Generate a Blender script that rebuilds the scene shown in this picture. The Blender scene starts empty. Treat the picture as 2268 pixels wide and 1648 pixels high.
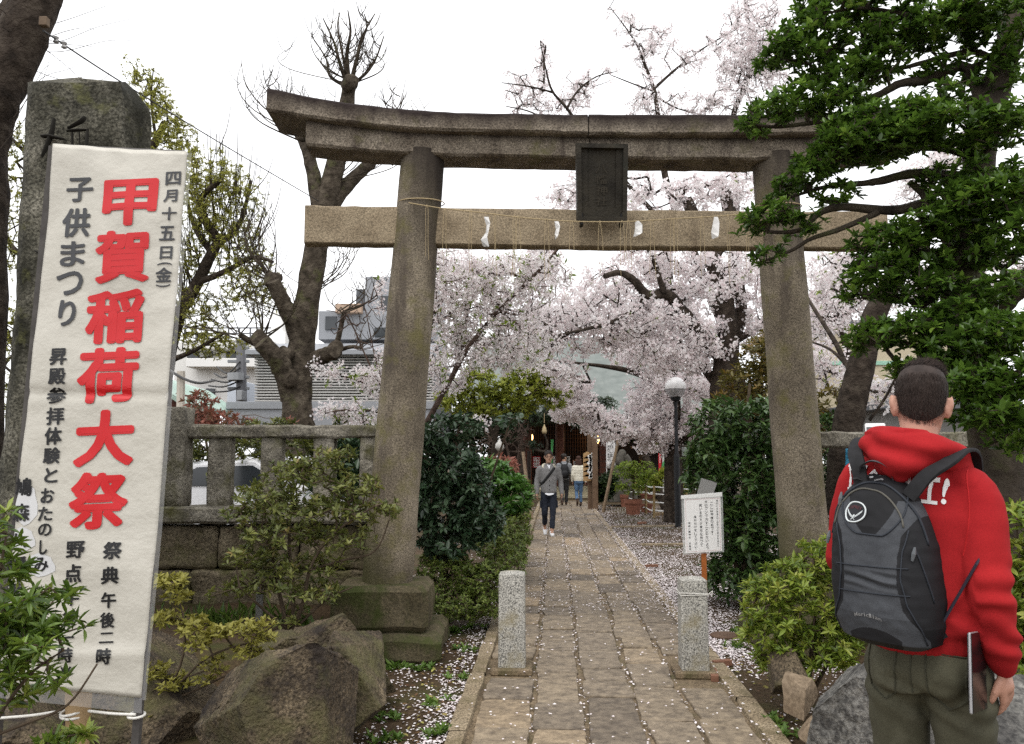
import bpy, bmesh, math, random
import numpy as np
from mathutils import Vector, Matrix, noise as mnoise
from mathutils.bvhtree import BVHTree
R = math.radians
SC = bpy.context.scene
COL = SC.collection
# ------------------------------------------------------------------ camera, sky, sun, exposure
FPX, CAMH, PITCH = 850.0, 1.55, math.atan(88 / 850)
cam = bpy.data.objects.new('camera', bpy.data.cameras.new('camera'))
COL.objects.link(cam)
cam.location = (0, 0, CAMH)
cam.rotation_euler = (math.pi / 2 + PITCH, 0, 0)
cam.data.sensor_width = 36.0
cam.data.lens = 36.0 * FPX / 1024
cam.data.clip_start = 0.05
cam.data.clip_end = 3000
SC.camera = cam
SUN_EL, SUN_ROT = R(62), R(200)
world = bpy.data.worlds.new('World')
SC.world = world
world.use_nodes = True
wn, wl = world.node_tree.nodes, world.node_tree.links
sky = wn.new('ShaderNodeTexSky')
sky.sky_type = 'NISHITA'
sky.sun_disc = False
sky.sun_elevation, sky.sun_rotation = SUN_EL, SUN_ROT
sky.air_density, sky.dust_density, sky.ozone_density = 1.0, 2.0, 1.0
hsv = wn.new('ShaderNodeHueSaturation')
hsv.inputs['Saturation'].default_value = 0.10
wl.new(sky.outputs[0], hsv.inputs['Color'])
bg = wn['Background']
ovc = wn.new('ShaderNodeMixRGB')          # bright even cloud layer over the sky
ovc.inputs[0].default_value = 0.85
ovc.inputs[2].default_value = (8.2, 8.25, 8.4, 1)
wl.new(hsv.outputs[0], ovc.inputs[1])
wl.new(ovc.outputs[0], bg.inputs['Color'])
bg.inputs['Strength'].default_value = 0.15
sun = bpy.data.objects.new('sun', bpy.data.lights.new('sun', 'SUN'))
COL.objects.link(sun)
sun.data.energy = 0.9
sun.data.angle = R(24)
sun.data.color = (1.0, 0.96, 0.9)
_sd = Vector((math.sin(SUN_ROT) * math.cos(SUN_EL), math.cos(SUN_ROT) * math.cos(SUN_EL), math.sin(SUN_EL)))
sun.rotation_euler = _sd.to_track_quat('Z', 'Y').to_euler()
SC.view_settings.view_transform = 'Standard'
SC.view_settings.look = 'None'
SC.view_settings.gamma = 1.0
SC.view_settings.exposure = 0.5
SC.render.engine = 'CYCLES'
SC.cycles.use_denoising = False
SC.cycles.use_adaptive_sampling = False
SC.cycles.max_bounces = 6
SC.cycles.diffuse_bounces = 3
SC.cycles.transmission_bounces = 3
SC.cycles.transparent_max_bounces = 8
SC.cycles.sample_clamp_indirect = 6
# ------------------------------------------------------------------ geometry helpers
_c, _s = math.cos(PITCH), math.sin(PITCH)
def at(vx, vy, Y):
    """world point seen at photo coordinate (2267 x 1648 scale) at world depth Y"""
    x = (vx * 1024 / 2267 - 512) / FPX
    y = (372 - vy * 1024 / 2267) / FPX
    k = Y / (_c - y * _s)
    return Vector((x * k, Y, CAMH + (_s + y * _c) * k))
def gr(vx, vy, z=0.0):
    """world point at height z seen at photo coordinate"""
    x = (vx * 1024 / 2267 - 512) / FPX
    y = (372 - vy * 1024 / 2267) / FPX
    k = (z - CAMH) / (_s + y * _c)
    return Vector((x * k, (_c - y * _s) * k, z))
def proj(p):
    """photo coordinate of world points (n,3)"""
    p = np.asarray(p, float); zz = p[:, 2] - CAMH
    k = p[:, 1] * _c + zz * _s; y = (zz * _c - p[:, 1] * _s) / k
    return np.stack([(512 + FPX * p[:, 0] / k) * 2267 / 1024, (372 - FPX * y) * 2267 / 1024], 1)
def vpm(Y):
    return FPX / Y * 2267 / 1024
rng = np.random.default_rng(7)
random.seed(7)
def nz(p, s=1.0, seed=0.0):
    return mnoise.noise(Vector((p[0] * s + seed, p[1] * s - seed * .7, p[2] * s + seed * 1.3)))
class MB:
    def __init__(self):
        self.v, self.f, self.mi, self.n = [], [], [], 0
    def add(self, vs, fs, mi=0):
        o = self.n
        vs = [tuple(map(float, q)) for q in vs]
        self.v += vs
        self.n += len(vs)
        self.f += [tuple(i + o for i in q) for q in fs]
        self.mi += [mi] * len(fs)
        return self
    def box(self, c, s, bev=0.0, rz=0.0, M=None, mi=0):
        c = Vector(c); h = Vector(s) / 2
        Rm = M if M is not None else Matrix.Rotation(rz, 3, 'Z')
        b = min(bev, min(h) * .95)
        if b <= 0:
            vs = [Vector((x * h.x, y * h.y, z * h.z)) for x in (-1, 1) for y in (-1, 1) for z in (-1, 1)]
            fs = [(0, 1, 3, 2), (4, 6, 7, 5), (0, 4, 5, 1), (2, 3, 7, 6), (0, 2, 6, 4), (1, 5, 7, 3)]
        else:
            vs, idx = [], {}
            for x in (-1, 1):
                for y in (-1, 1):
                    for z in (-1, 1):
                        for a in range(3):
                            p = [x * (h.x - b), y * (h.y - b), z * (h.z - b)]
                            p[a] = (x, y, z)[a] * h[a]
                            idx[(x, y, z, a)] = len(vs)
                            vs.append(Vector(p))
            fs = []
            def mk(k, a): return idx[(k[0], k[1], k[2], a)]
            for a in range(3):
                o1, o2 = [(1, 2), (2, 0), (0, 1)][a]
                for sgn in (-1, 1):
                    q = []
                    for s1, s2 in ((-1, -1), (1, -1), (1, 1), (-1, 1)):
                        k = [0, 0, 0]; k[a] = sgn; k[o1] = s1; k[o2] = s2
                        q.append(mk(k, a))
                    fs.append(tuple(q if sgn > 0 else q[::-1]))
                for s1 in (-1, 1):
                    for s2 in (-1, 1):
                        k1 = [0, 0, 0]; k2 = [0, 0, 0]
                        k1[o1] = k2[o1] = s1; k1[o2] = k2[o2] = s2; k1[a] = -1; k2[a] = 1
                        q = [mk(k1, o1), mk(k2, o1), mk(k2, o2), mk(k1, o2)]
                        fs.append(tuple(q if s1 * s2 < 0 else q[::-1]))
            for x in (-1, 1):
                for y in (-1, 1):
                    for z in (-1, 1):
                        q = [idx[(x, y, z, a)] for a in range(3)]
                        fs.append(tuple(q if x * y * z > 0 else q[::-1]))
        return self.add([c + Rm @ q for q in vs], fs, mi)
    def tube(self, pts, rad, n=8, cap=True, flat=1.0, mi=0, rough=0.0, ref=None):
        pts = [Vector(q) for q in pts]
        m = len(pts)
        if not hasattr(rad, '__len__'): rad = [rad] * m
        tv = [(pts[min(i + 1, m - 1)] - pts[max(i - 1, 0)]).normalized() for i in range(m)]
        r0 = Vector(ref) if ref else (Vector((0, 0, 1)) if abs(tv[0].z) < .9 else Vector((0, 1, 0)))
        u = (r0 - tv[0] * r0.dot(tv[0])).normalized()
        vs = []
        for i in range(m):
            u = (u - tv[i] * u.dot(tv[i])).normalized()
            w = tv[i].cross(u)
            for k in range(n):
                a = 2 * math.pi * k / n
                q = u * math.cos(a) + w * math.sin(a) * flat
                rr = rad[i]
                if rough: rr *= 1 + rough * nz(pts[i] + q * rad[i], 1.2 / max(rad[i], .01) * .6, 3.1)
                vs.append(pts[i] + q * rr)
        fs = [(i * n + k, i * n + (k + 1) % n, (i + 1) * n + (k + 1) % n, (i + 1) * n + k) for i in range(m - 1) for k in range(n)]
        if cap:
            fs += [tuple(range(n - 1, -1, -1)), tuple(range((m - 1) * n, m * n))]
        return self.add(vs, fs, mi)
    def lathe(self, prof, c, n=20, mi=0, cap=True):
        c = Vector(c)
        vs = [c + Vector((r * math.cos(2 * math.pi * k / n), r * math.sin(2 * math.pi * k / n), z)) for r, z in prof for k in range(n)]
        m = len(prof)
        fs = [(i * n + k, i * n + (k + 1) % n, (i + 1) * n + (k + 1) % n, (i + 1) * n + k) for i in range(m - 1) for k in range(n)]
        if cap: fs += [tuple(range(n - 1, -1, -1)), tuple(range((m - 1) * n, m * n))]
        return self.add(vs, fs, mi)
    def grid(self, P, mi=0, closed=False, flip=False):
        nu, nv = len(P), len(P[0])
        vs = [q for row in P for q in row]
        fs = []
        for i in range(nu if closed else nu - 1):
            for j in range(nv - 1):
                q = (i * nv + j, ((i + 1) % nu) * nv + j, ((i + 1) % nu) * nv + j + 1, i * nv + j + 1)
                fs.append(q[::-1] if flip else q)
        return self.add(vs, fs, mi)
    def prism(self, poly, ext, mi=0):
        """poly: 3-D loop, ext: extrusion vector"""
        n = len(poly); e = Vector(ext)
        a = [Vector(q) for q in poly]
        return self.add(a + [q + e for q in a], [tuple(range(n - 1, -1, -1)), tuple(range(n, 2 * n))] + [(i, (i + 1) % n, n + (i + 1) % n, n + i) for i in range(n)], mi)
    def build(self, name, mat, root=None, smooth=False, auto=None):
        me = bpy.data.meshes.new(name)
        off = Vector(root.location) if root is not None else Vector((0, 0, 0))
        me.from_pydata([(q[0] - off.x, q[1] - off.y, q[2] - off.z) for q in self.v], [], self.f)
        for m in (mat if isinstance(mat, (list, tuple)) else [mat]): me.materials.append(m)
        if any(self.mi): me.polygons.foreach_set('material_index', self.mi)
        if smooth: me.polygons.foreach_set('use_smooth', [True] * len(me.polygons))
        if auto: me.set_sharp_from_angle(angle=R(auto))
        me.update()
        o = bpy.data.objects.new(name, me)
        COL.objects.link(o)
        if root is not None: o.parent = root
        return o
def mesh_np(name, V, F, mat, root=None, tint=None, smooth=False, local=None):
    """bulk mesh: V (n,3), F (m,k) of constant k"""
    V = np.asarray(V, np.float32); F = np.asarray(F, np.int32)
    if root is not None: V = V - np.array(root.location if local is None else local, np.float32)
    me = bpy.data.meshes.new(name)
    me.vertices.add(len(V)); me.vertices.foreach_set('co', V.ravel())
    m, k = F.shape
    me.loops.add(m * k); me.loops.foreach_set('vertex_index', F.ravel())
    me.polygons.add(m); me.polygons.foreach_set('loop_start', np.arange(0, m * k, k, dtype=np.int32))
    if smooth: me.polygons.foreach_set('use_smooth', np.ones(m, bool))
    me.materials.append(mat)
    if tint is not None:
        a = me.attributes.new('tint', 'FLOAT', 'POINT'); a.data.foreach_set('value', np.asarray(tint, np.float32))
    me.update(calc_edges=True)
    o = bpy.data.objects.new(name, me); COL.objects.link(o)
    if root is not None: o.parent = root
    return o
def tag(o, label=None, cat=None, group=None, kind=None):
    if label: o['label'] = label
    if cat: o['category'] = cat
    if group: o['group'] = group
    if kind: o['kind'] = kind
    return o
def thing(name, label, cat, loc=(0, 0, 0), group=None):
    o = bpy.data.objects.new(name, None)
    o.empty_display_size = .1
    COL.objects.link(o); o.location = loc
    return tag(o, label, cat, group)
def dup(root, loc, rz=0.0, label=None, sc=1.0):
    r = root.copy(); COL.objects.link(r); r.location = loc; r.rotation_euler = (0, 0, rz); r.scale = (sc, sc, sc)
    if label: r['label'] = label
    for ch in list(root.children):
        c = ch.copy(); COL.objects.link(c); c.parent = r
        for g in list(ch.children):
            d = g.copy(); COL.objects.link(d); d.parent = c
    return r
def spline(pts, n):
    pts = [Vector(q) for q in pts]
    out = []
    m = len(pts)
    for i in range(m - 1):
        p0, p1, p2, p3 = pts[max(i - 1, 0)], pts[i], pts[i + 1], pts[min(i + 2, m - 1)]
        for k in range(n):
            t = k / n
            out.append(.5 * ((2 * p1) + (p2 - p0) * t + (2 * p0 - 5 * p1 + 4 * p2 - p3) * t * t + (3 * p1 - p0 - 3 * p2 + p3) * t ** 3))
    out.append(pts[-1])
    return out
def lerp(a, b, t): return a + (b - a) * t
def interp(xs, ys, n):
    return list(np.interp(np.linspace(0, 1, n), np.linspace(0, 1, len(ys)) if xs is None else xs, ys))
# ------------------------------------------------------------------ text
def text2d(s, bold=0.0, maxlen=None, font=None, shear=0.0):
    """flat glyph mesh -> (verts (n,2) normalised to its own 0..1 box, tris, aspect)"""
    cu = bpy.data.curves.new('glyphs', 'FONT')
    cu.body = s; cu.size = 1; cu.offset = bold; cu.resolution_u = 3; cu.shear = shear
    ob = bpy.data.objects.new('glyphs', cu)
    COL.objects.link(ob)
    dg = bpy.context.evaluated_depsgraph_get()
    me = bpy.data.meshes.new_from_object(ob.evaluated_get(dg))
    bm = bmesh.new(); bm.from_mesh(me)
    bmesh.ops.remove_doubles(bm, verts=bm.verts, dist=1e-4)
    bmesh.ops.triangulate(bm, faces=bm.faces)
    if maxlen:
        for _ in range(4):
            es = [e for e in bm.edges if e.calc_length() > maxlen]
            if not es: break
            bmesh.ops.subdivide_edges(bm, edges=es, cuts=1)
            bmesh.ops.triangulate(bm, faces=bm.faces)
    V = np.array([v.co[:2] for v in bm.verts]); F = [tuple(v.index for v in f.verts) for f in bm.faces]
    bm.free()
    bpy.data.objects.remove(ob); bpy.data.curves.remove(cu); bpy.data.meshes.remove(me)
    if len(V) == 0: return np.zeros((0, 2)), [], 1
    lo, hi = V.min(0), V.max(0)
    sz = np.maximum(hi - lo, 1e-6)
    return (V - lo) / sz, F, sz[0] / sz[1]
# ------------------------------------------------------------------ materials
_M = {}
def nodes(m):
    m.use_nodes = True
    return m.node_tree.nodes, m.node_tree.links, m.node_tree.nodes['Principled BSDF']
def lin(c): return tuple(c) + (1,) if len(c) == 3 else tuple(c)
def ramp(n, cols, pos=None, interp='LINEAR'):
    r = n.new('ShaderNodeValToRGB'); r.color_ramp.interpolation = interp
    e = r.color_ramp.elements
    k = len(cols)
    pos = pos or [i / (k - 1) if k > 1 else 0 for i in range(k)]
    while len(e) < k: e.new(.5)
    for i in range(k): e[i].position = pos[i]; e[i].color = lin(cols[i])
    return r
def mat(name, cols, scale=4, pos=None, speck=None, sscale=150, samt=.5, rough=.85, bump=.3, bscale=30, bdist=.01, spec=.3, metal=0, stain=None, stpos=(.55, .7), stscale=(1.5, 1.5, .5), detail=6, emit=None, trans=0, alpha=1, moss=None, mscale=2.2, mpos=(.52, .66)):
    if name in _M: return _M[name]
    m = bpy.data.materials.new(name); _M[name] = m
    n, l, p = nodes(m)
    tc = n.new('ShaderNodeTexCoord')
    def noise(sc, det=6, rg=.55):
        t = n.new('ShaderNodeTexNoise'); t.inputs['Scale'].default_value = sc; t.inputs['Detail'].default_value = det; t.inputs['Roughness'].default_value = rg
        l.new(tc.outputs['Object'], t.inputs['Vector']); return t
    if len(cols) == 1:
        out = None; p.inputs['Base Color'].default_value = lin(cols[0])
        rgb = n.new('ShaderNodeRGB'); rgb.outputs[0].default_value = lin(cols[0]); out = rgb.outputs[0]
    else:
        t = noise(scale, detail)
        r = ramp(n, cols, pos or [.28 + .44 * i / (len(cols) - 1) for i in range(len(cols))])
        l.new(t.outputs['Fac'], r.inputs[0]); out = r.outputs[0]
    def mix(a, b, f, mode='MIX', fv=1.0):
        x = n.new('ShaderNodeMixRGB'); x.blend_type = mode
        l.new(a, x.inputs[1])
        if isinstance(b, tuple): x.inputs[2].default_value = b
        else: l.new(b, x.inputs[2])
        if f is None: x.inputs[0].default_value = fv
        else: l.new(f, x.inputs[0])
        return x.outputs[0]
    if speck:
        t2 = noise(sscale, 2, .6)
        r2 = ramp(n, speck, [.36, .64] if len(speck) == 2 else None)
        l.new(t2.outputs['Fac'], r2.inputs[0])
        out = mix(out, r2.outputs[0], None, 'MULTIPLY', samt)
    def blot(outp, col, sc, pp, seed):
        mp = n.new('ShaderNodeMapping'); mp.inputs['Scale'].default_value = sc; mp.inputs['Location'].default_value = (seed, seed * 2, 0)
        l.new(tc.outputs['Object'], mp.inputs[0])
        t3 = n.new('ShaderNodeTexNoise'); t3.inputs['Scale'].default_value = 1.6; t3.inputs['Detail'].default_value = 7; t3.inputs['Roughness'].default_value = .65
        l.new(mp.outputs[0], t3.inputs['Vector'])
        r3 = ramp(n, [(0, 0, 0), (1, 1, 1)], list(pp)); l.new(t3.outputs['Fac'], r3.inputs[0])
        return mix(outp, lin(col), r3.outputs[0])
    if stain: out = blot(out, stain, stscale, stpos, 3.0)
    if moss: out = blot(out, moss, (mscale,) * 3, mpos, 11.0)
    l.new(out, p.inputs['Base Color'])
    p.inputs['Roughness'].default_value = rough
    p.inputs['Specular IOR Level'].default_value = spec
    p.inputs['Metallic'].default_value = metal
    if bump:
        t4 = noise(bscale, 5, .6)
        b = n.new('ShaderNodeBump'); b.inputs['Strength'].default_value = bump; b.inputs['Distance'].default_value = bdist
        l.new(t4.outputs['Fac'], b.inputs['Height']); l.new(b.outputs[0], p.inputs['Normal'])
    if emit:
        p.inputs['Emission Color'].default_value = lin(emit[0]); p.inputs['Emission Strength'].default_value = emit[1]
    if trans: p.inputs['Transmission Weight'].default_value = trans
    if alpha < 1: p.inputs['Alpha'].default_value = alpha
    return m
def add_wear(m, col, lo, hi, amt=.6, scale=(5, 5, .7), attr='hgt'):
    """weathering stain that follows the stone's own top edge or foot (stored as attribute), broken up by streaks"""
    n, l, p = nodes(m)
    src = p.inputs['Base Color'].links[0].from_socket
    a = n.new('ShaderNodeAttribute'); a.attribute_name = attr
    tc = n.new('ShaderNodeTexCoord'); mp = n.new('ShaderNodeMapping'); mp.inputs['Scale'].default_value = scale; l.new(tc.outputs['Object'], mp.inputs[0])
    t = n.new('ShaderNodeTexNoise'); t.inputs['Scale'].default_value = 1.0; t.inputs['Detail'].default_value = 8; t.inputs['Roughness'].default_value = .62; l.new(mp.outputs[0], t.inputs['Vector'])
    k = n.new('ShaderNodeMath'); k.operation = 'MULTIPLY_ADD'; l.new(t.outputs['Fac'], k.inputs[0]); k.inputs[1].default_value = amt * 2; l.new(a.outputs['Fac'], k.inputs[2])
    r = n.new('ShaderNodeMapRange'); r.inputs['From Min'].default_value = lo + amt; r.inputs['From Max'].default_value = hi + amt; l.new(k.outputs[0], r.inputs[0])
    x = n.new('ShaderNodeMixRGB'); l.new(r.outputs[0], x.inputs[0]); l.new(src, x.inputs[1]); x.inputs[2].default_value = lin(col)
    l.new(x.outputs[0], p.inputs['Base Color'])
    return m
def leafmat(name, cols, rough=.4, spec=.4, tl=.25, pos=None):
    if name in _M: return _M[name]
    m = bpy.data.materials.new(name); _M[name] = m
    n, l, p = nodes(m)
    a = n.new('ShaderNodeAttribute'); a.attribute_name = 'tint'
    r = ramp(n, cols, pos); l.new(a.outputs['Fac'], r.inputs[0])
    l.new(r.outputs[0], p.inputs['Base Color'])
    p.inputs['Roughness'].default_value = rough; p.inputs['Specular IOR Level'].default_value = spec
    if tl:
        t = n.new('ShaderNodeBsdfTranslucent'); l.new(r.outputs[0], t.inputs['Color'])
        x = n.new('ShaderNodeMixShader'); x.inputs[0].default_value = tl
        l.new(p.outputs[0], x.inputs[1]); l.new(t.outputs[0], x.inputs[2])
        l.new(x.outputs[0], n['Material Output'].inputs['Surface'])
    return m
def tintmat(name, cols, rough=.8, bump=.25, bscale=25, speck=None, sscale=60, samt=.5, spec=.25, pos=None):
    m = leafmat(name, cols, rough, spec, 0, pos)
    n, l, p = nodes(m)
    tc = n.new('ShaderNodeTexCoord')
    if speck:
        src = p.inputs['Base Color'].links[0].from_socket
        t = n.new('ShaderNodeTexNoise'); t.inputs['Scale'].default_value = sscale; t.inputs['Detail'].default_value = 8; t.inputs['Roughness'].default_value = .65
        l.new(tc.outputs['Object'], t.inputs['Vector'])
        r = ramp(n, speck, [.32, .68]); l.new(t.outputs['Fac'], r.inputs[0])
        x = n.new('ShaderNodeMixRGB'); x.blend_type = 'MULTIPLY'; x.inputs[0].default_value = samt
        l.new(src, x.inputs[1]); l.new(r.outputs[0], x.inputs[2]); l.new(x.outputs[0], p.inputs['Base Color'])
    t = n.new('ShaderNodeTexNoise'); t.inputs['Scale'].default_value = bscale; t.inputs['Detail'].default_value = 6
    l.new(tc.outputs['Object'], t.inputs['Vector'])
    b = n.new('ShaderNodeBump'); b.inputs['Strength'].default_value = bump; b.inputs['Distance'].default_value = .01
    l.new(t.outputs['Fac'], b.inputs['Height']); l.new(b.outputs[0], p.inputs['Normal'])
    return m
def plain(name, c, rough=.6, spec=.3, metal=0, bump=0, bscale=80, emit=None, **k):
    return mat(name, [c], rough=rough, spec=spec, metal=metal, bump=bump, bscale=bscale, emit=emit, **k)
# ------------------------------------------------------------------ foliage
def unit(a): return a / np.maximum(np.linalg.norm(a, axis=-1, keepdims=True), 1e-9)
LEAF6 = (np.array([(0, 0, 0), (.28, .40, .06), (.62, .44, .05), (1, 0, -.10), (.62, -.44, .05), (.28, -.40, .06)]), np.array([(0, 5, 4, 3), (0, 3, 2, 1)]))
LEAF4 = (np.array([(0, 0, 0), (.5, .42, .08), (1, 0, -.08), (.5, -.42, .08)]), np.array([(0, 3, 2, 1)]))
def _star(k=5, inner=.55):
    a = np.arange(2 * k) * math.pi / k
    r = np.where(np.arange(2 * k) % 2 == 0, 1, inner)
    return np.stack([r * np.cos(a), r * np.sin(a), np.where(np.arange(2 * k) % 2 == 0, .25, 0)], 1), np.array([tuple(range(2 * k))])
STAR = _star()
PENTA = (np.array([(math.cos(2 * math.pi * i / 5), math.sin(2 * math.pi * i / 5), .15 * (i % 2)) for i in range(5)]), np.array([(0, 1, 2, 3, 4)]))
def instance(tmpl, pos, d, nrm, size, width, tint):
    """returns V, F, T arrays for instanced template: x along d, z along nrm"""
    tv, tf = tmpl
    d = unit(d); b = unit(np.cross(nrm, d)); n = np.cross(d, b)
    size = np.broadcast_to(np.asarray(size, float), (len(pos),))[:, None, None]
    width = np.broadcast_to(np.asarray(width, float), (len(pos),))[:, None, None]
    V = pos[:, None, :] + size * (tv[None, :, 0:1] * d[:, None, :] + width * tv[None, :, 1:2] * b[:, None, :] + tv[None, :, 2:3] * n[:, None, :])
    k = len(tv)
    F = (tf[None] + (np.arange(len(pos)) * k)[:, None, None]).reshape(-1, tf.shape[1])
    return V.reshape(-1, 3), F, np.repeat(tint, k)
def grow(limbs, pts, rg, seg=.25, wig=.15, sag=0.0):
    """limbs: [(polyline, r0, r1)]; pts (n,3). nearest-attach branching. returns nodes, parent, radius, tips"""
    N, P, Rd = [], [], []
    for poly, r0, r1 in limbs:
        poly = [Vector(q) for q in poly]
        L = sum((poly[i + 1] - poly[i]).length for i in range(len(poly) - 1))
        k = max(2, int(L / seg / max(1, len(poly) - 1)))
        sp = spline(poly, k)
        par = -1
        if N:
            A = np.array(N); par = int(np.argmin(((A - np.array(sp[0])) ** 2).sum(1)))
        for i, q in enumerate(sp):
            N.append(np.array(q)); P.append(par); Rd.append(lerp(r0, r1, i / (len(sp) - 1))); par = len(N) - 1
    nl = len(N)
    cap = nl + len(pts) * 8
    A = np.full((cap, 3), 1e6); A[:nl] = np.array(N)
    P = P + [0] * (cap - nl); n = nl
    d0 = np.array([((A[:nl] - q) ** 2).sum(1).min() for q in pts]) if len(pts) else np.zeros(0)
    tips = []
    for j in np.argsort(d0):
        q = pts[j]
        i = int(np.argmin(((A[:n] - q) ** 2).sum(1)))
        a = A[i]; L = np.linalg.norm(q - a)
        k = int(min(6, max(1, L / seg)))
        par = i
        for s in range(1, k + 1):
            t = s / k
            w = a + (q - a) * t
            if s < k: w = w + rg.normal(0, wig * L / k, 3)
            w[2] += sag * L * math.sin(math.pi * t)
            A[n] = w; P[n] = par; par = n; n += 1
        tips.append(n - 1)
    A = A[:n]; P = np.array(P[:n])
    cnt = np.ones(n)
    for i in range(n - 1, nl - 1, -1): cnt[P[i]] += cnt[i]
    return A, P, np.array(Rd), cnt, nl, np.array(tips, int)
def twig_mesh(A, P, cnt, nl, rt, n=4, pw=.42, rmax=.03):
    idx = np.arange(nl, len(A)); a = A[P[idx]]; b = A[idx]
    rb = np.minimum(rt * cnt[idx] ** pw, rmax); pr = P[idx]
    ra = np.where(pr >= nl, np.minimum(rt * cnt[pr] ** pw, rmax), rb * 1.15)
    d = unit(b - a); ref = np.where(np.abs(d[:, 2:3]) < .9, np.array([[0, 0, 1.]]), np.array([[0, 1., 0]]))
    u = unit(np.cross(d, ref)); w = np.cross(d, u)
    ang = np.arange(n) * 2 * math.pi / n
    ring = u[:, None] * np.cos(ang)[None, :, None] + w[:, None] * np.sin(ang)[None, :, None]
    V = np.concatenate([a[:, None] + ring * ra[:, None, None], b[:, None] + ring * rb[:, None, None]], 1)
    base = np.array([(k, (k + 1) % n, n + (k + 1) % n, n + k) for k in range(n)])
    F = (base[None] + (np.arange(len(idx)) * 2 * n)[:, None, None]).reshape(-1, 4)
    return V.reshape(-1, 3), F
def limb_mesh(mb, limbs, n=10, seg=.25, rough=.18):
    for poly, r0, r1 in limbs:
        poly = [Vector(q) for q in poly]
        k = 5
        sp = spline(poly, k)
        mb.tube(sp, [lerp(r0, r1, i / (len(sp) - 1)) for i in range(len(sp))], n if r0 > .05 else 6, rough=rough)
def join_np(items):
    V, F, o = [], [], 0
    for v, f in items:
        V.append(v); F.append(f + o); o += len(v)
    return np.concatenate(V), np.concatenate(F)
def ell_pts(rg, ells, n, shell=.35):
    """n points spread over list of ellipsoids (centre, radii, weight)"""
    w = np.array([e[2] for e in ells], float); w /= w.sum()
    out = []
    for (c, r, _), k in zip(ells, rg.multinomial(n, w)):
        d = unit(rg.normal(size=(k, 3))); rr = (shell + (1 - shell) * rg.random((k, 1))) ** .6
        out.append(np.array(c) + d * rr * np.array(r))
    return np.concatenate(out)
def tip_dirs(A, P, tips): return unit(A[tips] - A[P[tips]])
def rosettes(rg, pos, axis, k, el, size, width, tmpl=LEAF6, tint=(0, 1), jitter=.25, szj=.25):
    m = len(pos)
    pos = np.repeat(pos, k, 0); ax = np.repeat(unit(axis), k, 0)
    ref = np.where(np.abs(ax[:, 2:3]) < .9, np.array([[0, 0, 1.]]), np.array([[1., 0, 0]]))
    u = unit(np.cross(ax, ref)); w = np.cross(ax, u)
    ph = np.tile(np.arange(k) * 2.39996, m) + np.repeat(rg.random(m) * 6.28, k) + rg.normal(0, .2, m * k)
    e = np.tile(np.linspace(el[0], el[1], k), m) + rg.normal(0, jitter, m * k)
    rad = u * np.cos(ph)[:, None] + w * np.sin(ph)[:, None]
    d = rad * np.cos(e)[:, None] + ax * np.sin(e)[:, None]
    nrm = ax * np.cos(e)[:, None] - rad * np.sin(e)[:, None] + rg.normal(0, .15, (m * k, 3))
    s = size * (1 + szj * rg.normal(0, 1, m * k)).clip(.5, 1.6)
    base = np.repeat(rg.random(m), k)
    t = (tint[0] + (tint[1] - tint[0]) * (.6 * base + .4 * rg.random(m * k))).clip(0, 1)
    back = ax * (rg.random((m * k, 1)) * .35 * size)
    return instance(tmpl, pos - back, d, nrm, s, width, t)
# ------------------------------------------------------------------ shared materials
STONE = mat('torii_granite', [(.12, .095, .07), (.235, .195, .145), (.33, .275, .205)], scale=5, speck=[(.45, .43, .42), (1.25, 1.2, 1.15)], sscale=70, samt=.85, bump=.75, bscale=60, bdist=.012, stain=(.028, .019, .017), stpos=(.5, .66), stscale=(2.4, 2.4, .45), spec=.2, moss=(.13, .12, .05), mpos=(.55, .7))
_ST = (([(.105, .086, .067), (.195, .168, .134), (.285, .25, .203)],), dict(scale=5, speck=[(.4, .38, .36), (1.3, 1.25, 1.2)], sscale=70, samt=.9, bump=.8, bscale=60, bdist=.014, stain=(.04, .028, .024), stpos=(.56, .70), stscale=(2.4, 2.4, .45), spec=.2, moss=(.11, .10, .042), mpos=(.56, .72)))
PILST = mat('pillar_granite', [(.105, .088, .066), (.20, .172, .130), (.30, .262, .203)], scale=2.2, speck=[(.4, .38, .36), (1.35, 1.3, 1.25)], sscale=90, samt=.85, bump=.7, bscale=75, bdist=.01, spec=.2, moss=(.14, .125, .045), mpos=(.5, .72), stain=(.075, .06, .048), stpos=(.52, .68), stscale=(2.2, 2.2, .35))
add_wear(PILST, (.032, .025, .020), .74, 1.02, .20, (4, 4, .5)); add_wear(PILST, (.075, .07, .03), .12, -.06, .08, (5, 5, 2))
NUKIST = mat('beam_granite', [(.19, .15, .10), (.30, .245, .17), (.36, .30, .21)], scale=5, speck=[(.5, .48, .46), (1.25, 1.2, 1.15)], sscale=80, samt=.8, bump=.7, bscale=55, bdist=.012, spec=.2, stain=(.07, .05, .035), stpos=(.6, .75), stscale=(1.5, 1.5, .6))
ROUGHST = mat('fence_stone', [(.10, .09, .075), (.22, .2, .165), (.36, .33, .28)], scale=7, speck=[(.45, .45, .45), (1.3, 1.3, 1.25)], sscale=60, samt=.8, bump=.9, bscale=26, bdist=.025, spec=.2, moss=(.10, .095, .04), mpos=(.5, .7))
MOSSST = mat('mossy_base_stone', [(.06, .05, .03), (.10, .085, .05), (.15, .125, .08)], scale=4, speck=[(.5, .5, .5), (1.3, 1.25, 1.2)], sscale=60, samt=.7, bump=.7, bscale=30, bdist=.02, spec=.2, moss=(.055, .065, .018), mpos=(.45, .62))
GRANITE = mat('speckled_granite', [(.40, .385, .35), (.52, .50, .46)], scale=5, speck=[(.12, .12, .12), (1.25, 1.25, 1.22)], sscale=120, samt=.95, bump=.25, bscale=120, bdist=.004, spec=.3, moss=(.26, .22, .13), mpos=(.56, .72))
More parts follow.
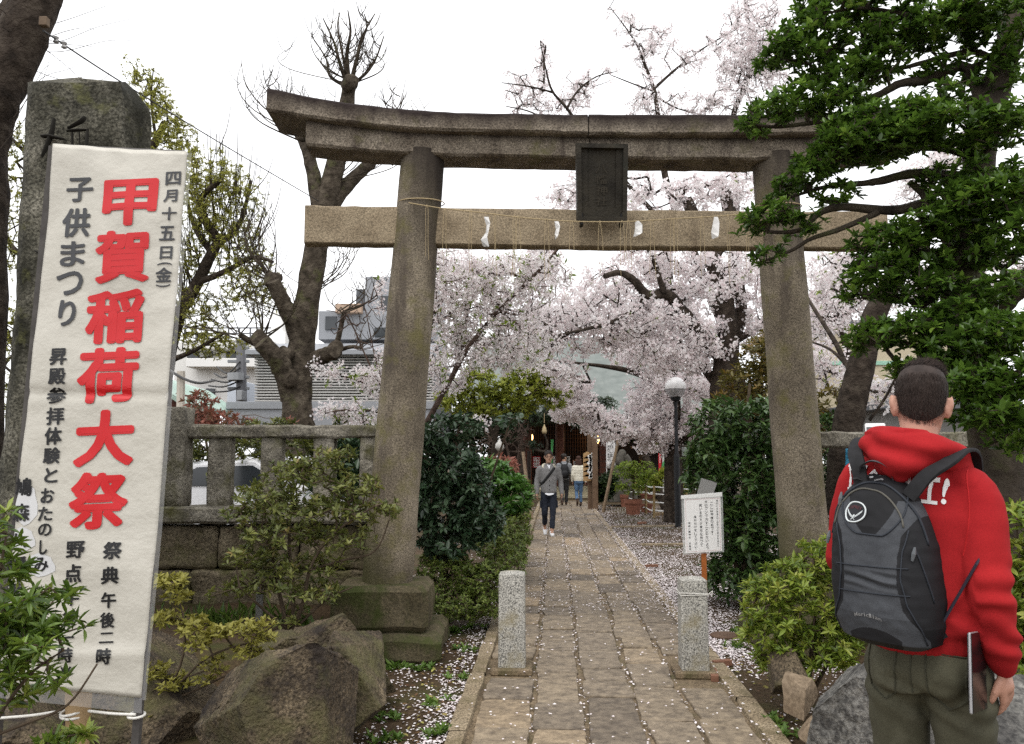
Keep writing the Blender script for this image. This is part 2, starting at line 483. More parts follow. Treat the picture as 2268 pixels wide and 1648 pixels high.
ROCKBR = mat('brown_rock', [(.046, .035, .023), (.108, .084, .055), (.20, .160, .104)], scale=5, speck=[(.35, .33, .31), (1.5, 1.45, 1.4)], sscale=70, samt=.95, bump=1, bscale=38, bdist=.04, spec=.3, rough=.75, moss=(.12, .11, .045), mpos=(.48, .68), stain=(.03, .022, .017), stpos=(.5, .64), stscale=(3, 3, 3))
ROCKGR = mat('grey_rock', [(.055, .052, .05), (.125, .12, .112), (.25, .24, .225)], scale=5, speck=[(.4, .4, .4), (1.35, 1.35, 1.3)], sscale=40, samt=.85, bump=1, bscale=14, bdist=.04, spec=.3, rough=.75)
ROCKTAN = mat('tan_rock', [(.14, .10, .065), (.22, .165, .11), (.30, .235, .165)], scale=4, speck=[(.6, .58, .56), (1.2, 1.2, 1.2)], sscale=40, samt=.7, bump=.6, bscale=16, bdist=.02)
SOIL = mat('damp_soil', [(.042, .028, .016), (.072, .048, .028), (.105, .074, .046)], scale=1.2, speck=[(.55, .52, .5), (1.3, 1.3, 1.25)], sscale=45, samt=.8, bump=.8, bscale=40, bdist=.015, rough=.9, moss=(.05, .055, .016), mscale=.9, mpos=(.5, .68), spec=.15)
MORTAR = mat('path_mortar', [(.11, .082, .052), (.20, .155, .10), (.27, .21, .14)], scale=3, speck=[(.45, .42, .4), (1.3, 1.25, 1.2)], sscale=60, samt=.85, bump=.7, bscale=60, bdist=.01, moss=(.10, .085, .04), mpos=(.5, .66))
KERB = mat('kerb_aggregate', [(.24, .19, .125), (.36, .30, .21)], scale=4, speck=[(.3, .28, .25), (1.4, 1.35, 1.3)], sscale=75, samt=.9, bump=.7, bscale=80, bdist=.008, moss=(.13, .105, .05), mpos=(.5, .68))
BARKD = mat('dark_bark', [(.016, .012, .009), (.045, .034, .026), (.085, .068, .052)], scale=9, bump=1, bscale=22, bdist=.04, rough=.9, spec=.15)
BARKG = mat('furrowed_bark', [(.022, .018, .012), (.07, .056, .042), (.13, .108, .08)], scale=8, bump=1, bscale=16, bdist=.06, rough=.95, spec=.1, moss=(.09, .09, .04), mpos=(.55, .7))
BARKT = mat('twig_bark', [(.05, .036, .024), (.12, .09, .062)], scale=12, bump=0, rough=.85, spec=.15)
WOOD = mat('weathered_wood', [(.09, .06, .038), (.17, .12, .08)], scale=9, bump=.4, bscale=30, rough=.8)
DARKWOOD = mat('dark_shrine_wood', [(.010, .006, .004), (.028, .016, .010)], scale=6, bump=.3, rough=.6)
REDWOOD = mat('red_brown_wood', [(.085, .025, .014), (.15, .05, .028)], scale=6, bump=.2, rough=.6)
WHITEPAPER = plain('white_paper', (.78, .77, .75), rough=.7)
INK = plain('black_ink', (.012, .012, .012), rough=.6)
# ------------------------------------------------------------------ ground and path
PD = Vector((.0502, 1, 0)).normalized(); PR = Vector((PD.y, -PD.x, 0))
def uv2w(u, v, z=0): return PR * u + PD * v + Vector((0, 0, z))
def w2uv(p): return p.dot(PR), p.dot(PD)
g = MB(); g.grid([[(x, y, 0) for y in (-30, 0, 10, 30, 80, 400)] for x in (-300, -40, -5, 5, 40, 300)])
tag(g.build('ground', SOIL), 'bare brown soil of the precinct', kind='structure')
UB = [w2uv(gr(x, 1648))[0] for x in (982, 1034, 1173, 1302, 1439, 1563, 1690, 1745)]
ps = MB(); ps.grid([[uv2w(u, v, .006) for v in np.linspace(-2, 33, 30)] for u in (UB[0] + .02, UB[3], UB[7] - .02)])
tag(ps.build('path_bed', MORTAR), kind='structure')
rg = np.random.default_rng(11)
SV, SF, ST = [], [], []
def slab(u0, u1, v0, v1, h, tint):
    pts = []
    ru = lambda: rg.normal(0, .012)
    cs = [(u0 + ru(), v0 + ru()), (u1 + ru(), v0 + ru()), (u1 + ru(), v1 + ru()), (u0 + ru(), v1 + ru())]
    for i in range(4):
        a, b = cs[i], cs[(i + 1) % 4]
        for t in np.linspace(.04, .96, 9):
            pts.append((lerp(a[0], b[0], t) + rg.normal(0, .0035), lerp(a[1], b[1], t) + rg.normal(0, .0035)))
    n = len(pts); cx = sum(p[0] for p in pts) / n; cy = sum(p[1] for p in pts) / n
    tx, ty = rg.normal(0, .006, 2)
    o = len(SV)
    for k, (sc_, dz) in enumerate(((1, -h), (1, -.008), (.975, 0), (.6, .001))):
        for (a, b) in pts:
            uu = cx + (a - cx) * sc_; vv = cy + (b - cy) * sc_
            z = h + dz + tx * (uu - cx) + ty * (vv - cy) + (.004 * nz((uu, vv, 0), 6) if k > 1 else 0)
            SV.append(tuple(uv2w(uu, vv, max(z, .0)))); ST.append(tint + .04 * nz((uu, vv, 5), 9))
    for k in range(3):
        for i in range(n): SF.append((o + k * n + i, o + k * n + (i + 1) % n, o + (k + 1) * n + (i + 1) % n, o + (k + 1) * n + i))
    SF.append(tuple(o + 3 * n + i for i in range(n)))
for c in range(1, 6):
    v = 1.2 + rg.random() * .3
    while v < 31.5:
        L = (.40 + .52 * rg.random()) * (1.15 if c == 3 else .9)
        if v > 18: L *= 1.3
        t = float(np.clip(rg.normal(.5, .22), 0, 1))
        u0, u1 = UB[c] + .016, UB[c + 1] - .016
        if c == 4 and rg.random() < .5: u0 += .03
        bl = [(w2uv(gr(1137, 1497))[0], w2uv(gr(1137, 1497))[1]), (w2uv(gr(1537, 1503))[0], w2uv(gr(1537, 1503))[1])]
        if not any(u0 < b_[0] + .12 and u1 > b_[0] - .12 and v < b_[1] + .24 and v + L > b_[1] - .02 for b_ in bl):
            if rg.random() < .13 and L > .45:
                k = .35 + .3 * rg.random()
                slab(u0, u1, v, v + L * k - .008, .024 + .006 * rg.random(), t); slab(u0, u1, v + L * k + .004, v + L - .02, .024, t * .9)
            else:
                slab(u0, u1, v, v + L - .022, .022 + .012 * rg.random(), t)
        v += L
me = bpy.data.meshes.new('path'); me.from_pydata(SV, [], SF)
me.attributes.new('tint', 'FLOAT', 'POINT').data.foreach_set('value', np.array(ST, np.float32))
SLAB = tintmat('flagstone', [(.125, .103, .08), (.21, .174, .132), (.255, .208, .15), (.31, .24, .16)], rough=.75, bump=.8, bscale=14, speck=[(.42, .40, .40), (1.4, 1.36, 1.3)], sscale=16, samt=.9, spec=.3)
me.materials.append(SLAB)
o = bpy.data.objects.new('path', me); COL.objects.link(o); tag(o, 'worn flagstone approach path', kind='structure')
kb = MB()
for ua, ub, vmax in ((UB[0], UB[1] - .012, 31), (UB[6] + .012, UB[7], 31)):
    v = -1.0
    while v < vmax:
        L = .9 + .5 * rg.random()
        vs = np.linspace(v + .006, v + L - .006, 6); j = rg.normal(0, .005, (6, 2))
        P = [[uv2w(ua + j[i, 0], q, 0), uv2w(ua + .008 + j[i, 0], q, .034), uv2w((ua + ub) / 2, q, .040), uv2w(ub - .008 + j[i, 1], q, .036), uv2w(ub + j[i, 1], q, 0)] for i, q in enumerate(vs)]
        kb.grid(P, flip=True)
        v += L
tag(kb.build('path_kerb', KERB, auto=40), kind='structure')
# cross drains / low stone strips on the right yard
for i, (vy, x0) in enumerate(((1168, 1345), (1208, 1420))):
    a = gr(x0, vy); b = gr(x0 + 420, vy - 6)
    m = MB(); d = (b - a).normalized(); nn = Vector((-d.y, d.x, 0)) * .09
    m.prism([a - nn, b - nn, b + nn, a + nn], (0, 0, .03))
    tag(m.build('stone_strip', KERB), kind='structure')
# raised planting beds
def bed(name, x0, x1, y0, y1, fn, nx=50, ny=40):
    m = MB(); m.grid([[(x, y, fn(x, y)) for y in np.linspace(y0, y1, ny)] for x in np.linspace(x0, x1, nx)], flip=False)
    return tag(m.build(name, SOIL, smooth=True), kind='structure')
def sm(a, b, x):
    t = min(max((x - a) / (b - a), 0), 1); return t * t * (3 - 2 * t)
bed('soil_bed', -9, -.62, 4.4, 7.75, lambda x, y: -.05 + .37 * sm(4.9, 5.9, y) * (1 - sm(-1.75 + .06 * y - .1, -1.25 + .06 * y, x)) + .03 * nz((x, y, 0), 2.5))
bed('soil_bed', 1.55, 6, 3.2, 9.5, lambda x, y: -.05 + .33 * sm(1.75, 2.25, x - .75 * sm(5.2, 6.4, y)) + .03 * nz((x, y, 0), 2.5))
# ------------------------------------------------------------------ torii
TR = Vector((1, .042, 0)).normalized(); TN = Vector((-TR.y, TR.x, 0))
YT = 7.25
def tw(vx, vy, dy=0.0):
    """point on the torii's own plane (offset dy towards the back) seen at vx, vy"""
    Y = YT + .042 * (vx - 1320) / 262
    p = at(vx, vy, Y + dy); return p
toriy = thing('torii_gate', 'large weathered stone torii gate spanning the flagstone path', 'torii gate', tuple(tw(1320, 1480) * 0 + Vector((tw(1320, 1000).x, YT, 0))))
def beam(name, stations, dyf, thick, m, nst=60, j=.008, bev=.02, gap=None):
    xs = np.array([s[0] for s in stations], float)
    mb = MB(); H = []
    def piece(xa, xb):
        P = []
        q = np.linspace(xa, xb, max(8, int(nst * (xb - xa) / (xs[-1] - xs[0]))))
        for x in q:
            tp = np.interp(x, xs, [s[1] for s in stations]); bt = np.interp(x, xs, [s[2] for s in stations])
            a = tw(x, tp, dyf); b = tw(x, bt, dyf)
            x3 = (a.x + b.x) / 2
            base = Vector((x3, a.y, 0))
            zt, zb = a.z, b.z
            prof = [(0, zb + bev), (0, (zb * .6 + zt * .4)), (0, (zb * .25 + zt * .75)), (0, zt - bev), (bev, zt), (thick * .33, zt), (thick * .66, zt), (thick - bev, zt), (thick, zt - bev), (thick, zb + bev), (thick - bev, zb), (thick * .5, zb), (bev, zb)]
            row = []
            for d_, z_ in prof:
                p = base + TN * d_ + Vector((0, 0, z_))
                row.append(p + Vector((0, nz(p, 9, 1), nz(p, 7, 5))) * j)
            row.append(row[0]); P.append(row); H.extend([(z_ - zb) / (zt - zb) for _, z_ in prof] + [(prof[0][1] - zb) / (zt - zb)])
        mb.grid(P)
        n = len(P[0]) - 1
        mb.add(P[0][:-1], [tuple(range(n))]); mb.add(P[-1][:-1], [tuple(range(n - 1, -1, -1))]); H.extend(H[-(n + 1):-1] * 2)
    if gap: piece(xs[0], gap - 1.2); piece(gap + 1.2, xs[-1])
    else: piece(xs[0], xs[-1])
    o = mb.build(name, m, toriy, smooth=True, auto=45)
    o.data.attributes.new('hgt', 'FLOAT', 'POINT').data.foreach_set('value', np.array(H, np.float32))
    return o
beam('upper_lintel', [(590, 193, 243), (605, 195, 247), (676, 211, 258), (789, 229, 273), (906, 241, 285), (1024, 248, 289), (1162, 250, 292), (1303, 252, 296), (1500, 252, 297), (1660, 252, 297), (1830, 247, 296), (1940, 239, 287), (2010, 231, 279), (2075, 223, 270)], -.26, .52, add_wear(mat('top_lintel_granite', *_ST[0], **_ST[1]), (.026, .018, .016), .12, .85, .42), gap=1303)
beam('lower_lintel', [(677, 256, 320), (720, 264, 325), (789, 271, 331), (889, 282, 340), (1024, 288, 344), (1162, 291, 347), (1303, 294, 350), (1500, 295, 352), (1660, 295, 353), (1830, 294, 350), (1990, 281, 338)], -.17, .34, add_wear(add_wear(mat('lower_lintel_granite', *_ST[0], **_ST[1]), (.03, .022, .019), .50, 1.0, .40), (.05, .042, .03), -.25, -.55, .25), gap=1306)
beam('tie_beam', [(674, 454, 538), (900, 458, 541), (1320, 463, 546), (1640, 467, 548), (1966, 468, 549)], -.075, .15, NUKIST, bev=.012)
for bx, bv, tx, tv, r0, r1 in ((857, 1300, 937, 342, .208, .187), (1786, 1275, 1713, 348, .208, .187)):
    mb = MB(); a, b = tw(bx, bv), tw(tx, tv)
    k = 44
    mb.tube([lerp(a, b, i / k) for i in range(k + 1)], [lerp(r0, r1, i / k) * (1 + .012 * math.sin(i * .5)) for i in range(k + 1)], 40, rough=.012)
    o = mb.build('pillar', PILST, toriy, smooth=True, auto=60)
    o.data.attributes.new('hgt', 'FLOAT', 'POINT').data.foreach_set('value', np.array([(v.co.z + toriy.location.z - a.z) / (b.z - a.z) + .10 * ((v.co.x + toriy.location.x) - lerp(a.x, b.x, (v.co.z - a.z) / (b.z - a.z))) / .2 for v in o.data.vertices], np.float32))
    mb = MB(); mb.box((a.x - .01, a.y - .02, .385), (.76, .74, .35), .05)
    mb.box((a.x - .0, a.y - .02, .095), (.96, 1.06, .23), .05)
    o = mb.build('plinth', MOSSST, toriy)
    # weathered edges
    bm = bmesh.new(); bm.from_mesh(o.data); bmesh.ops.subdivide_edges(bm, edges=bm.edges, cuts=6, use_grid_fill=True)
    for v in bm.verts: v.co += Vector((nz(v.co, 4, 2), nz(v.co, 4, 7), nz(v.co, 4, 9))) * .022
    bm.to_mesh(o.data); bm.free()
# name plaque (leans forward)
PLQ = mat('plaque_bronze', [(.018, .015, .011), (.035, .03, .022), (.055, .047, .033)], scale=6, bump=.5, bscale=50, rough=.6, stain=(.035, .045, .035), stpos=(.55, .7))
pa, pb, pc, pd_ = tw(1275, 317, -.40), tw(1389, 319, -.40), tw(1386, 490, -.20), tw(1277, 489, -.20)
def plq(u, v, d=0.0):
    p = lerp(lerp(pa, pb, u), lerp(pd_, pc, u), v)
    n = (pb - pa).cross(pd_ - pa).normalized()
    return p + n * d if n.y < 0 else p - n * d
mb = MB()
for (u0, u1, v0, v1, d0, d1) in ((0, .09, 0, 1, -.05, .045), (.91, 1, 0, 1, -.05, .045), (.09, .91, 0, .055, -.05, .05), (.09, .91, .94, 1, -.05, .045)):
    q = [plq(u0, v0, d0), plq(u1, v0, d0), plq(u1, v1, d0), plq(u0, v1, d0)]
    mb.prism(q, plq(u0, v0, d1) - q[0])
fr = mb.build('plaque_frame', PLQ, toriy)
mb = MB(); q = [plq(.091, .056, -.05), plq(.909, .056, -.05), plq(.909, .939, -.05), plq(.091, .939, -.05)]
mb.prism(q, plq(0, 0, -.012) - plq(0, 0, -.05))
for (u0, u1, v0, v1) in ((.091, .22, .056, .939), (.78, .909, .056, .939), (.22, .78, .82, .939)):
    q = [plq(u0, v0, -.011), plq(u1, v0, -.011), plq(u1, v1, -.011), plq(u0, v1, -.011)]
    mb.prism(q, plq(0, 0, .006) - plq(0, 0, -.011))
mb.build('plaque_panel', PLQ, toriy)
mb = MB()
for ch, v0 in (('八', .26), ('幡', .40), ('神', .54), ('社', .68)):
    V, F, a = text2d(ch, .01)
    k = len(V)
    top = [plq(.38 + .24 * x, v0 + .115 * (1 - y), -.003) for x, y in V]
    mb.add(top, F)
mb.build('plaque_writing', plain('plaque_relief', (.05, .042, .03), rough=.6), toriy)
for vx in (1287, 1375):
    mb = MB(); mb.box(tw(vx, 488, -.19), (.025, .1, .10), .005)
    mb.build('plaque_bracket', plain('dark_iron', (.012, .011, .010), rough=.6), toriy)
# straw rope with hanging strands
ROPE = mat('straw', [(.34, .26, .145), (.48, .38, .225)], scale=60, bump=.3, bscale=300, bdist=.002)
rp = thing('straw_rope', 'thin straw rope with hanging strands tied across the torii under the plaque', 'rope', tuple(tw(1330, 491, -.3)))
mb = MB()
A = tw(937, 448)
path_ = [(905, 449, -.21), (940, 455, -.235), (985, 462, -.22), (1060, 470, -.2), (1150, 481, -.215), (1250, 489, -.24), (1330, 491, -.27), (1400, 490, -.25), (1500, 484, -.22), (1600, 478, -.21), (1670, 470, -.22), (1720, 462, -.22)]
mb.tube(spline([tw(*p) for p in path_], 6), .0048, 6)
for cx_, vy in ((932, 450), (1721, 459)):
    c0 = tw(cx_, vy)
    for k in range(1):
        mb.tube([c0 + Vector((.203 * math.cos(t), .206 * math.sin(t), .012 * k + .02 * math.sin(t + k))) for t in np.linspace(0, 6.283, 28)], .005, 6, cap=False)
mb.build('rope_cord', ROPE, rp, smooth=True)
for vx in (945, 985, 1042, 1095, 1139, 1147, 1210, 1265, 1328, 1377, 1391, 1443, 1488, 1495, 1554, 1611, 1652):
    vy = np.interp(vx, [p[0] for p in path_], [p[1] for p in path_]); dy = np.interp(vx, [p[0] for p in path_], [p[2] for p in path_]) - .012
    mb = MB(); a = tw(vx, vy - 3, dy); L = .42 + .12 * rg.random()
    for s in (-1, 1):
        w_ = .008 + .006 * rg.random()
        mb.tube(spline([a, a + Vector((s * w_, -.005, -.06)), a + Vector((s * w_ * 1.3 + rg.normal(0, .006), -.005, -L * .6)), a + Vector((s * w_ + rg.normal(0, .012), 0, -L + rg.normal(0, .05)))], 4), .0018, 4)
    mb.build('strand', ROPE, rp)
for lab, vx, pts in (('zigzag white paper streamer hanging leftmost on the straw rope', 1077, [(1076, 480, 10), (1081, 497, 8), (1078, 515, 5), (1071, 528, 14), (1076, 546, 12)]),
                     ('narrow curled white paper streamer between the zigzag one and the plaque', 1233, [(1232, 490, 9), (1235, 505, 9), (1232, 518, 8), (1231, 528, 4)]),
                     ('short wide white paper streamer just right of the plaque', 1411, [(1410, 489, 9), (1414, 500, 16), (1413, 515, 17), (1409, 522, 14)]),
                     ('long white paper streamer nearest the evergreen branch', 1584, [(1585, 480, 8), (1585, 495, 15), (1583, 515, 17), (1583, 527, 14)])):
    t = thing('paper_streamer', lab, 'paper streamer', tuple(tw(vx, pts[0][1], -.25)), 'paper streamers on the straw rope')
    mb = MB(); sp = []
    for i, (x, y, w_) in enumerate(pts):
        sp.append([tw(x - w_ / 2, y + (i % 2) * 3, -.245 + .012 * i), tw(x + w_ / 2, y - (i % 2) * 3, -.262 - .012 * i)])
    mb.grid(sp); o = mb.build('paper_sheet', WHITEPAPER, t)
    s_ = o.modifiers.new('thickness', 'SOLIDIFY'); s_.thickness = .002
# ------------------------------------------------------------------ stone monument
MONST = mat('monument_stone', [(.032, .030, .024), (.10, .094, .074), (.22, .205, .17)], scale=4, speck=[(.3, .3, .28), (1.45, 1.45, 1.4)], sscale=55, samt=.9, bump=1, bscale=28, bdist=.03, spec=.2, stain=(.02, .019, .012), stpos=(.46, .62), stscale=(1.6, 1.6, .9), moss=(.12, .12, .045), mpos=(.56, .72))
YM = 5.6
mon = thing('stone_monument', 'tall rough mossy stone pillar with carved characters behind the festival banner', 'monument', (at(190, 1000, YM).x, YM + .2, .3))
def sect(vy):
    xl = np.interp(vy, [178, 330, 600, 950, 1150, 1500], [60, 53, 38, 8, -6, -25]); xc = np.interp(vy, [178, 300, 1500], [268, 272, 290]); xr = np.interp(vy, [178, 205, 245, 400, 1500], [270, 305, 336, 333, 325])
    xr = max(xr, xc + 3)
    a, b, c = at(xl, vy, YM - .1), at(xc, vy, YM - .02), at(xr, vy, YM + .22)
    d = at(xr - 25, vy, YM + .55); e = at(xl + 5, vy, YM + .5)
    return [a, b, c, d, e]
P = []
for i in range(71):
    vy = lerp(183, 1520, i / 70)
    s5 = sect(vy); row = []
    for k in range(5):
        a, b = s5[k], s5[(k + 1) % 5]
        nk = (16, 8, 8, 8, 8)[k]
        for q in range(nk):
            p = lerp(a, b, q / nk)
            amp = .03 if k in (1,) else .013
            p = p + Vector((nz(p, 3.5, 1) * amp * 1.2 + nz(p, 13, 4) * .007, nz(p, 3.5, 8) * amp * 1.6 + nz(p, 14, 2) * .008, 0))
            if k == 0 and q == 0: p = p + Vector((.012, .02, 0))
            row.append(p)
    P.append(row)
n = len(P[0])
c0 = sum(P[0], Vector()) / n
tops = [[lerp(p, c0, t) + Vector((0, 0, .012 * math.sin(t * 1.57) + .016 * nz(p, 6, 3) + (.05 * t) * nz(p, 2, 9))) for p in P[0]] for t in (1, .75, .5, .3, .15, .05)]
for j, p in enumerate(P[0]):   # uneven broken top edge
    p.z += .02 * nz(p, 5, 2)
mb = MB(); mb.grid([r + [r[0]] for r in tops + P], flip=True)
mb.build('stone_block', MONST, mon, smooth=True, auto=50)
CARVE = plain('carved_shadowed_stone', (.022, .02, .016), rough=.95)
mb = MB()
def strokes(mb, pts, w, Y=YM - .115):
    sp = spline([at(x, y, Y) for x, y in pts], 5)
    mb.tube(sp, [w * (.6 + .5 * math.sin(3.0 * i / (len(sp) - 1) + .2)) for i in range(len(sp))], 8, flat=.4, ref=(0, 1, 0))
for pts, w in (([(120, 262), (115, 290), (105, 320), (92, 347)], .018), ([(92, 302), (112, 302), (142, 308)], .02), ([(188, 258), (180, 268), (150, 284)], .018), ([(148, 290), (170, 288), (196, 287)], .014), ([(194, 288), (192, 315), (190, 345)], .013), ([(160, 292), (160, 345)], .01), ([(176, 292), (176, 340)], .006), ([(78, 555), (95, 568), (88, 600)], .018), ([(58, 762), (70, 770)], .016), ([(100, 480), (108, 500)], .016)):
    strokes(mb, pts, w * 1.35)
mb.build('carved_writing', CARVE, mon)
# ------------------------------------------------------------------ stone balustrades
YF = 7.55
def subd(o, cuts, amp, sc_, seed=0, smooth=True, front=None):
    bm = bmesh.new(); bm.from_mesh(o.data); bmesh.ops.subdivide_edges(bm, edges=bm.edges, cuts=cuts, use_grid_fill=True)
    off = o.parent.location if o.parent else Vector()
    for v in bm.verts:
        w = v.co + off
        a = amp
        v.co += Vector((nz(w, sc_, seed), nz(w, sc_, seed + 5) * 1.5, nz(w, sc_, seed + 9))) * a + Vector((nz(w, sc_ * 3, seed), nz(w, sc_ * 3, seed + 3), nz(w, sc_ * 3, seed + 6))) * a * .45
    bm.to_mesh(o.data); bm.free()
    if smooth:
        o.data.polygons.foreach_set('use_smooth', [True] * len(o.data.polygons)); o.data.set_sharp_from_angle(angle=R(50))
def boxat(mb, vx0, vy0, vx1, vy1, Y, dep, bev=.01):
    """box whose front face fills the given photo rectangle at depth Y"""
    a, b = at(vx0, (vy0 + vy1) / 2, Y), at(vx1, (vy0 + vy1) / 2, Y)
    t, u = at((vx0 + vx1) / 2, vy0, Y), at((vx0 + vx1) / 2, vy1, Y)
    return mb.box(((a.x + b.x) / 2, Y + dep / 2, (t.z + u.z) / 2), (abs(b.x - a.x), dep, abs(t.z - u.z)), bev)
fen = thing('stone_fence', 'low mossy stone balustrade on a block wall left of the torii', 'stone fence', (at(600, 1200, YF).x, YF + .1, .3))
m = MB(); boxat(m, 340, 900, 404, 1122, YF - .12, .26, .012); o = m.build('post', ROUGHST, fen); subd(o, 5, .008, 6, 1)
m = MB(); boxat(m, 388, 941, 832, 969, YF - .03, .2, .015); o = m.build('rail', ROUGHST, fen); subd(o, 14, .014, 7, 2)
for x0, x1 in ((458, 512), (576, 625), (692, 741), (795, 830)):
    m = MB(); boxat(m, x0, 967, x0 + (x1 - x0) * .93, 1124, YF, .15, .012); o = m.build('baluster', ROUGHST, fen); subd(o, 4, .007, 7, x0 * .01)
m = MB(); boxat(m, -60, 1122, 832, 1160, YF - .14, .36, .02); o = m.build('sill', ROUGHST, fen); subd(o, 20, .016, 6, 3)
WALLST = mat('wall_block_stone', [(.085, .068, .045), (.155, .13, .088), (.24, .205, .145)], scale=4, speck=[(.45, .43, .4), (1.3, 1.25, 1.2)], sscale=50, samt=.8, bump=1, bscale=18, bdist=.03, moss=(.10, .095, .035), mpos=(.48, .66))
for vy0, vy1, xs in ((1163, 1262, (-60, 190, 480, 660, 840)), (1262, 1345, (-60, 130, 420, 585, 840))):
    for a, b in zip(xs[:-1], xs[1:]):
        m = MB(); boxat(m, a + 1.5, vy0 + 1, b - 1.5, vy1 - 1, YF - .06, .3, .02); o = m.build('wall_block', WALLST, fen); subd(o, 12, .02, 5, a * .01)
YG = 7.7
fr_ = thing('stone_fence', 'stone balustrade rail right of the torii behind the man in the red hoodie', 'stone fence', (at(2000, 1100, YG).x, YG + .1, .0))
m = MB(); boxat(m, 1818, 956, 2260, 991, YG - .03, .2, .015); o = m.build('rail', ROUGHST, fr_); subd(o, 14, .014, 7, 12)
for x0 in (1925, 2060, 2195):
    m = MB(); boxat(m, x0, 990, x0 + 48, 1180, YG, .15, .012); o = m.build('baluster', ROUGHST, fr_); subd(o, 4, .007, 7, x0 * .01)
m = MB(); boxat(m, 1800, 1180, 2300, 1240, YG - .1, .34, .02); o = m.build('sill', ROUGHST, fr_); subd(o, 16, .016, 6, 13)
# ------------------------------------------------------------------ town behind the fence on the left
GREYW = mat('grey_panel', [(.27, .28, .30), (.32, .33, .35)], scale=.4, bump=0, rough=.6)
GREYD = mat('dark_grey_panel', [(.10, .105, .115), (.14, .145, .155)], scale=.4, bump=0, rough=.6)
LOUV = mat('louvre_slat', [(.42, .41, .39), (.5, .49, .47)], scale=1, bump=0, rough=.5)
GLASSD = plain('dark_window', (.03, .035, .04), rough=.1, spec=.6)
WHITEB = mat('white_render', [(.72, .71, .68), (.8, .79, .77)], scale=.6, bump=0, rough=.8)
YB = 26.0
bld = thing('louvred_building', 'grey modern building with horizontal louvres behind the bare pollarded tree', 'building', (at(720, 900, YB).x, YB, 0))
m = MB(); boxat(m, 568, 785, 960, 1000, YB + .4, 8, .02); m.build('wall', GREYD, bld)
m = MB()
for k in range(17):
    boxat(m, 563, 786 + k * 6.2, 960, 789.6 + k * 6.2, YB + .1, .25, .01)
m.build('louvres', LOUV, bld)
m = MB(); a, b = at(545, 770, YB - .2), at(960, 770, YB - .2); t = at(700, 752, YB - .2).z; u = at(700, 785, YB - .2).z
m.prism([(a.x, YB - .3, u), (b.x, YB - .3, u), (b.x, YB - .3, u + .12), (a.x, YB - .3, u + .12)], (0, 8, 0))
m.prism([(a.x, YB - .3, u + .125), (b.x, YB - .3, u + .125), (b.x, YB + 1.0, t + .05), (a.x + .55, YB + 1.0, t + .05)], (0, .2, .02))
m.build('roof', GREYW, bld)
m = MB(); boxat(m, 705, 688, 960, 752, YB + 1.2, 6, .02); m.build('upper_storey', GREYW, bld)
m = MB(); boxat(m, 808, 612, 960, 689, YB + 1.6, 5, .02); m.build('tower', GREYW, bld)
m = MB(); boxat(m, 788, 640, 808, 676, YB + 1.9, 3, .02); m.build('tower_side', GREYD, bld)
for r in ((840, 655, 860, 688), (829, 725, 856, 746), (720, 700, 745, 730)):
    w = MB(); boxat(w, *r, YB + (1.55 if r[1] < 690 else 1.15), .06, .01); w.build('window', GLASSD, bld)
m = MB(); boxat(m, 742, 672, 800, 692, YB + .9, .3, .01); m.build('balcony_panel', mat('tan_panel', [(.42, .30, .22), (.5, .37, .28)], scale=1, bump=0), bld)
m = MB(); boxat(m, 500, 905, 960, 946, YB - 3, .3, .01); boxat(m, 500, 889, 960, 905.5, YB - 3.05, .5, .01)
low = m.build('boundary_wall', GREYW); tag(low, 'long pale grey parapet wall in front of the louvred building', 'wall')
YW = 44.0
wb = thing('white_building', 'white apartment building with balconies and roof railing in the far left gap', 'building', (at(490, 900, YW).x, YW, 0))
m = MB(); boxat(m, 385, 757, 600, 905, YW + 1, 9, .02); m.build('wall', WHITEB, wb)
m = MB(); boxat(m, 412, 793, 590, 812, YW - .3, 1.2, .02); m.build('balcony', WHITEB, wb)
m = MB(); boxat(m, 405, 752, 600, 772, YW - .2, 1.1, .02); m.build('roof', WHITEB, wb)
for x0, x1 in ((414, 440), (452, 470), (500, 530), (545, 562), (578, 590)):
    w = MB(); boxat(w, x0, 775, x1, 793, YW + .9, .12, .01); w.build('window', GLASSD, wb)
for x0, y0, x1, y1 in ((455, 860, 475, 878), (520, 850, 535, 870)):
    w = MB(); boxat(w, x0, y0, x1, y1, YW + .9, .12, .01); w.build('window', GLASSD, wb)
m = MB()
for k in range(8):
    x = 410 + k * 24; m.tube([at(x, 754, YW), at(x, 725, YW)], .05, 5)
for y in (726, 738): m.tube([at(405, y, YW), at(600, y, YW)], .04, 5)
m.build('roof_railing', GREYD, wb)
m = MB(); boxat(m, 590, 735, 632, 775, YW + 4, 4, .02); boxat(m, 600, 690, 626, 736, YW + 5, 3, .02); o = m.build('stair_tower', WHITEB, wb)
# tiled roof and wall at far left
YTN = 20.0
th_ = thing('copper_roof_hut', 'low hut with a pale green copper roof beside the banner edge', 'hut', (at(370, 900, YTN).x, YTN, 0))
m = MB(); a = at(330, 835, YTN); b = at(412, 893, YTN)
m.prism([(a.x - 2, YTN, a.z + .6), (a.x, YTN, a.z), (b.x, YTN, b.z), (b.x, YTN, b.z - .12), (a.x, YTN, a.z - .14), (a.x - 2, YTN, a.z + .45)], (0, 4, 0))
m.build('roof', mat('green_copper', [(.30, .42, .36), (.40, .52, .45)], scale=3, bump=.2, rough=.6), th_)
m = MB(); boxat(m, 300, 870, 392, 960, YTN + .3, 3, .01); m.build('wall', REDWOOD, th_)
m = MB(); m.tube([at(398, 1010, 14), at(401, 822, 14)], .07, 8); o = m.build('wooden_post', mat('pale_post', [(.45, .41, .35), (.55, .5, .43)], scale=5, bump=.2)); tag(o, 'pale slim post by the end of the stone balustrade', 'post')
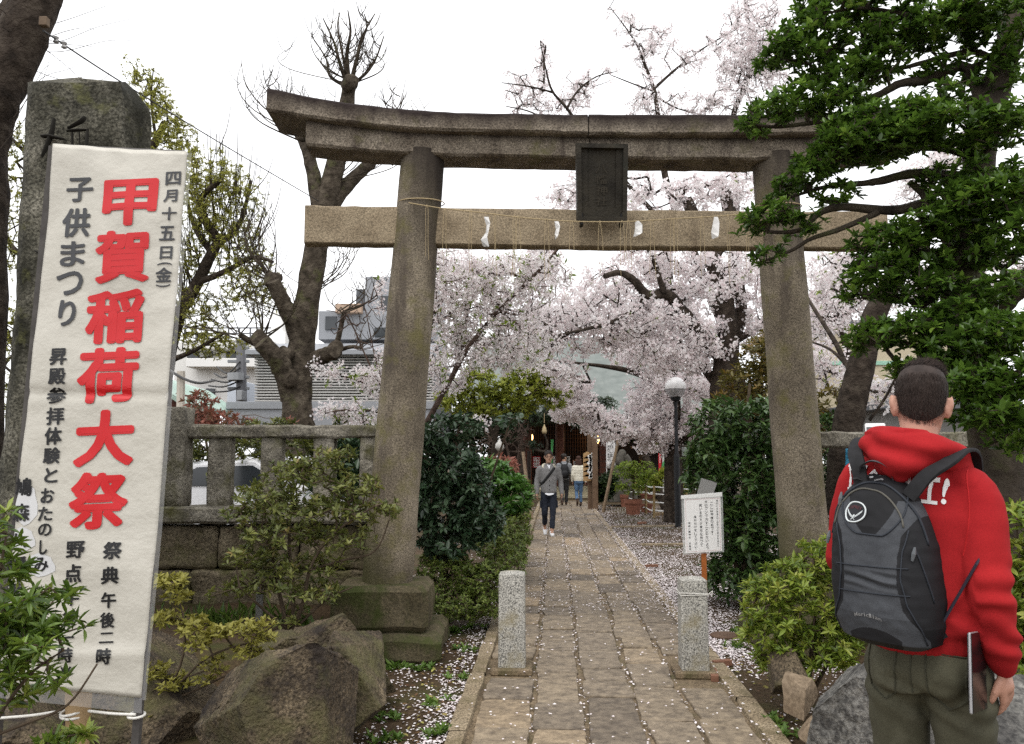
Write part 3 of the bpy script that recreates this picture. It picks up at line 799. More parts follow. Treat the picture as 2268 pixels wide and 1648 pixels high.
m = MB(); m.tube(spline([at(365, 812, 13.9), at(402, 836, 13.9), at(440, 848, 14), at(475, 842, 14.5)], 6), .022, 6); o = m.build('slack_cable', plain('grey_cable', (.10, .10, .10))); tag(o, 'thick twisted cable sagging from the pale slim post', 'cable')
# utility pole
YP = 30.0
up = thing('utility_pole', 'grey concrete utility pole with transformer and cables before the white building', 'utility pole', tuple(at(535, 950, YP)))
m = MB(); m.tube([at(535, 960, YP), at(534, 752, YP)], [.2, .16], 10); m.build('pole', plain('pole_concrete', (.16, .16, .17)), up)
for y in (770, 800, 835, 860):
    m = MB(); m.box(at(528, y, YP), (.75, .12, .1), .01); m.build('crossarm', plain('pole_metal', (.22, .23, .24)), up)
m = MB(); m.tube([at(522, 842, YP - .3), at(522, 826, YP - .3)], .28, 10); m.build('transformer', plain('transformer_grey', (.3, .31, .32)), up)
m = MB(); boxat(m, 524, 864, 536, 886, YP - .5, .5, .02); m.build('switch_box', plain('transformer_grey', (.3, .31, .32)), up)
for k in range(5):
    m = MB(); m.tube(spline([at(532, 800 + k * 14, YP - .2), at(505 - 8 * (k % 2), 826 + k * 10, YP - .2), at(480 - k * 6, 812 + k * 14, YP + 1)], 6), .03, 5); m.build('cable', plain('black_cable', (.03, .03, .03)), up)
m = MB(); boxat(m, 503, 900, 545, 845, YP + 3, 3, .02); tag(m.build('storage_unit', mat('pale_blue_metal', [(.5, .54, .6), (.56, .6, .66)], scale=1, bump=0)), 'pale blue box unit behind the utility pole', 'unit')
# white car behind the balusters
YC = 9.6
car = thing('parked_car', 'white parked car glimpsed between the balusters of the left stone fence', 'car', (at(470, 1100, YC).x, YC, 0))
cx, cz = at(455, 1100, YC).x, at(455, 1132, YC).z
def carsec(w0, prof): return prof
prof = [(-1.1, 0), (-1.15, .28), (-1.0, .42), (-.55, .50), (-.15, .80), (.55, .84), (1.0, .55), (1.35, .48), (1.4, .0)]
mb = MB()
P = []
for yy, sx, dz in ((-.8, .96, -.02), (-.74, 1, 0), (.7, 1, 0), (.78, .96, -.02)):
    P.append([Vector((cx + x * sx, YC + .8 + yy, cz - .25 + max(0, z + dz * 2))) for x, z in prof])
mb.grid(P); mb.add(P[0], [tuple(range(len(prof)))]); mb.add(P[-1], [tuple(range(len(prof) - 1, -1, -1))])
mb.build('body', plain('white_car_paint', (.78, .78, .8), rough=.25, spec=.5), car, smooth=True, auto=35)
mb = MB(); zz = cz - .25
mb.add([(cx - .48, YC - .012, zz + .53), (cx + .9, YC - .012, zz + .53), (cx + .52, YC - .012, zz + .76), (cx - .1, YC - .012, zz + .74)], [(0, 1, 2, 3)])
mb.build('window', GLASSD, car)
for dx in (-.75, .95):
    m = MB(); m.tube([(cx + dx, YC - .02, zz), (cx + dx, YC + .18, zz)], .28, 16); m.build('wheel', plain('tyre_rubber', (.02, .02, .02)), car)
# beige house on the right
YH = 24.0
hb = thing('beige_house', 'beige rendered house with a green string course behind the right torii pillar', 'house', (at(1870, 900, YH).x, YH, 0))
m = MB(); boxat(m, 1836, 716, 2120, 1000, YH, 6, .02); m.build('wall', mat('beige_render', [(.46, .40, .28), (.54, .47, .34)], scale=.5, bump=.1), hb)
m = MB(); boxat(m, 1836, 799, 2120, 808, YH - .04, .1, .005); m.build('string_course', mat('mint_band', [(.28, .5, .38), (.33, .55, .43)], scale=2, bump=0), hb)
m = MB(); boxat(m, 1826, 708, 2130, 716, YH - .2, 6.4, .01); m.build('roof', GREYD, hb)
YS = 12.0
sh_ = thing('grey_shed', 'grey shed with a shallow roof behind the right balustrade', 'shed', (at(2080, 1000, YS).x, YS, 0))
m = MB(); boxat(m, 1968, 905, 2250, 1180, YS, 2.4, .01); m.build('wall', mat('shed_wall', [(.22, .215, .20), (.28, .27, .26)], scale=1, bump=.1), sh_)
m = MB(); boxat(m, 1955, 884, 2262, 905, YS - .35, 3, .01); m.build('roof', GREYD, sh_)
m = MB(); boxat(m, 1985, 960, 2020, 1100, YS - .04, .04, .004); m.build('window', GLASSD, sh_)
TARP = mat('blue_tarp', [(.03, .22, .38), (.06, .34, .52)], scale=4, bump=.6, bscale=8, bdist=.05, rough=.5)
for lab, r in (('turquoise tarp hanging behind the mesh at the right end of the balustrade', (2130, 1000, 2182, 1100)), ('turquoise tarp glimpsed beside the left shoulder of the red hoodie', (1872, 993, 1925, 1075))):
    t = thing('blue_tarp', lab, 'tarp', tuple(at(r[0], r[3], 8.4)))
    mb = MB(); mb.grid([[at(lerp(r[0], r[2], i / 12), lerp(r[1], r[3], j / 8), 8.4 + .03 * math.sin(i * 1.3 + j * .4)) for j in range(9)] for i in range(13)])
    o = mb.build('sheet', TARP, t, smooth=True); q = o.modifiers.new('thickness', 'SOLIDIFY'); q.thickness = .004
m = MB()
for x in range(2128, 2186, 7): m.tube([at(x, 992, 8.3), at(x, 1110, 8.3)], .003, 4)
for y in range(996, 1110, 9): m.tube([at(2126, y, 8.3), at(2186, y, 8.3)], .003, 4)
o = m.build('wire_mesh_panel', plain('green_wire', (.02, .05, .04))); tag(o, 'dark green wire mesh panel in front of the turquoise tarp', 'mesh panel')
# ------------------------------------------------------------------ shrine hall
YS = 36.0
hall = thing('shrine_hall', 'dark wooden shrine hall with green copper roof at the end of the path', 'shrine', (at(1290, 1100, YS).x, YS, 0))
hx0, hx1 = at(1090, 1000, YS).x, at(1560, 1000, YS).x
zf = at(1250, 1077, YS).z
m = MB(); m.box(((hx0 + hx1) / 2, YS + 4, zf / 2), (hx1 - hx0, 7, zf), .03); m.build('stone_base', KERB, hall)
m = MB(); m.box(((hx0 + hx1) / 2, YS + 5, zf + 2.0), (hx1 - hx0 - .6, 3.5, 4.0), .02); m.build('wall', DARKWOOD, hall)
m = MB()
for x in np.linspace(at(1165, 1000, YS + 3.1).x, at(1345, 1000, YS + 3.1).x, 34): m.box((x, YS + 3.2, zf + 1.6), (.035, .06, 2.8))
for z in np.linspace(zf + .3, zf + 3, 16): m.box(((at(1165, 1000, YS + 3).x + at(1345, 1000, YS + 3).x) / 2, YS + 3.21, z), (at(1345, 1000, YS + 3).x - at(1165, 1000, YS + 3).x, .05, .03))
m.build('lattice', mat('lattice_wood', [(.03, .015, .01), (.05, .026, .016)], scale=5, bump=0), hall)
for vx in (1168, 1240, 1338, 1440, 1540):
    m = MB(); a = at(vx, 1080, YS + .3); m.tube([(a.x, YS + .3, zf), (a.x, YS + .3, zf + 3.3)], .19, 14); m.build('column', REDWOOD, hall, smooth=True, auto=60)
m = MB(); m.box(((hx0 + hx1) / 2, YS + .3, zf + 3.35), (hx1 - hx0, .3, .35), .02); m.build('header_beam', DARKWOOD, hall)
for i in range(4):
    z0 = zf * (3 - i) / 4 + .02
    m = MB(); a, b = at(1172, 1000, YS).x, at(1304, 1000, YS).x
    m.box(((a + b) / 2, YS + .3 - .38 * i, (zf - zf * i / 4.2) / 2), (b - a, .38, zf - zf * i / 4.2), .015); m.build('step', mat('pale_step_stone', [(.34, .30, .20), (.44, .39, .27)], scale=3, bump=.2), hall)
# curved roof
P = []
zr, ze = at(1300, 752, YS + 4.5).z, at(1300, 925, YS - 2.2).z
COPPER = mat('roof_copper', [(.16, .18, .17), (.25, .27, .255)], scale=2, bump=.2, rough=.95, spec=.05)
for i in range(41):
    vx = lerp(1030, 1560, i / 40); x = at(vx, 900, YS).x; e = abs(i - 20) / 20
    row = []
    for j in range(71):
        t = j / 70
        row.append(Vector((x * (1 - .10 * (1 - t)), lerp(YS + 4.5, YS - 2.2, t), zr - (zr - ze) * (t ** .72) + .5 * e ** 4 * t + .045 * (j % 2))))
    P.append(row)
mb = MB(); mb.grid(P, flip=False)
ro = mb.build('roof', COPPER, hall); q = ro.modifiers.new('thickness', 'SOLIDIFY'); q.thickness = .18; q.offset = -1
m = MB(); m.tube([(P[0][0].x, YS + 4.5, zr + .15), (P[-1][0].x, YS + 4.5, zr + .15)], .28, 8); m.build('ridge', mat('ridge_dark', [(.08, .085, .08), (.12, .125, .12)], scale=2, bump=0), ro)
m = MB(); a = at(1100, 845, YS - 2.4); b = at(1255, 845, YS - 2.4)
m.prism([(at(1175, 860, YS - 2.4).x, YS - 2.5, at(1175, 860, YS).z), (at(1242, 830, YS).x, YS - 2.5, at(1242, 828, YS).z), (at(1252, 866, YS).x, YS - 2.5, at(1252, 868, YS).z)], (0, .4, 0)); m.build('gable_end', REDWOOD, hall)
# altar front inside: table, boards, lanterns
m = MB(); boxat(m, 1226, 1040, 1293, 1046, YS + 1.6, .6, .01); boxat(m, 1230, 1046, 1289, 1080, YS + 1.7, .45, .01)
tag(m.build('offering_table', WOOD), 'low wooden offering table before the shrine lattice', 'table')
m = MB(); boxat(m, 1296, 1046, 1350, 1051, YS + 1.2, .12, .01); boxat(m, 1296, 1060, 1350, 1064, YS + 1.2, .12, .01)
for x in (1297, 1310, 1323, 1336): boxat(m, x, 1038, x + 5, 1080, YS + 1.2, .12, .01)
tag(m.build('wooden_railing', REDWOOD), 'reddish wooden railing beside the offering table', 'railing')
def board(name, lab, r, Y, dep, m, frame=None, text=None, tcol=INK, post=None, cat='sign', cols=1, tilt=None):
    t = thing(name, lab, cat, tuple(at((r[0] + r[2]) / 2, r[3], Y)))
    b = MB(); boxat(b, *r, Y, dep, .004); b.build('board', m, t)
    if frame:
        f = MB()
        w = max(1.5, (r[2] - r[0]) * .09)
        for q in ((r[0] - w, r[1] - w, r[0], r[3] + w), (r[2], r[1] - w, r[2] + w, r[3] + w), (r[0], r[1] - w, r[2], r[1]), (r[0], r[3], r[2], r[3] + w)): boxat(f, *q, Y - .01, dep + .02, .002)
        f.build('frame', frame, t)
    if text:
        tb = MB()
        nl = len(text); cw = (r[2] - r[0]) * .86 / nl
        for c, line in enumerate(text):
            x1 = r[2] - (r[2] - r[0]) * .07 - c * cw; n_ = max(len(l_) for l_ in text); chh = min((r[3] - r[1]) * .9 / n_, cw * 1.3)
            for k, chr_ in enumerate(line):
                if chr_ in ' 　': continue
                V, F, a = text2d(chr_, .004)
                y0 = r[1] + (r[3] - r[1]) * .05 + k * chh
                w_ = min(cw * .72, chh * .9)
                tb.add([at(x1 - cw * .5 - w_ / 2 + w_ * x, y0 + chh * .88 - chh * .84 * y, Y - .012) for x, y in V], F)
        tb.build('writing', tcol, t)
    if post:
        for px in post:
            b = MB(); a = at(px, r[3], Y); b.box((a.x, Y + dep + .05, (a.z + .3) / 2), (.07, .07, a.z + .3), .005); b.build('post', WOOD, t)
    return t
CREAM = plain('cream_board', (.62, .58, .44), rough=.7); REDP = plain('red_paint', (.5, .02, .03), rough=.5)
board('notice_board', 'red framed white notice board hanging left inside the shrine', (1181, 1012, 1194.5, 1034), YS + .9, .05, WHITEPAPER, REDP, ['御祈祷', '初穂料'], plain('red_ink', (.4, .03, .03)))
board('notice_board', 'cream standing board with columns of writing left of the shrine steps', (1186, 1040, 1209, 1084), YS - 1.2, .06, CREAM, None, ['鳩森八幡神社御由緒', '当社の創建は平安時代', '貞観二年と伝えられ', '例大祭は九月です'], post=(1187, 1208))
board('notice_board', 'wide white notice on the offering table behind the walking man', (1225, 1010, 1262, 1034), YS + 1.55, .04, WHITEPAPER, None, ['御参拝', '二礼', '二拍手', '一礼'])
board('notice_board', 'small white pricelist in a wooden box frame on the offering table', (1270, 1020, 1280, 1035), YS + 1.5, .1, WHITEPAPER, mat('box_wood', [(.32, .12, .05), (.4, .17, .08)], scale=9, bump=0), ['御札', '御守'])
board('notice_board', 'narrow white slip sign by the wooden railing', (1282, 1050, 1286, 1072), YS + 1.1, .03, WHITEPAPER, None, ['賽銭箱'])
board('poster', 'pale poster with a green arch behind the wire enclosure', (1467, 1005, 1488, 1088), 31, .03, plain('poster_paper', (.5, .49, .46)), None, None, cat='poster')
board('poster', 'narrow red strip poster beside the pale poster', (1458, 1003, 1464, 1045), 31, .03, REDP, None, ['七五三'], WHITEPAPER, cat='poster')
m = MB()
for k in range(9):
    a0, a1 = math.pi * k / 9, math.pi * (k + 1) / 9
m.tube([at(1477 - 9 * math.cos(t), 1035 - 14 * math.sin(t), 30.95) for t in np.linspace(0, math.pi, 14)], .06, 6)
o = m.build('arch_print', plain('green_ink', (.05, .22, .07))); o.parent = [x for x in bpy.data.objects if x.get('label', '').startswith('pale poster')][0]; o.matrix_parent_inverse = o.parent.matrix_basis.inverted()
for lab, vx, vy in (('small lit lantern at the left side of the dark shrine front', 1176, 968), ('larger lit lantern glowing behind the shrine lattice', 1319, 970)):
    Yl = YS + (2.4 if vx < 1200 else 2.6)
    t = thing('lit_lantern', lab, 'lantern', tuple(at(vx, vy + 6, Yl)), 'lit lanterns in the shrine')
    s_ = 1 if vx < 1200 else 1.9
    c0 = at(vx, vy, Yl)
    m = MB(); m.lathe([(.05 * s_, -.13 * s_), (.085 * s_, -.06 * s_), (.09 * s_, .04 * s_), (.06 * s_, .12 * s_)], c0, 10); m.build('lamp_shade', plain('lantern_glow', (.9, .6, .3), emit=((1, .55, .22), 5)), t)
    m = MB(); m.box(c0 + Vector((0, 0, .15 * s_)), (.24 * s_, .2 * s_, .05 * s_), .01); m.box(c0 + Vector((0, 0, -.16 * s_)), (.2 * s_, .18 * s_, .04 * s_), .01)
    for k in range(3): m.box(c0 + Vector(((k - 1) * .09 * s_, -.1 * s_, 0)), (.018 * s_, .015, .3 * s_))
    m.build('lantern_frame', DARKWOOD, t)
LP = bpy.data.lights.new('lantern_light', 'POINT'); LP.energy = 14; LP.color = (1, .6, .3); LP.shadow_soft_size = .15
o = bpy.data.objects.new('lantern_light', LP); COL.objects.link(o); o.location = at(1319, 972, YS + 2.3)
# green streamer, white nobori by the hall
t = thing('green_streamer', 'tall narrow green pennant hanging in front of the shrine', 'pennant', tuple(at(1222, 1045, YS - .6)))
m = MB(); m.grid([[at(1219.5 + .4 * j * .1, 973 + 6 * j, YS - .6 + .03 * math.sin(j)), at(1225.5 - .42 * j * .8, 973 + 6 * j, YS - .62)] for j in range(11)]); o = m.build('cloth', plain('green_cloth', (.12, .5, .16)), t); q = o.modifiers.new('thickness', 'SOLIDIFY'); q.thickness = .01
def nobori(lab, x0, y0, x1, y1, Y, cols):
    t = thing('shrine_banner', lab, 'banner', tuple(at((x0 + x1) / 2, y1 + 60, Y)))
    m = MB(); m.grid([[at(lerp(x0, x1, i / 6), lerp(y0, y1, j / 8), Y + .04 * math.sin(i + j * .5)) for j in range(9)] for i in range(7)])
    o = m.build('cloth', plain('white_cloth', (.74, .73, .72), rough=.8), t, smooth=True); q = o.modifiers.new('thickness', 'SOLIDIFY'); q.thickness = .01
    m = MB(); m.tube([at(x0, 1085, Y), at(x0, y0 - 10, Y)], .02, 6); m.build('pole', plain('white_pole', (.7, .7, .7)), t)
    m = MB(); m.tube([at(x1 - 1, 1080, Y), at(x1 - 3, y0, Y)], .02, 6); m.build('pole', plain('white_pole', (.7, .7, .7)), t)
    tb = MB()
    for xc, ya, ch, w, s_ in cols:
        for k, c_ in enumerate(s_):
            V, F, a = text2d(c_, .012); tb.add([at(xc - w / 2 + w * x, ya + ch * k + ch * .9 - ch * .84 * y, Y - .06) for x, y in V], F)
    tb.build('writing', INK, t)
nobori('white banner with black writing beside the red brown shrine column', 1343, 935, 1362, 1037, 33, [(1353.5, 957, 9.3, 7.5, 'おまつりしましょう'), (1347, 985, 6, 4, '鳩森八幡神社')])
# ------------------------------------------------------------------ trees
def E(Y, dY, lst, w=None):
    """ellipsoids from photo ellipses (vx, vy, rx, ry[, Y])"""
    out = []
    for e in lst:
        y_ = e[4] if len(e) > 4 else Y
        k = vpm(y_); c = at(e[0], e[1], y_)
        rx, ry = e[2] / k, e[3] / k
        out.append((tuple(c), (rx, dY if dY else (rx + ry) / 2, ry), e[2] * e[3]))
    return out
def L(Y, pts, r0, r1, dy=0.0):
    """limb polyline from photo points (vx, vy[, Y]); radii in photo units"""
    k = vpm(Y)
    return ([at(p[0], p[1], p[2] if len(p) > 2 else Y + dy * i / max(1, len(pts) - 1)) for i, p in enumerate(pts)], r0 / k, r1 / k)
def plant(name, lab, cat, base, limbs, pts, bark, rt=.004, seg=.2, wig=.15, sag=0., leaf=None, group=None, stem='trunk', crown='crown', rmax=.03, seed=1, n=10, pw=.42, twig=None):
    rg = np.random.default_rng(seed)
    t = thing(name, lab, cat, tuple(base), group)
    A, P, Rd, cnt, nl, tips = grow(limbs, pts, rg, seg, wig, sag)
    mb = MB(); limb_mesh(mb, limbs, n)
    if len(A) > nl:
        V, F = twig_mesh(A, P, cnt, nl, rt, 4, pw, rmax)
        if twig is None: mb.add(V, [tuple(f) for f in F])
        else: mesh_np('twigs', V, F, twig, t)
    mb.build(stem, bark, t, smooth=True, auto=70)
    if leaf: leaf(rg, t, A, P, tips, nl, crown)
    return t
def leafer(m, k=7, el=(.1, 1.0), size=.06, width=.45, up=.8, tmpl=LEAF6, tint=(0, 1), frac=1.0, extra=0, jit=.25):
    def f(rg, t, A, P, tips, nl, crown):
        q = tips if frac >= 1 else tips[rg.random(len(tips)) < frac]
        pos = A[q]; ax = tip_dirs(A, P, q) * (1 - up) + np.array([0, 0, up]) + rg.normal(0, .25, (len(q), 3))
        V, F, T = rosettes(rg, pos, ax, k, el, size, width, tmpl, tint, jit)
        if extra:
            e = rg.choice(len(q), extra); p2 = lerp(A[P[q[e]]], A[q[e]], rg.random((extra, 1))) + rg.normal(0, size * .25, (extra, 3))
            d = rg.normal(size=(extra, 3)); d[:, 2] = d[:, 2] * .5 - .15
            V2, F2, T2 = instance(tmpl, p2, d, np.array([0, 0, 1.]) + rg.normal(0, .4, (extra, 3)), size * (.8 + .4 * rg.random(extra)), width, rg.random(extra) * .6 * (tint[1] - tint[0]) + tint[0])
            F = np.concatenate([F, F2 + len(V)]); V = np.concatenate([V, V2]); T = np.concatenate([T, T2])
        mesh_np(crown, V, F, m, t, T)
    return f
BLOSSOM = leafmat('cherry_blossom', [(.80, .69, .70), (.90, .855, .85), (.94, .92, .915)], rough=.7, spec=.1, tl=.55)
LEAFY = leafmat('young_cherry_leaf', [(.10, .16, .02), (.20, .28, .035), (.30, .36, .06)], rough=.45, tl=.4)
def blossomer(per=26, r=.11, size=.019, tmpl=PENTA, leaves=0, lsize=.05, along=10, lm=None, ltint=(0, 1), keep=None):
    def f(rg, t, A, P, tips, nl, crown):
        q = tips if keep is None else tips[keep(A[tips])]
        c = np.repeat(A[q], per, 0) + unit(rg.normal(size=(len(q) * per, 3))) * (r * rg.random((len(q) * per, 1)) ** .5)
        s = rg.choice(np.arange(nl, len(A)), len(q) * along); 
        if keep is not None: s = s[keep(A[s])]
        c2 = lerp(A[P[s]], A[s], rg.random((len(s), 1))) + unit(rg.normal(size=(len(s), 3))) * (r * .6 * rg.random((len(s), 1)))
        c = np.concatenate([c, c2])
        d = rg.normal(size=c.shape); nn = rg.normal(size=c.shape) + np.array([0, -.5, 0])
        V, F, T = instance(tmpl, c, d, nn, size * (.75 + .5 * rg.random(len(c))), 1, rg.random(len(c)))
        mesh_np(crown, V, F, BLOSSOM, t, T)
        if leaves:
            k = rg.choice(q, leaves); ax = tip_dirs(A, P, k) + np.array([0, 0, .5])
            V, F, T = rosettes(rg, A[k] + rg.normal(0, .04, (leaves, 3)), ax, 5, (.2, 1.1), lsize, .38, LEAF6, ltint, .3)
            mesh_np('leaves', V, F, lm or LEAFY, t, T)
    return f
# --- leaning trunk, top left corner
Y = 6.2
tw_ = []
for pts in ([(95, 60), (160, 40), (230, 15), (270, 5)], [(90, 75), (130, 92), (215, 60), (290, 42), (335, 32)], [(100, 85), (150, 68), (195, 62), (240, 78), (278, 72)], [(105, 115), (150, 112), (240, 90), (310, 92), (396, 105)], [(100, 95), (170, 100), (250, 108)], [(95, 105), (140, 140), (200, 190), (262, 210)], [(60, 150), (130, 175), (185, 185), (240, 165), (253, 90)], [(30, 260), (60, 220), (100, 150), (150, 130)], [(20, 300), (60, 255), (105, 148), (108, 110)], [(40, 255), (90, 175), (160, 150), (200, 118)], [(5, 60), (50, 90), (95, 130)], [(0, 20), (40, 45), (70, 30)], [(0, 330), (40, 280), (60, 262)]):
    tw_.append(L(Y - .25, pts, .9, .35, .6))
plant('leaning_tree', 'dark leaning tree trunk with thin bare twigs in the upper left corner', 'tree', (at(-60, 1500, Y).x, Y, 0),
      [L(Y, [(-75, 1640), (-62, 1000), (-52, 480), (-45, 320), (-12, 210), (40, 100), (85, -10), (150, -160)], 66, 48), L(Y + .25, [(-20, 220), (10, 90), (55, -20), (70, -120)], 40, 34)] + tw_, np.zeros((0, 3)), BARKD, n=16, stem='trunk', leaf=None)
wr = thing('overhead_wire', 'thin black wire with two insulators stretched from the leaning trunk to the bare pollarded tree', 'wire', tuple(at(112, 78, Y - .2)))
m = MB(); m.tube(spline([at(96, 68, 6.0), at(250, 170, 7.5), at(480, 312, 9.8), at(705, 445, 13.2)], 6), .0075, 6); m.build('wire_strand', plain('black_cable', (.03, .03, .03)), wr)
for vx, vy in ((124, 88), (142, 100)):
    m = MB(); m.lathe([(.006, -.03), (.022, -.02), (.014, 0), (.022, .02), (.006, .03)], at(vx, vy, 6.25), 10); m.build('insulator', plain('porcelain', (.35, .34, .33), rough=.3), wr)
m = MB(); boxat(m, 85, 35, 103, 55, Y - .32, .05, .005); o = m.build('bracket', WOOD, wr); 
# --- pollarded ginkgo
Y = 13.5
rgk = np.random.default_rng(5)
glimbs = [L(Y, [(662, 1010), (660, 930), (658, 860), (668, 760), (685, 640), (712, 490), (735, 400), (752, 320), (766, 240), (774, 186)], 37, 15),
          L(Y, [(648, 880), (632, 830), (612, 795), (578, 757)], 27, 18, -.5), L(Y, [(668, 760), (642, 700), (622, 660), (605, 622)], 22, 15, -.4),
          L(Y, [(712, 500), (696, 400), (682, 340), (668, 305)], 19, 11, .3), L(Y, [(722, 470), (755, 425), (790, 388), (815, 366)], 19, 13, .4), L(Y, [(690, 800), (720, 786), (742, 778)], 20, 14, -.4),
          L(Y, [(574, 762), (548, 752), (530, 740)], 9, 5, -.2), L(Y, [(742, 778), (752, 735), (762, 690)], 7, 5, -.2), L(Y, [(742, 778), (775, 768), (800, 770)], 6, 3, -.2)]
def shoots(K, n, length, sx, lean=0.0, r=2.3):
    for i in range(n):
        dx = rgk.normal(lean, sx); Lh = length * (.55 + .5 * rgk.random()); dy = rgk.normal(0, .5)
        p0 = (K[0] + rgk.normal(0, 6), K[1] + rgk.normal(0, 5)); bow = rgk.normal(0, 14) + dx * .25
        pts = [p0, (p0[0] + dx * .55 + bow, p0[1] - Lh * .33), (p0[0] + dx * .85 + bow, p0[1] - Lh * .66), (p0[0] + dx, p0[1] - Lh)]
        glimbs.append(L(Y, pts, r * (.6 + .6 * rgk.random()), .5, dy))
        for j in range(3):
            t = .25 + .6 * rgk.random(); b = (np.interp(t, [0, .33, .66, 1], [p[0] for p in pts]), np.interp(t, [0, .33, .66, 1], [p[1] for p in pts])); sg = rgk.choice([-1, 1])
            glimbs.append(L(Y, [b, (b[0] + sg * 14, b[1] - 14), (b[0] + sg * (22 + 12 * rgk.random()), b[1] - 40 - 25 * rgk.random())], .8, .4, dy))
for pts, r_ in (([(768, 184), (752, 140), (740, 95), (715, 40)], 6), ([(772, 180), (768, 120), (776, 70), (770, 22)], 6.5), ([(778, 180), (790, 130), (800, 85), (830, 30)], 6), ([(782, 186), (812, 160), (832, 130), (850, 80)], 4.5), ([(764, 190), (730, 168), (722, 130), (690, 80)], 4.5), ([(770, 182), (758, 120), (748, 60), (752, 28)], 4), ([(780, 182), (795, 110), (812, 60), (806, 30)], 4)):
    glimbs.append(L(Y, pts, r_, 1.2, rgk.normal(0, .4)))
shoots((774, 184), 8, 120, 60, 0, 2.0); shoots((668, 300), 12, 160, 50, -50, 2.0); shoots((815, 362), 10, 180, 50, 20, 1.9)
shoots((605, 616), 10, 175, 42, -10, 2.4); shoots((574, 750), 8, 160, 36, 5, 2.2); shoots((530, 738), 7, 100, 50, -40, 1.5); shoots((762, 690), 7, 95, 35, 25, 1.7); shoots((800, 768), 5, 80, 30, 30, 1.3); shoots((735, 400), 6, 120, 45, 55, 1.5); shoots((690, 640), 8, 130, 70, 60, 1.3); shoots((650, 700), 7, 110, 50, -70, 1.3)
for pts in ([(768, 184), (752, 140), (740, 95), (715, 40)], [(772, 180), (768, 120), (776, 70), (770, 22)], [(778, 180), (790, 130), (800, 85), (830, 30)], [(782, 186), (812, 160), (832, 130), (850, 80)], [(764, 190), (730, 168), (722, 130), (690, 80)], [(655, 290), (630, 240), (600, 200), (575, 130)], [(825, 350), (850, 290), (870, 240), (900, 190)]):
    for k in range(9):      # side shoots, curving upwards
        t = .15 + .8 * rgk.random(); q = (np.interp(t, [0, .33, .66, 1], [p[0] for p in pts]), np.interp(t, [0, .33, .66, 1], [p[1] for p in pts])); sg = rgk.choice([-1, 1]); ln = 30 + 45 * rgk.random(); w_ = 10 + 26 * rgk.random()
        e = [(q[0], q[1]), (q[0] + sg * w_ * .6, q[1] - ln * .25), (q[0] + sg * w_, q[1] - ln)]
        dy = rgk.normal(0, .4); glimbs.append(L(Y, e, 1.5, .5, dy))
        for m_ in range(2): sg2 = rgk.choice([-1, 1]); b = e[1]; glimbs.append(L(Y, [b, (b[0] + sg2 * 10, b[1] - 14), (b[0] + sg2 * (12 + 12 * rgk.random()), b[1] - 25 - 25 * rgk.random())], .9, .4, dy))
gk = plant('pollarded_ginkgo', 'tall pollarded bare tree with furrowed trunk and cut knobs behind the stone balustrade', 'tree', at(660, 1010, Y), glimbs, np.zeros((0, 3)), BARKG, n=22)
for (vx, vy, r) in ((774, 184, 20), (578, 755, 24), (603, 618, 19), (742, 777, 19), (668, 300, 14), (815, 362, 15), (640, 840, 24), (628, 788, 20)):
    m = MB(); c = at(vx, vy, Y - .2); rr = r / vpm(Y)
    bm = bmesh.new(); bmesh.ops.create_icosphere(bm, subdivisions=3, radius=rr)
    m.add([c + v.co * (1 + .45 * nz(v.co + c, 2.6 / rr * .35, vx)) for v in bm.verts], [tuple(v.index for v in f.verts) for f in bm.faces]); bm.free()
    m.build('knob', BARKG, gk, smooth=True)
# --- budding yellow green trees
YGL = leafmat('budding_leaf', [(.20, .20, .035), (.36, .36, .07), (.50, .49, .14)], rough=.6, tl=.45)
Y = 16.0
rg_ = np.random.default_rng(21)
e1 = E(Y, 1.3, [(480, 400, 75, 60), (440, 460, 60, 70), (535, 430, 55, 60), (420, 560, 50, 70), (500, 500, 80, 50), (445, 690, 60, 60), (540, 560, 60, 60), (470, 760, 80, 35), (560, 640, 70, 70), (430, 370, 30, 40)])
bl_ = []
for k in range(150):
    x0, y0 = rg_.uniform(395, 570), 0; y0 = np.interp(x0, [395, 440, 490, 560], [700, 560, 470, 560]) + rg_.normal(0, 60); ln = 60 + 110 * rg_.random(); lean = (x0 - 470) * .25 + rg_.normal(0, 22); dy = rg_.normal(0, .8)
    bl_.append(L(Y, [(x0, y0), (x0 + lean * .7, y0 - ln * .5), (x0 + lean, y0 - ln)], 1.3, .4, dy))
plant('budding_tree', 'dark limbed tree with small yellow green buds between the banner and the pollarded tree', 'tree', at(365, 1000, Y),
      [L(Y, [(352, 1010), (362, 860), (378, 760), (400, 690), (432, 635), (462, 575), (484, 535)], 19, 11), L(Y, [(484, 535), (462, 500), (442, 460), (452, 430), (490, 398)], 12, 5, -.5), L(Y, [(470, 560), (440, 520), (420, 470), (415, 430)], 8, 3, .5), L(Y, [(484, 540), (525, 505), (545, 450), (555, 400)], 8, 3, .6), L(Y, [(440, 625), (500, 600), (560, 570), (605, 580)], 8, 3, -.6), L(Y, [(372, 800), (410, 785), (450, 765), (500, 735)], 7, 3, -.5), L(Y, [(410, 670), (400, 620), (405, 590)], 6, 3)] + bl_,
      ell_pts(rg_, e1, 2300, .1), BARKD, rt=.0032, seg=.3, wig=.22, leaf=leafer(YGL, 6, (0, 1.2), .045, .5, .5, LEAF4, extra=22000, frac=1), seed=4)
Y = 18.0
e2 = E(Y, 1.3, [(365, 260, 40, 40), (378, 330, 40, 50), (350, 215, 30, 30), (395, 300, 30, 60), (410, 400, 30, 50), (25, 300, 25, 60), (15, 420, 30, 80), (28, 560, 25, 90), (15, 740, 30, 100), (330, 190, 40, 40), (15, 880, 30, 60)])
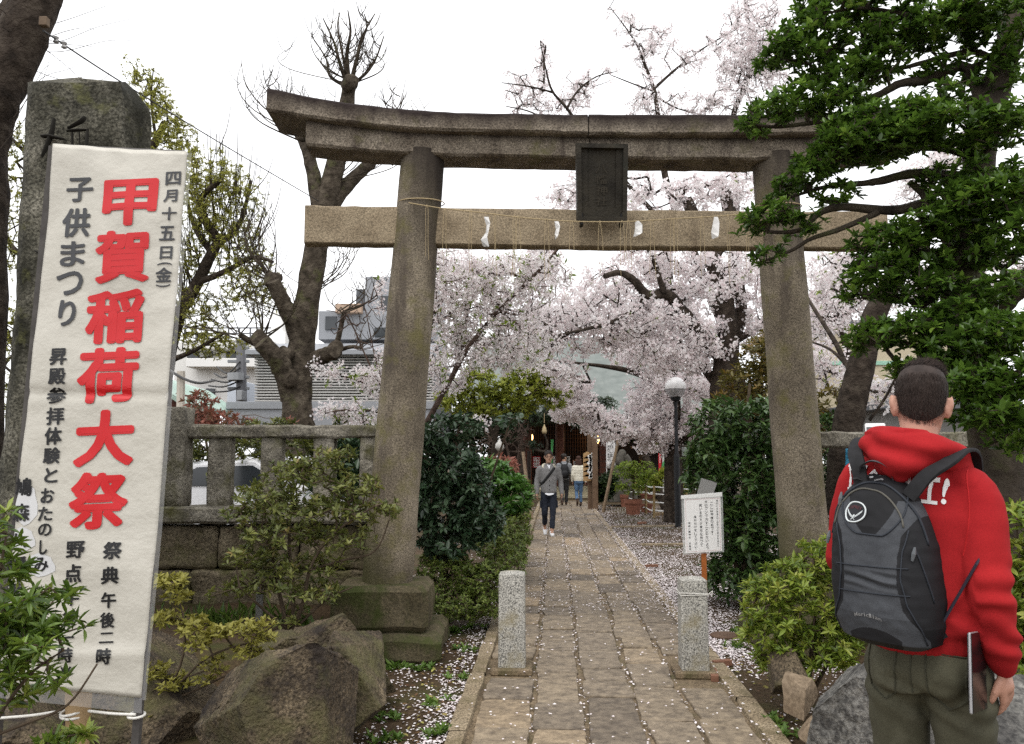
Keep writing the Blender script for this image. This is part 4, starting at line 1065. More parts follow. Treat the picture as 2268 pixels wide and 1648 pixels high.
plant('budding_tree', 'yellow green budding tree mostly hidden behind the tall stone monument', 'tree', at(215, 1000, Y),
      [L(Y, [(215, 1010), (225, 700), (240, 500), (290, 390), (340, 320), (365, 270)], 24, 7), L(Y, [(235, 520), (150, 420), (70, 350), (20, 300)], 12, 3, .8), L(Y, [(225, 650), (120, 600), (40, 560), (0, 500)], 12, 4, .8), L(Y, [(220, 820), (120, 800), (30, 760), (-20, 700)], 12, 4, .8), L(Y, [(300, 380), (360, 360), (405, 360)], 7, 3), L(Y, [(345, 310), (335, 220), (340, 150)], 4, 1)],
      ell_pts(rg_, e2, 1500, .1), BARKD, rt=.0035, seg=.3, wig=.22, leaf=leafer(YGL, 6, (0, 1.2), .055, .5, .5, LEAF4, extra=15000, frac=1), seed=5)
# --- cherry with young leaves, just behind the left pillar
Y = 9.6
CHB = mat('cherry_bark', [(.03, .02, .016), (.085, .055, .042), (.14, .10, .08)], scale=9, bump=.6, bscale=30, bdist=.02, rough=.8)
YL = 9.6
e3 = E(YL, .9, [(1020, 640, 90, 65), (985, 730, 60, 70), (1100, 620, 90, 60), (1060, 720, 90, 60), (1150, 690, 80, 60), (990, 830, 50, 50), (1200, 620, 70, 50), (965, 600, 45, 40), (1090, 790, 90, 45), (1000, 580, 60, 40), (1170, 770, 70, 50)]) + E(9.0, .4, [(770, 828, 70, 16), (705, 820, 30, 10), (770, 900, 60, 16), (740, 912, 40, 12), (822, 870, 30, 26), (815, 845, 40, 22), (780, 938, 40, 16), (830, 925, 25, 20), (1035, 932, 40, 11), (835, 635, 15, 30), (840, 690, 10, 30)])
e3l = E(9.1, .5, [(770, 720, 40, 40), (800, 690, 30, 40), (745, 690, 25, 30), (810, 760, 30, 50), (835, 800, 20, 60), (900, 680, 30, 50), (1080, 600, 60, 30), (1180, 590, 60, 30), (1030, 640, 60, 40)])
rg_ = np.random.default_rng(8)
pb = ell_pts(rg_, e3, 760, .15); pl = ell_pts(rg_, e3l, 120, .1)
lim = [L(Y, [(932, 960), (960, 908), (1000, 835), (1042, 762), (1110, 682), (1190, 602), (1245, 540)], 8, 3, -.5), L(Y, [(1000, 838), (1022, 770), (1036, 690), (1062, 620), (1092, 565)], 5.5, 2, .4), L(Y, [(925, 990), (942, 800), (952, 715), (965, 680)], 9, 7, -.2), L(Y, [(955, 700), (985, 640), (1000, 570)], 5, 2, .5), L(9.3, [(938, 930), (860, 880), (800, 845), (740, 828), (690, 818)], 4, 1.2, -.4), L(9.3, [(930, 950), (850, 915), (770, 908), (720, 915)], 4, 1.2, -.5),
       L(9.2, [(925, 950), (860, 880), (815, 800), (778, 715), (755, 680)], 3, 1, -.2), L(9.2, [(855, 870), (830, 790), (812, 700), (800, 660)], 2, .8), L(Y, [(1042, 762), (1120, 745), (1200, 740)], 4, 1.5, .4), L(Y, [(1110, 682), (1170, 690), (1230, 660)], 3, 1, .5), L(9.3, [(960, 930), (1010, 938), (1075, 930)], 2, .8)]
def no_sprig(p):
    q = proj(p)
    return ~((q[:, 0] > 660) & (q[:, 0] < 838) & (q[:, 1] < 800))
plant('cherry_tree', 'slender blossoming cherry with fresh green leaves rising behind the left torii pillar', 'cherry tree', at(928, 1100, Y), lim, np.concatenate([pb, pl]), CHB, rt=.0032, seg=.16, wig=.18,
      leaf=blossomer(24, .10, .0165, STAR, leaves=420, lsize=.055, along=9, keep=no_sprig), seed=9)
# --- big cherries behind the gate
def cherry(lab, Y, base, lim, ells, n, dY, seed, leaves=0, per=30, r=.15, size=.028, along=5, ltint=(0, 1)):
    rg_ = np.random.default_rng(seed)
    pts = ell_pts(rg_, E(Y, dY, ells), n, .1)
    return plant('cherry_tree', lab, 'cherry tree', base, lim, pts, BARKD, rt=.0055, seg=.3, wig=.2, sag=.03, leaf=blossomer(per, r, size, PENTA, leaves=leaves, lsize=.06, along=along, ltint=ltint), seed=seed, n=14, rmax=.04)
Y = 17.0
cherry('large blooming cherry with thick black trunk left of the right torii pillar', Y, at(1598, 1160, Y),
       [L(Y, [(1596, 1180), (1594, 1040), (1600, 930), (1604, 830), (1612, 750), (1600, 650), (1575, 570), (1545, 500), (1520, 440)], 36, 12), L(Y, [(1604, 800), (1560, 745), (1510, 690), (1478, 652), (1432, 652), (1405, 622), (1372, 604), (1338, 612)], 17, 5, -1.5), L(Y - .8, [(1432, 652), (1402, 688), (1352, 714), (1290, 730), (1235, 742)], 8, 2, -.6), L(Y - .8, [(1470, 648), (1455, 600), (1440, 560), (1420, 530)], 7, 4, -.4), L(Y, [(1600, 870), (1555, 810), (1520, 775), (1470, 740), (1420, 745)], 12, 4, 1.2), L(Y, [(1606, 800), (1640, 700), (1632, 600), (1618, 520), (1600, 430)], 15, 8, .8), L(Y, [(1575, 580), (1610, 520), (1612, 430), (1580, 410), (1530, 415), (1480, 420)], 11, 4, .5), L(Y, [(1620, 760), (1690, 720), (1760, 690), (1830, 660)], 9, 3, .5)],
       [(1340, 640, 70, 40), (1420, 600, 80, 40), (1250, 700, 100, 50), (1340, 740, 100, 50), (1450, 720, 90, 50), (1540, 640, 80, 60), (1560, 760, 70, 60), (1640, 620, 60, 60), (1480, 800, 90, 40), (1250, 820, 60, 24), (1670, 720, 40, 60), (1420, 430, 60, 30), (1520, 430, 80, 35), (1620, 420, 70, 35), (1250, 440, 60, 18), (1380, 690, 80, 40), (1500, 590, 70, 40), (1200, 740, 60, 50), (1840, 620, 50, 60), (1800, 700, 40, 60), (1200, 580, 60, 30)], 1250, 1.6, 31, leaves=160)
Y = 21.5
cherry('tall cherry with upright dark trunk beside the globe lamp', Y, at(1492, 1150, Y),
       [L(Y, [(1493, 1165), (1490, 1000), (1488, 880), (1482, 740), (1478, 600), (1476, 500)], 22, 10), L(Y, [(1487, 890), (1450, 848), (1410, 826), (1345, 812), (1240, 800)], 12, 2, -1.5), L(Y, [(1488, 950), (1440, 945), (1390, 960), (1340, 950)], 7, 2, -1), L(Y, [(1488, 860), (1540, 820), (1600, 800)], 8, 3, 1), L(Y, [(1490, 1000), (1530, 960), (1560, 950)], 6, 2, -.5), L(Y, [(1482, 760), (1420, 730), (1360, 740)], 7, 2, 1)],
       [(1270, 870, 50, 30), (1430, 905, 60, 36), (1380, 950, 90, 28), (1310, 920, 50, 18), (1440, 960, 60, 25), (1530, 930, 50, 40), (1540, 860, 60, 40), (1460, 990, 50, 14), (1240, 860, 60, 30), (1450, 860, 60, 40), (1200, 840, 60, 30), (1560, 970, 30, 30), (1270, 910, 60, 20), (1480, 700, 80, 60), (1400, 780, 60, 40)], 1250, 1.8, 33, leaves=160, r=.17, size=.034, per=26)
Y = 19.0
cherry('cherry whose upper sprays rise above the middle of the torii', Y, at(1330, 1150, Y + 6),
       [L(Y, [(1655, 1040), (1640, 850), (1560, 620), (1480, 420), (1462, 290), (1448, 200), (1430, 150), (1405, 90), (1350, 15)], 12, .7), L(Y, [(1535, 560), (1400, 420), (1300, 300), (1255, 240), (1222, 200), (1208, 150), (1196, 95)], 6, .8, -1), L(Y - .6, [(1225, 205), (1175, 192), (1110, 183)], 3, 1, -.4), L(Y - .6, [(1255, 240), (1280, 200), (1320, 170), (1365, 158)], 3, 1, .4), L(Y, [(1446, 198), (1500, 150), (1560, 105), (1630, 65)], 3.5, 1.2, .6), L(Y, [(1446, 202), (1400, 185), (1350, 165)], 2.5, 1, -.5), L(Y, [(1455, 215), (1500, 240), (1560, 255)], 3, 1, .4), L(Y, [(1600, 700), (1630, 480), (1622, 270), (1650, 190), (1664, 100), (1648, 0), (1640, -60)], 9, 2, 1), L(Y, [(1655, 180), (1700, 100), (1720, 20)], 3, 1, .5), L(Y, [(1300, 300), (1240, 290), (1180, 250), (1120, 235)], 4, 1)],
       [(1200, 150, 25, 60), (1140, 190, 45, 20), (1180, 220, 60, 22), (1290, 190, 50, 30), (1250, 230, 60, 20), (1345, 165, 30, 10), (1430, 110, 30, 60), (1395, 60, 35, 40), (1350, 10, 18, 12), (1470, 90, 35, 40), (1520, 140, 50, 25), (1590, 90, 50, 30), (1430, 200, 40, 30), (1520, 235, 70, 25), (1400, 235, 40, 15), (1650, 100, 30, 90), (1690, 60, 40, 70), (1660, 220, 40, 40), (1640, 20, 40, 40), (1720, 150, 40, 60), (1590, 220, 50, 30), (1440, 250, 60, 12), (1170, 235, 60, 14), (1620, 150, 50, 60), (1680, 130, 40, 80)], 1000, .8, 35, r=.12, size=.02, per=20, along=4)
Y = 13.0
cherry('leaning cherry with blossom sprays right of the right torii pillar', Y, at(1870, 1120, 9.5),
       [L(9.5, [(1862, 1140), (1872, 980), (1890, 880), (1915, 780), (1940, 690), (1990, 600), (2040, 540)], 36, 20), L(9.6, [(1888, 840), (1850, 760), (1800, 680), (1760, 610)], 7, 3, 1.5), L(9.6, [(1885, 820), (1840, 775), (1790, 755)], 5, 2, .8), L(Y, [(1900, 860), (1860, 700), (1880, 560), (1900, 480)], 8, 3), L(Y, [(1960, 640), (2060, 520), (2120, 400)], 8, 3), L(9.7, [(1925, 930), (1960, 880), (2000, 800)], 4, 2)],
       [(1840, 590, 50, 50), (1850, 700, 60, 50), (1810, 780, 30, 50), (1830, 640, 40, 40), (1910, 660, 50, 40), (1840, 840, 30, 30), (2050, 640, 70, 50), (1930, 830, 30, 14, 9.4), (1960, 860, 30, 40, 10), (2040, 400, 60, 40), (2200, 620, 60, 80), (2120, 330, 60, 50)], 420, 1.2, 37, leaves=160, r=.14, size=.02)
# --- background greenery around the shrine
DKL = leafmat('dark_evergreen_leaf', [(.010, .022, .008), (.03, .055, .016), (.06, .095, .028)], rough=.5, tl=.15)
YGG = leafmat('fresh_yellow_green_leaf', [(.16, .20, .025), (.30, .34, .05), (.44, .47, .09)], rough=.5, tl=.4)
def bgtree(name, lab, Y, base, lim, ells, n, m, size, seed, k=8, dY=None, extra=0, width=.5, up=.6, cat='tree', bark=BARKD, rt=.006, seg=.4, group=None, tint=(0, 1)):
    rg_ = np.random.default_rng(seed)
    return plant(name, lab, cat, base, lim, ell_pts(rg_, E(Y, dY, ells), n, .25), bark, rt=rt, seg=seg, wig=.15, leaf=leafer(m, k, (-.2, 1.0), size, width, up, LEAF4, tint=tint, extra=extra), seed=seed, n=8, group=group)
bgtree('shrub_tree', 'yellow green leafy tree left of the path below the blossoms', 19, at(1085, 1080, 19), [L(19, [(1090, 1100), (1095, 980), (1110, 900)], 8, 4), L(19, [(1095, 970), (1060, 900), (1020, 860)], 5, 2), L(19, [(1100, 950), (1160, 880), (1220, 870)], 5, 2)], [(1060, 850, 80, 40), (1150, 870, 90, 40), (1220, 880, 50, 25), (1010, 880, 50, 40), (1110, 900, 80, 30), (1180, 820, 60, 25)], 520, YGG, .11, 41, extra=2200)
bgtree('pine_tree', 'dark spreading pine with layered branches in front of the shrine roof edge', 30, at(1150, 1090, 30), [L(30, [(1150, 1100), (1155, 1000), (1140, 940), (1170, 900)], 9, 5), L(30, [(1150, 960), (1210, 915), (1280, 905)], 6, 2), L(30, [(1150, 980), (1200, 1000), (1212, 985), (1205, 960)], 4, 2), L(30, [(1145, 940), (1100, 920), (1060, 900)], 5, 2)], [(1200, 905, 80, 24), (1120, 900, 80, 30), (1280, 900, 60, 18), (1070, 930, 60, 40), (1285, 945, 18, 10), (1160, 930, 60, 20), (1180, 985, 20, 10), (1330, 895, 40, 20), (1235, 925, 35, 12), (1130, 960, 40, 20)], 900, leafmat('pine_needle', [(.008, .02, .008), (.022, .045, .016), (.045, .075, .028)], rough=.6, tl=.1), .16, 42, k=12, width=.22)
bgtree('evergreen_tree', 'dark green evergreen behind the blossoms right of the shrine roof', 40, at(1450, 1100, 40), [L(40, [(1450, 1100), (1450, 900), (1440, 780)], 10, 4)], [(1430, 860, 60, 60), (1480, 900, 70, 70), (1430, 800, 40, 40), (1380, 960, 40, 40), (1530, 940, 50, 60), (1440, 970, 60, 40)], 700, DKL, .3, 43, k=9)
bgtree('evergreen_tree', 'dark green evergreen filling the view left of the shrine', 42, at(1090, 1100, 42), [L(42, [(1090, 1100), (1090, 900), (1080, 790)], 10, 4)], [(1080, 830, 60, 50), (1130, 880, 60, 60), (1030, 890, 60, 60), (1090, 960, 80, 60), (1000, 960, 60, 60), (940, 920, 50, 70)], 700, DKL, .3, 44, k=9)
bgtree('evergreen_tree', 'far dark green trees behind the enclosure right of the path', 38, at(1650, 1100, 38), [L(38, [(1650, 1100), (1650, 940), (1640, 850)], 10, 4)], [(1640, 900, 90, 60), (1600, 980, 80, 50), (1720, 950, 80, 70), (1540, 1000, 60, 30), (1800, 960, 60, 60)], 700, DKL, .3, 45, k=9)
bgtree('evergreen_tree', 'broad dark evergreen left of the monument beyond the balustrade', 21, at(-330, 1100, 21), [L(21, [(-330, 1100), (-325, 940), (-330, 800)], 12, 5)], [(-330, 860, 190, 120), (-230, 960, 120, 90), (-450, 960, 120, 90)], 700, DKL, .22, 47, k=9)
bgtree('evergreen_tree', 'tall dark evergreen standing right of the beige house', 19, at(2640, 1150, 19), [L(19, [(2640, 1150), (2635, 900), (2640, 600)], 14, 5)], [(2640, 700, 200, 180), (2560, 900, 170, 130), (2740, 920, 160, 130)], 700, DKL, .22, 48, k=9)
bgtree('bare_shrub', 'tangle of brown bare twigs left of the path before the shrine', 23, at(1130, 1085, 23), [L(23, [(1132, 1100), (1130, 1030), (1120, 980)], 5, 2), L(23, [(1132, 1080), (1150, 1000), (1160, 950)], 4, 2), L(23, [(1130, 1070), (1100, 1000), (1080, 960)], 4, 2)], [(1110, 975, 50, 40), (1150, 970, 40, 40), (1080, 990, 40, 40), (1130, 930, 50, 30)], 320, leafmat('old_brown_leaf', [(.05, .03, .015), (.1, .065, .03)], rough=.7, tl=.2), .04, 46, k=2, cat='shrub', bark=mat('brown_twig', [(.05, .034, .026), (.09, .062, .048)], scale=9, bump=0), rt=.006)
# --- clipped evergreen (mochi) tree on the right
MOCHI = leafmat('glossy_evergreen_leaf', [(.025, .05, .010), (.068, .135, .018), (.13, .235, .032), (.25, .37, .06)], rough=.32, spec=.5, tl=.4, pos=[0, .4, .75, 1])
Y = 5.5
pads = [(1850, 18, 105, 34), (1960, 20, 90, 30), (1780, 55, 45, 30), (1760, 92, 65, 38), (1715, 118, 42, 26), (1795, 140, 50, 24), (1905, 92, 95, 38), (1990, 75, 80, 34), (2090, 55, 100, 40, 5.3), (2160, 25, 80, 34, 5.2), (2215, 60, 60, 50, 5.2), (1885, 165, 100, 32), (1815, 195, 70, 26), (1955, 140, 60, 26), (1765, 225, 85, 28), (1700, 255, 60, 26), (1850, 238, 70, 26), (1655, 266, 32, 14), (2010, 262, 90, 26, 5.3), (2085, 225, 60, 30, 5.3), (1900, 312, 100, 34, 5.3), (1995, 300, 100, 34, 5.2), (2105, 282, 110, 44, 5.0), (2205, 285, 85, 50, 5.0), (1830, 350, 75, 30, 5.4), (1785, 388, 55, 26), (1742, 412, 38, 20), (1705, 478, 60, 26, 5.6), (1668, 490, 36, 20, 5.6), (1775, 500, 45, 20, 5.6), (1698, 562, 42, 14, 5.6), (1855, 430, 60, 16, 5.5), (1960, 535, 85, 40, 5.2), (2050, 500, 75, 40, 5.1), (2150, 450, 105, 55, 5.0), (2225, 420, 55, 66, 4.9), (2220, 535, 60, 60, 4.9), (1945, 600, 75, 42, 5.2), (1900, 645, 45, 28, 5.3), (2030, 640, 85, 36, 5.2), (1935, 745, 65, 34, 5.2), (2020, 730, 100, 40, 5.1), (2120, 765, 90, 46, 4.9), (2205, 740, 80, 55, 4.8), (2130, 850, 95, 40, 4.8), (2225, 850, 70, 66, 4.7), (2180, 915, 70, 30, 4.7), (2200, 170, 60, 50, 5.4), (2140, 560, 60, 40, 5.3), (2240, 950, 40, 60, 4.7), (1905, 275, 90, 32, 5.3), (1860, 325, 70, 26, 5.3), (1965, 325, 80, 30, 5.2), (2110, 385, 70, 26, 5.2), (2065, 580, 60, 22, 5.2), (2100, 690, 80, 26, 5.0), (2200, 640, 60, 36, 4.9), (2050, 815, 80, 28, 5.0), (2080, 160, 50, 18, 5.4)]
rg_ = np.random.default_rng(14)
pe = E(Y, .32, pads)
ml = [L(5.4, [(2225, 1560), (2222, 1300), (2215, 1100), (2205, 980), (2180, 860), (2145, 740), (2128, 640), (2140, 520), (2160, 400), (2185, 260), (2225, 130), (2262, -40)], 62, 26),
      L(5.4, [(2145, 740), (2190, 690), (2235, 650), (2290, 610)], 34, 26, -.3), L(5.4, [(2160, 470), (2110, 470), (2059, 451), (1975, 466), (1864, 458), (1812, 473), (1768, 510), (1697, 514)], 17, 4, .2), L(5.45, [(1945, 470), (1864, 506), (1797, 528), (1753, 554), (1697, 576)], 7, 3, .2), L(5.4, [(2059, 451), (2041, 425), (2012, 403)], 14, 7), L(5.35, [(2160, 395), (2030, 384), (1956, 399), (1912, 406), (1827, 414), (1753, 436)], 14, 3, .2),
      L(5.4, [(2180, 280), (2141, 150), (2049, 177), (1993, 185), (1952, 207), (1919, 222), (1864, 259), (1790, 273), (1716, 281), (1660, 275)], 13, 3, .2), L(5.4, [(2220, 140), (2159, 115), (2104, 122), (2049, 137), (1997, 151), (1940, 158), (1880, 170)], 9, 3, .2), L(5.4, [(2240, 60), (2160, 60), (2067, 44), (1975, 41), (1905, 60), (1842, 107), (1790, 140), (1730, 130)], 9, 3, .2), L(5.4, [(2067, 44), (1919, 18), (1827, 30)], 6, 3), L(5.3, [(2150, 350), (2090, 330), (2000, 330), (1900, 340), (1830, 365)], 9, 3), L(5.3, [(2135, 580), (2060, 560), (1980, 560), (1920, 600)], 11, 3), L(5.3, [(2150, 720), (2080, 700), (2000, 660), (1910, 660)], 9, 3), L(5.2, [(2170, 840), (2090, 790), (2000, 760), (1930, 760)], 9, 3), L(5.2, [(2200, 950), (2170, 900), (2120, 870)], 9, 4)]
plant('evergreen_tree', 'clipped glossy evergreen tree with cloud shaped pads reaching over the right end of the torii', 'tree', at(2225, 1560, 5.4), ml, ell_pts(rg_, pe, 4300, .3), mat('evergreen_bark', [(.02, .015, .011), (.05, .038, .027), (.085, .068, .048)], scale=7, bump=.9, bscale=20, bdist=.03, rough=.9, moss=(.06, .06, .025)), rt=.0028, seg=.13, wig=.2, leaf=leafer(MOCHI, 9, (-.1, 1.0), .052, .44, .85, LEAF6, extra=6000), seed=15, n=18, rmax=.018)
# ------------------------------------------------------------------ shrubs
def shrub(name, lab, Y, base, lim, ells, n, m, size, seed, k=9, el=(-.1, .9), dY=None, extra=0, width=.38, up=.75, bark=BARKT, rt=.0022, seg=.12, tmpl=LEAF6, rmax=.012, shell=.45, group=None, cat='shrub', tint=(0, 1), buds=None, szk=1):
    rg_ = np.random.default_rng(seed)
    t = plant(name, lab, cat, base, lim, ell_pts(rg_, E(Y, dY, ells), n, shell), bark, rt=rt, seg=seg, wig=.2, leaf=leafer(m, k, el, size, width, up, tmpl, tint=tint, extra=extra), seed=seed, n=8, stem='stems', crown='foliage', group=group, rmax=rmax)
    return t
AZD = leafmat('azalea_leaf', [(.03, .06, .010), (.08, .14, .02), (.16, .24, .035), (.32, .36, .07)], rough=.35, spec=.45, tl=.25)
AZL = leafmat('light_azalea_leaf', [(.06, .10, .012), (.16, .23, .028), (.28, .34, .05), (.42, .42, .09)], rough=.4, spec=.4, tl=.3)
AZO = leafmat('olive_azalea_leaf', [(.055, .075, .018), (.13, .15, .035), (.22, .23, .06), (.30, .20, .08)], rough=.45, tl=.25, pos=[0, .45, .85, 1])
YEL = leafmat('yellow_olive_leaf', [(.15, .145, .025), (.29, .27, .05), (.42, .39, .10)], rough=.5, tl=.3)
CAM = leafmat('camellia_leaf', [(.020, .042, .020), (.048, .088, .042), (.095, .145, .08)], rough=.3, spec=.5, tl=.08)
CAM2 = leafmat('broad_evergreen_leaf', [(.024, .052, .014), (.065, .125, .032), (.14, .215, .06)], rough=.32, spec=.5, tl=.12)
AMB = leafmat('bronze_leaf', [(.06, .055, .012), (.14, .12, .025), (.22, .13, .03)], rough=.45, tl=.3)
HDG = leafmat('hedge_leaf', [(.05, .08, .014), (.13, .175, .03), (.22, .26, .055)], rough=.5, tl=.2)
RED = leafmat('red_young_leaf', [(.08, .09, .03), (.24, .08, .055), (.34, .13, .09)], rough=.45, tl=.35)
shrub('azalea_bush', 'dark glossy azalea in the near left corner in front of the banner', 2.35, at(40, 1750, 2.35),
      [L(2.35, [(-80, 1800), (-20, 1620), (60, 1500), (140, 1440)], 6, 2), L(2.35, [(-60, 1760), (-30, 1500), (-5, 1300), (15, 1180)], 5, 2), L(2.3, [(-40, 1640), (60, 1600), (150, 1560), (215, 1470)], 4, 2), L(2.35, [(-10, 1400), (60, 1340), (110, 1300)], 3, 1.5)],
      [(-5, 1140, 12, 20), (0, 1195, 24, 30), (5, 1260, 24, 35), (40, 1340, 55, 26), (100, 1325, 40, 20), (30, 1410, 60, 30), (130, 1395, 30, 22), (15, 1480, 40, 30), (90, 1480, 36, 20), (10, 1540, 40, 30), (140, 1410, 16, 16), (125, 1510, 24, 12)], 130, AZD, .042, 61, k=12, dY=.16, width=.27, el=(-.35, .9), extra=150, rt=.0016, seg=.06, rmax=.005)
shrub('azalea_bush', 'small azalea sprig at the bottom edge beneath the banner stake', 2.5, at(130, 1760, 2.5), [L(2.5, [(120, 1780), (140, 1690), (150, 1630)], 3, 1.5)], [(150, 1625, 40, 22), (185, 1640, 30, 16), (110, 1645, 26, 16)], 14, AZD, .042, 62, k=12, dY=.08, width=.28, rt=.0016, seg=.06, tint=(.3, 1))
b2 = at(645, 1395, 6.2)
shrub('azalea_bush', 'loose olive azalea with bare twisting stems in front of the left torii pillar', 6.2, b2,
      [L(6.2, [(640, 1400), (620, 1320), (604, 1240), (590, 1160), (570, 1080)], 5, 2, .2), L(6.2, [(648, 1400), (672, 1330), (690, 1250), (740, 1180), (830, 1120)], 5, 2, -.2), L(6.2, [(645, 1400), (650, 1310), (640, 1200), (650, 1090), (680, 1020)], 5, 2, .3), L(6.2, [(640, 1395), (585, 1350), (530, 1300)], 4, 2, -.3), L(6.2, [(690, 1260), (760, 1240), (830, 1220), (862, 1150)], 3, 1.5, -.2), L(6.2, [(655, 1390), (720, 1330), (780, 1300)], 3, 1.5, -.1), L(6.2, [(600, 1200), (540, 1160), (500, 1180)], 3, 1.5)],
      [(680, 1040, 100, 34), (600, 1090, 75, 30), (780, 1075, 65, 30), (560, 1130, 60, 26), (680, 1120, 110, 30), (800, 1130, 60, 30), (640, 1180, 120, 30), (770, 1190, 70, 26), (560, 1230, 70, 26), (680, 1250, 90, 28), (600, 1290, 80, 26), (700, 1310, 70, 22), (860, 1130, 20, 24), (520, 1300, 36, 20), (740, 1000, 50, 20), (640, 1370, 40, 14)], 850, AZO, .047, 63, k=8, dY=.42, width=.40, el=(-.2, .9), shell=.2, rt=.0019, seg=.13)
shrub('yellow_leaf_shrub', 'sparse shrub with yellow olive leaves growing between the rocks and the banner', 5.0, at(325, 1660, 5.0),
      [L(5.0, [(325, 1670), (345, 1580), (410, 1500), (470, 1450), (560, 1420)], 4.5, 2), L(5.0, [(340, 1590), (400, 1470), (408, 1380), (385, 1290)], 3.5, 1.5), L(5.0, [(360, 1560), (450, 1520), (540, 1475)], 3, 1.5), L(5.0, [(335, 1600), (325, 1520), (340, 1480)], 2.5, 1.2), L(5.0, [(410, 1500), (480, 1480), (510, 1500)], 2, 1)],
      [(375, 1290, 40, 16), (395, 1320, 26, 14), (370, 1370, 36, 16), (430, 1385, 40, 18), (500, 1395, 40, 14), (570, 1385, 36, 16), (590, 1410, 20, 12), (450, 1420, 36, 12), (545, 1440, 40, 14), (580, 1455, 20, 8), (470, 1460, 20, 10), (340, 1490, 26, 14), (390, 1510, 30, 12), (330, 1540, 20, 16), (365, 1570, 26, 10), (330, 1590, 22, 20), (460, 1500, 20, 8)], 420, YEL, .038, 64, k=7, dY=.2, width=.46, shell=.1, rt=.0016, rmax=.006)
shrub('camellia_bush', 'dense dark camellia right of the left torii pillar', 8.6, gr(1000, 1250), [L(8.6, [(985, 1330), (990, 1200), (1000, 1050), (1020, 930)], 7, 3), L(8.6, [(985, 1300), (1050, 1150), (1090, 1050), (1130, 930)], 5, 2), L(8.6, [(985, 1300), (950, 1150), (945, 1000)], 5, 2)],
      [(1000, 950, 70, 32), (955, 1000, 40, 50), (1005, 1040, 70, 56), (1050, 1070, 40, 40), (990, 1130, 80, 56), (1050, 1140, 60, 46), (1000, 1200, 70, 36), (1090, 1160, 30, 30), (1130, 930, 26, 14), (940, 1100, 30, 70)], 820, CAM, .078, 65, k=7, dY=.55, width=.46, el=(-.7, .6), extra=2000)
def hedge(lab, ells, n, m, size, seed, base, **k):
    return shrub('low_hedge', lab, ells[0][4], base, [L(e[4], [(e[0], e[1] + e[3] * .9), (e[0], e[1])], 3, 1.5) for e in ells[:6]], ells, n, m, size, seed, **k)
hedge('low rounded azalea hedge beside the left torii plinth', [(1010, 1275, 90, 40, 8.3), (1080, 1290, 76, 50, 8.2), (1050, 1335, 80, 34, 8.0), (1010, 1330, 70, 40, 8.0), (1120, 1250, 46, 40, 8.6), (985, 1240, 60, 24, 8.5), (1100, 1335, 40, 24, 7.95)], 1300, HDG, .034, 66, gr(1050, 1385), k=8, dY=.45, width=.42, extra=5000, seg=.2)
hedge('long low hedge lining the left edge of the path further in', [(1120, 1200, 50, 40, 11), (1140, 1180, 40, 44, 12), (1150, 1130, 32, 46, 14), (1140, 1215, 34, 32, 10.5), (1100, 1210, 50, 36, 11), (1160, 1090, 24, 40, 16.5), (1090, 1170, 60, 40, 12)], 1100, HDG, .042, 67, gr(1140, 1255), k=8, dY=.9, width=.45, extra=4500, seg=.25)
shrub('broadleaf_shrub', 'bright green broadleaf shrub above the left hedge', 12.6, gr(1110, 1200), [L(12.6, [(1110, 1210), (1105, 1130), (1100, 1060)], 5, 2), L(12.6, [(1110, 1200), (1140, 1130), (1150, 1080)], 4, 2)], [(1100, 1075, 60, 40), (1145, 1100, 34, 40), (1060, 1050, 56, 36), (1110, 1120, 60, 36), (1090, 1040, 40, 20)], 330, leafmat('bright_leaf', [(.03, .08, .012), (.07, .17, .025), (.14, .26, .05)], rough=.35, spec=.5, tl=.25), .11, 68, k=7, dY=.7, width=.5, extra=900, bark=mat('pale_stem', [(.25, .2, .14), (.34, .28, .2)], scale=9, bump=0), rt=.004)
shrub('red_tipped_shrub', 'low shrub with coral red young leaves beside the path', 16, gr(1105, 1160), [L(16, [(1105, 1130), (1105, 1060), (1105, 1020)], 4, 2)], [(1105, 1022, 46, 10), (1080, 1035, 40, 12), (1125, 1035, 24, 10)], 150, RED, .09, 69, k=7, dY=.6, up=.5)
shrub('broad_evergreen_bush', 'big dark broadleaf evergreen behind the notice sign at the right torii pillar', 9.3, gr(1650, 1330), [L(9.3, [(1650, 1380), (1648, 1200), (1650, 1000), (1660, 850)], 8, 3), L(9.3, [(1650, 1300), (1590, 1150), (1560, 1000)], 6, 2), L(9.3, [(1650, 1280), (1720, 1100), (1740, 900)], 6, 2), L(9.3, [(1650, 1320), (1600, 1260), (1590, 1290)], 4, 2)],
      [(1590, 935, 60, 56), (1660, 940, 66, 66), (1560, 1040, 46, 66), (1640, 1060, 80, 80), (1720, 1040, 50, 110), (1620, 1170, 76, 66), (1690, 1190, 60, 70), (1575, 1130, 40, 46), (1620, 1260, 56, 34), (1690, 1270, 50, 40), (1600, 1300, 34, 16), (1760, 950, 40, 60), (1580, 1000, 50, 40)], 1500, CAM2, .088, 70, k=7, dY=.6, width=.42, el=(-.6, .7), extra=3000)
shrub('bronze_leaf_shrub', 'taller shrub with bronze and olive leaves behind the right pillar evergreen', 11, gr(1690, 1280), [L(11, [(1690, 1280), (1690, 1000), (1685, 820)], 6, 2), L(11, [(1690, 1000), (1640, 880), (1620, 830)], 4, 2), L(11, [(1690, 1000), (1840, 930), (1850, 860)], 4, 2)], [(1680, 790, 46, 50), (1650, 850, 56, 50), (1700, 870, 50, 60), (1620, 890, 46, 36), (1845, 900, 36, 50), (1850, 960, 36, 40), (1700, 760, 30, 40)], 480, AMB, .085, 71, k=6, dY=.5, extra=700)
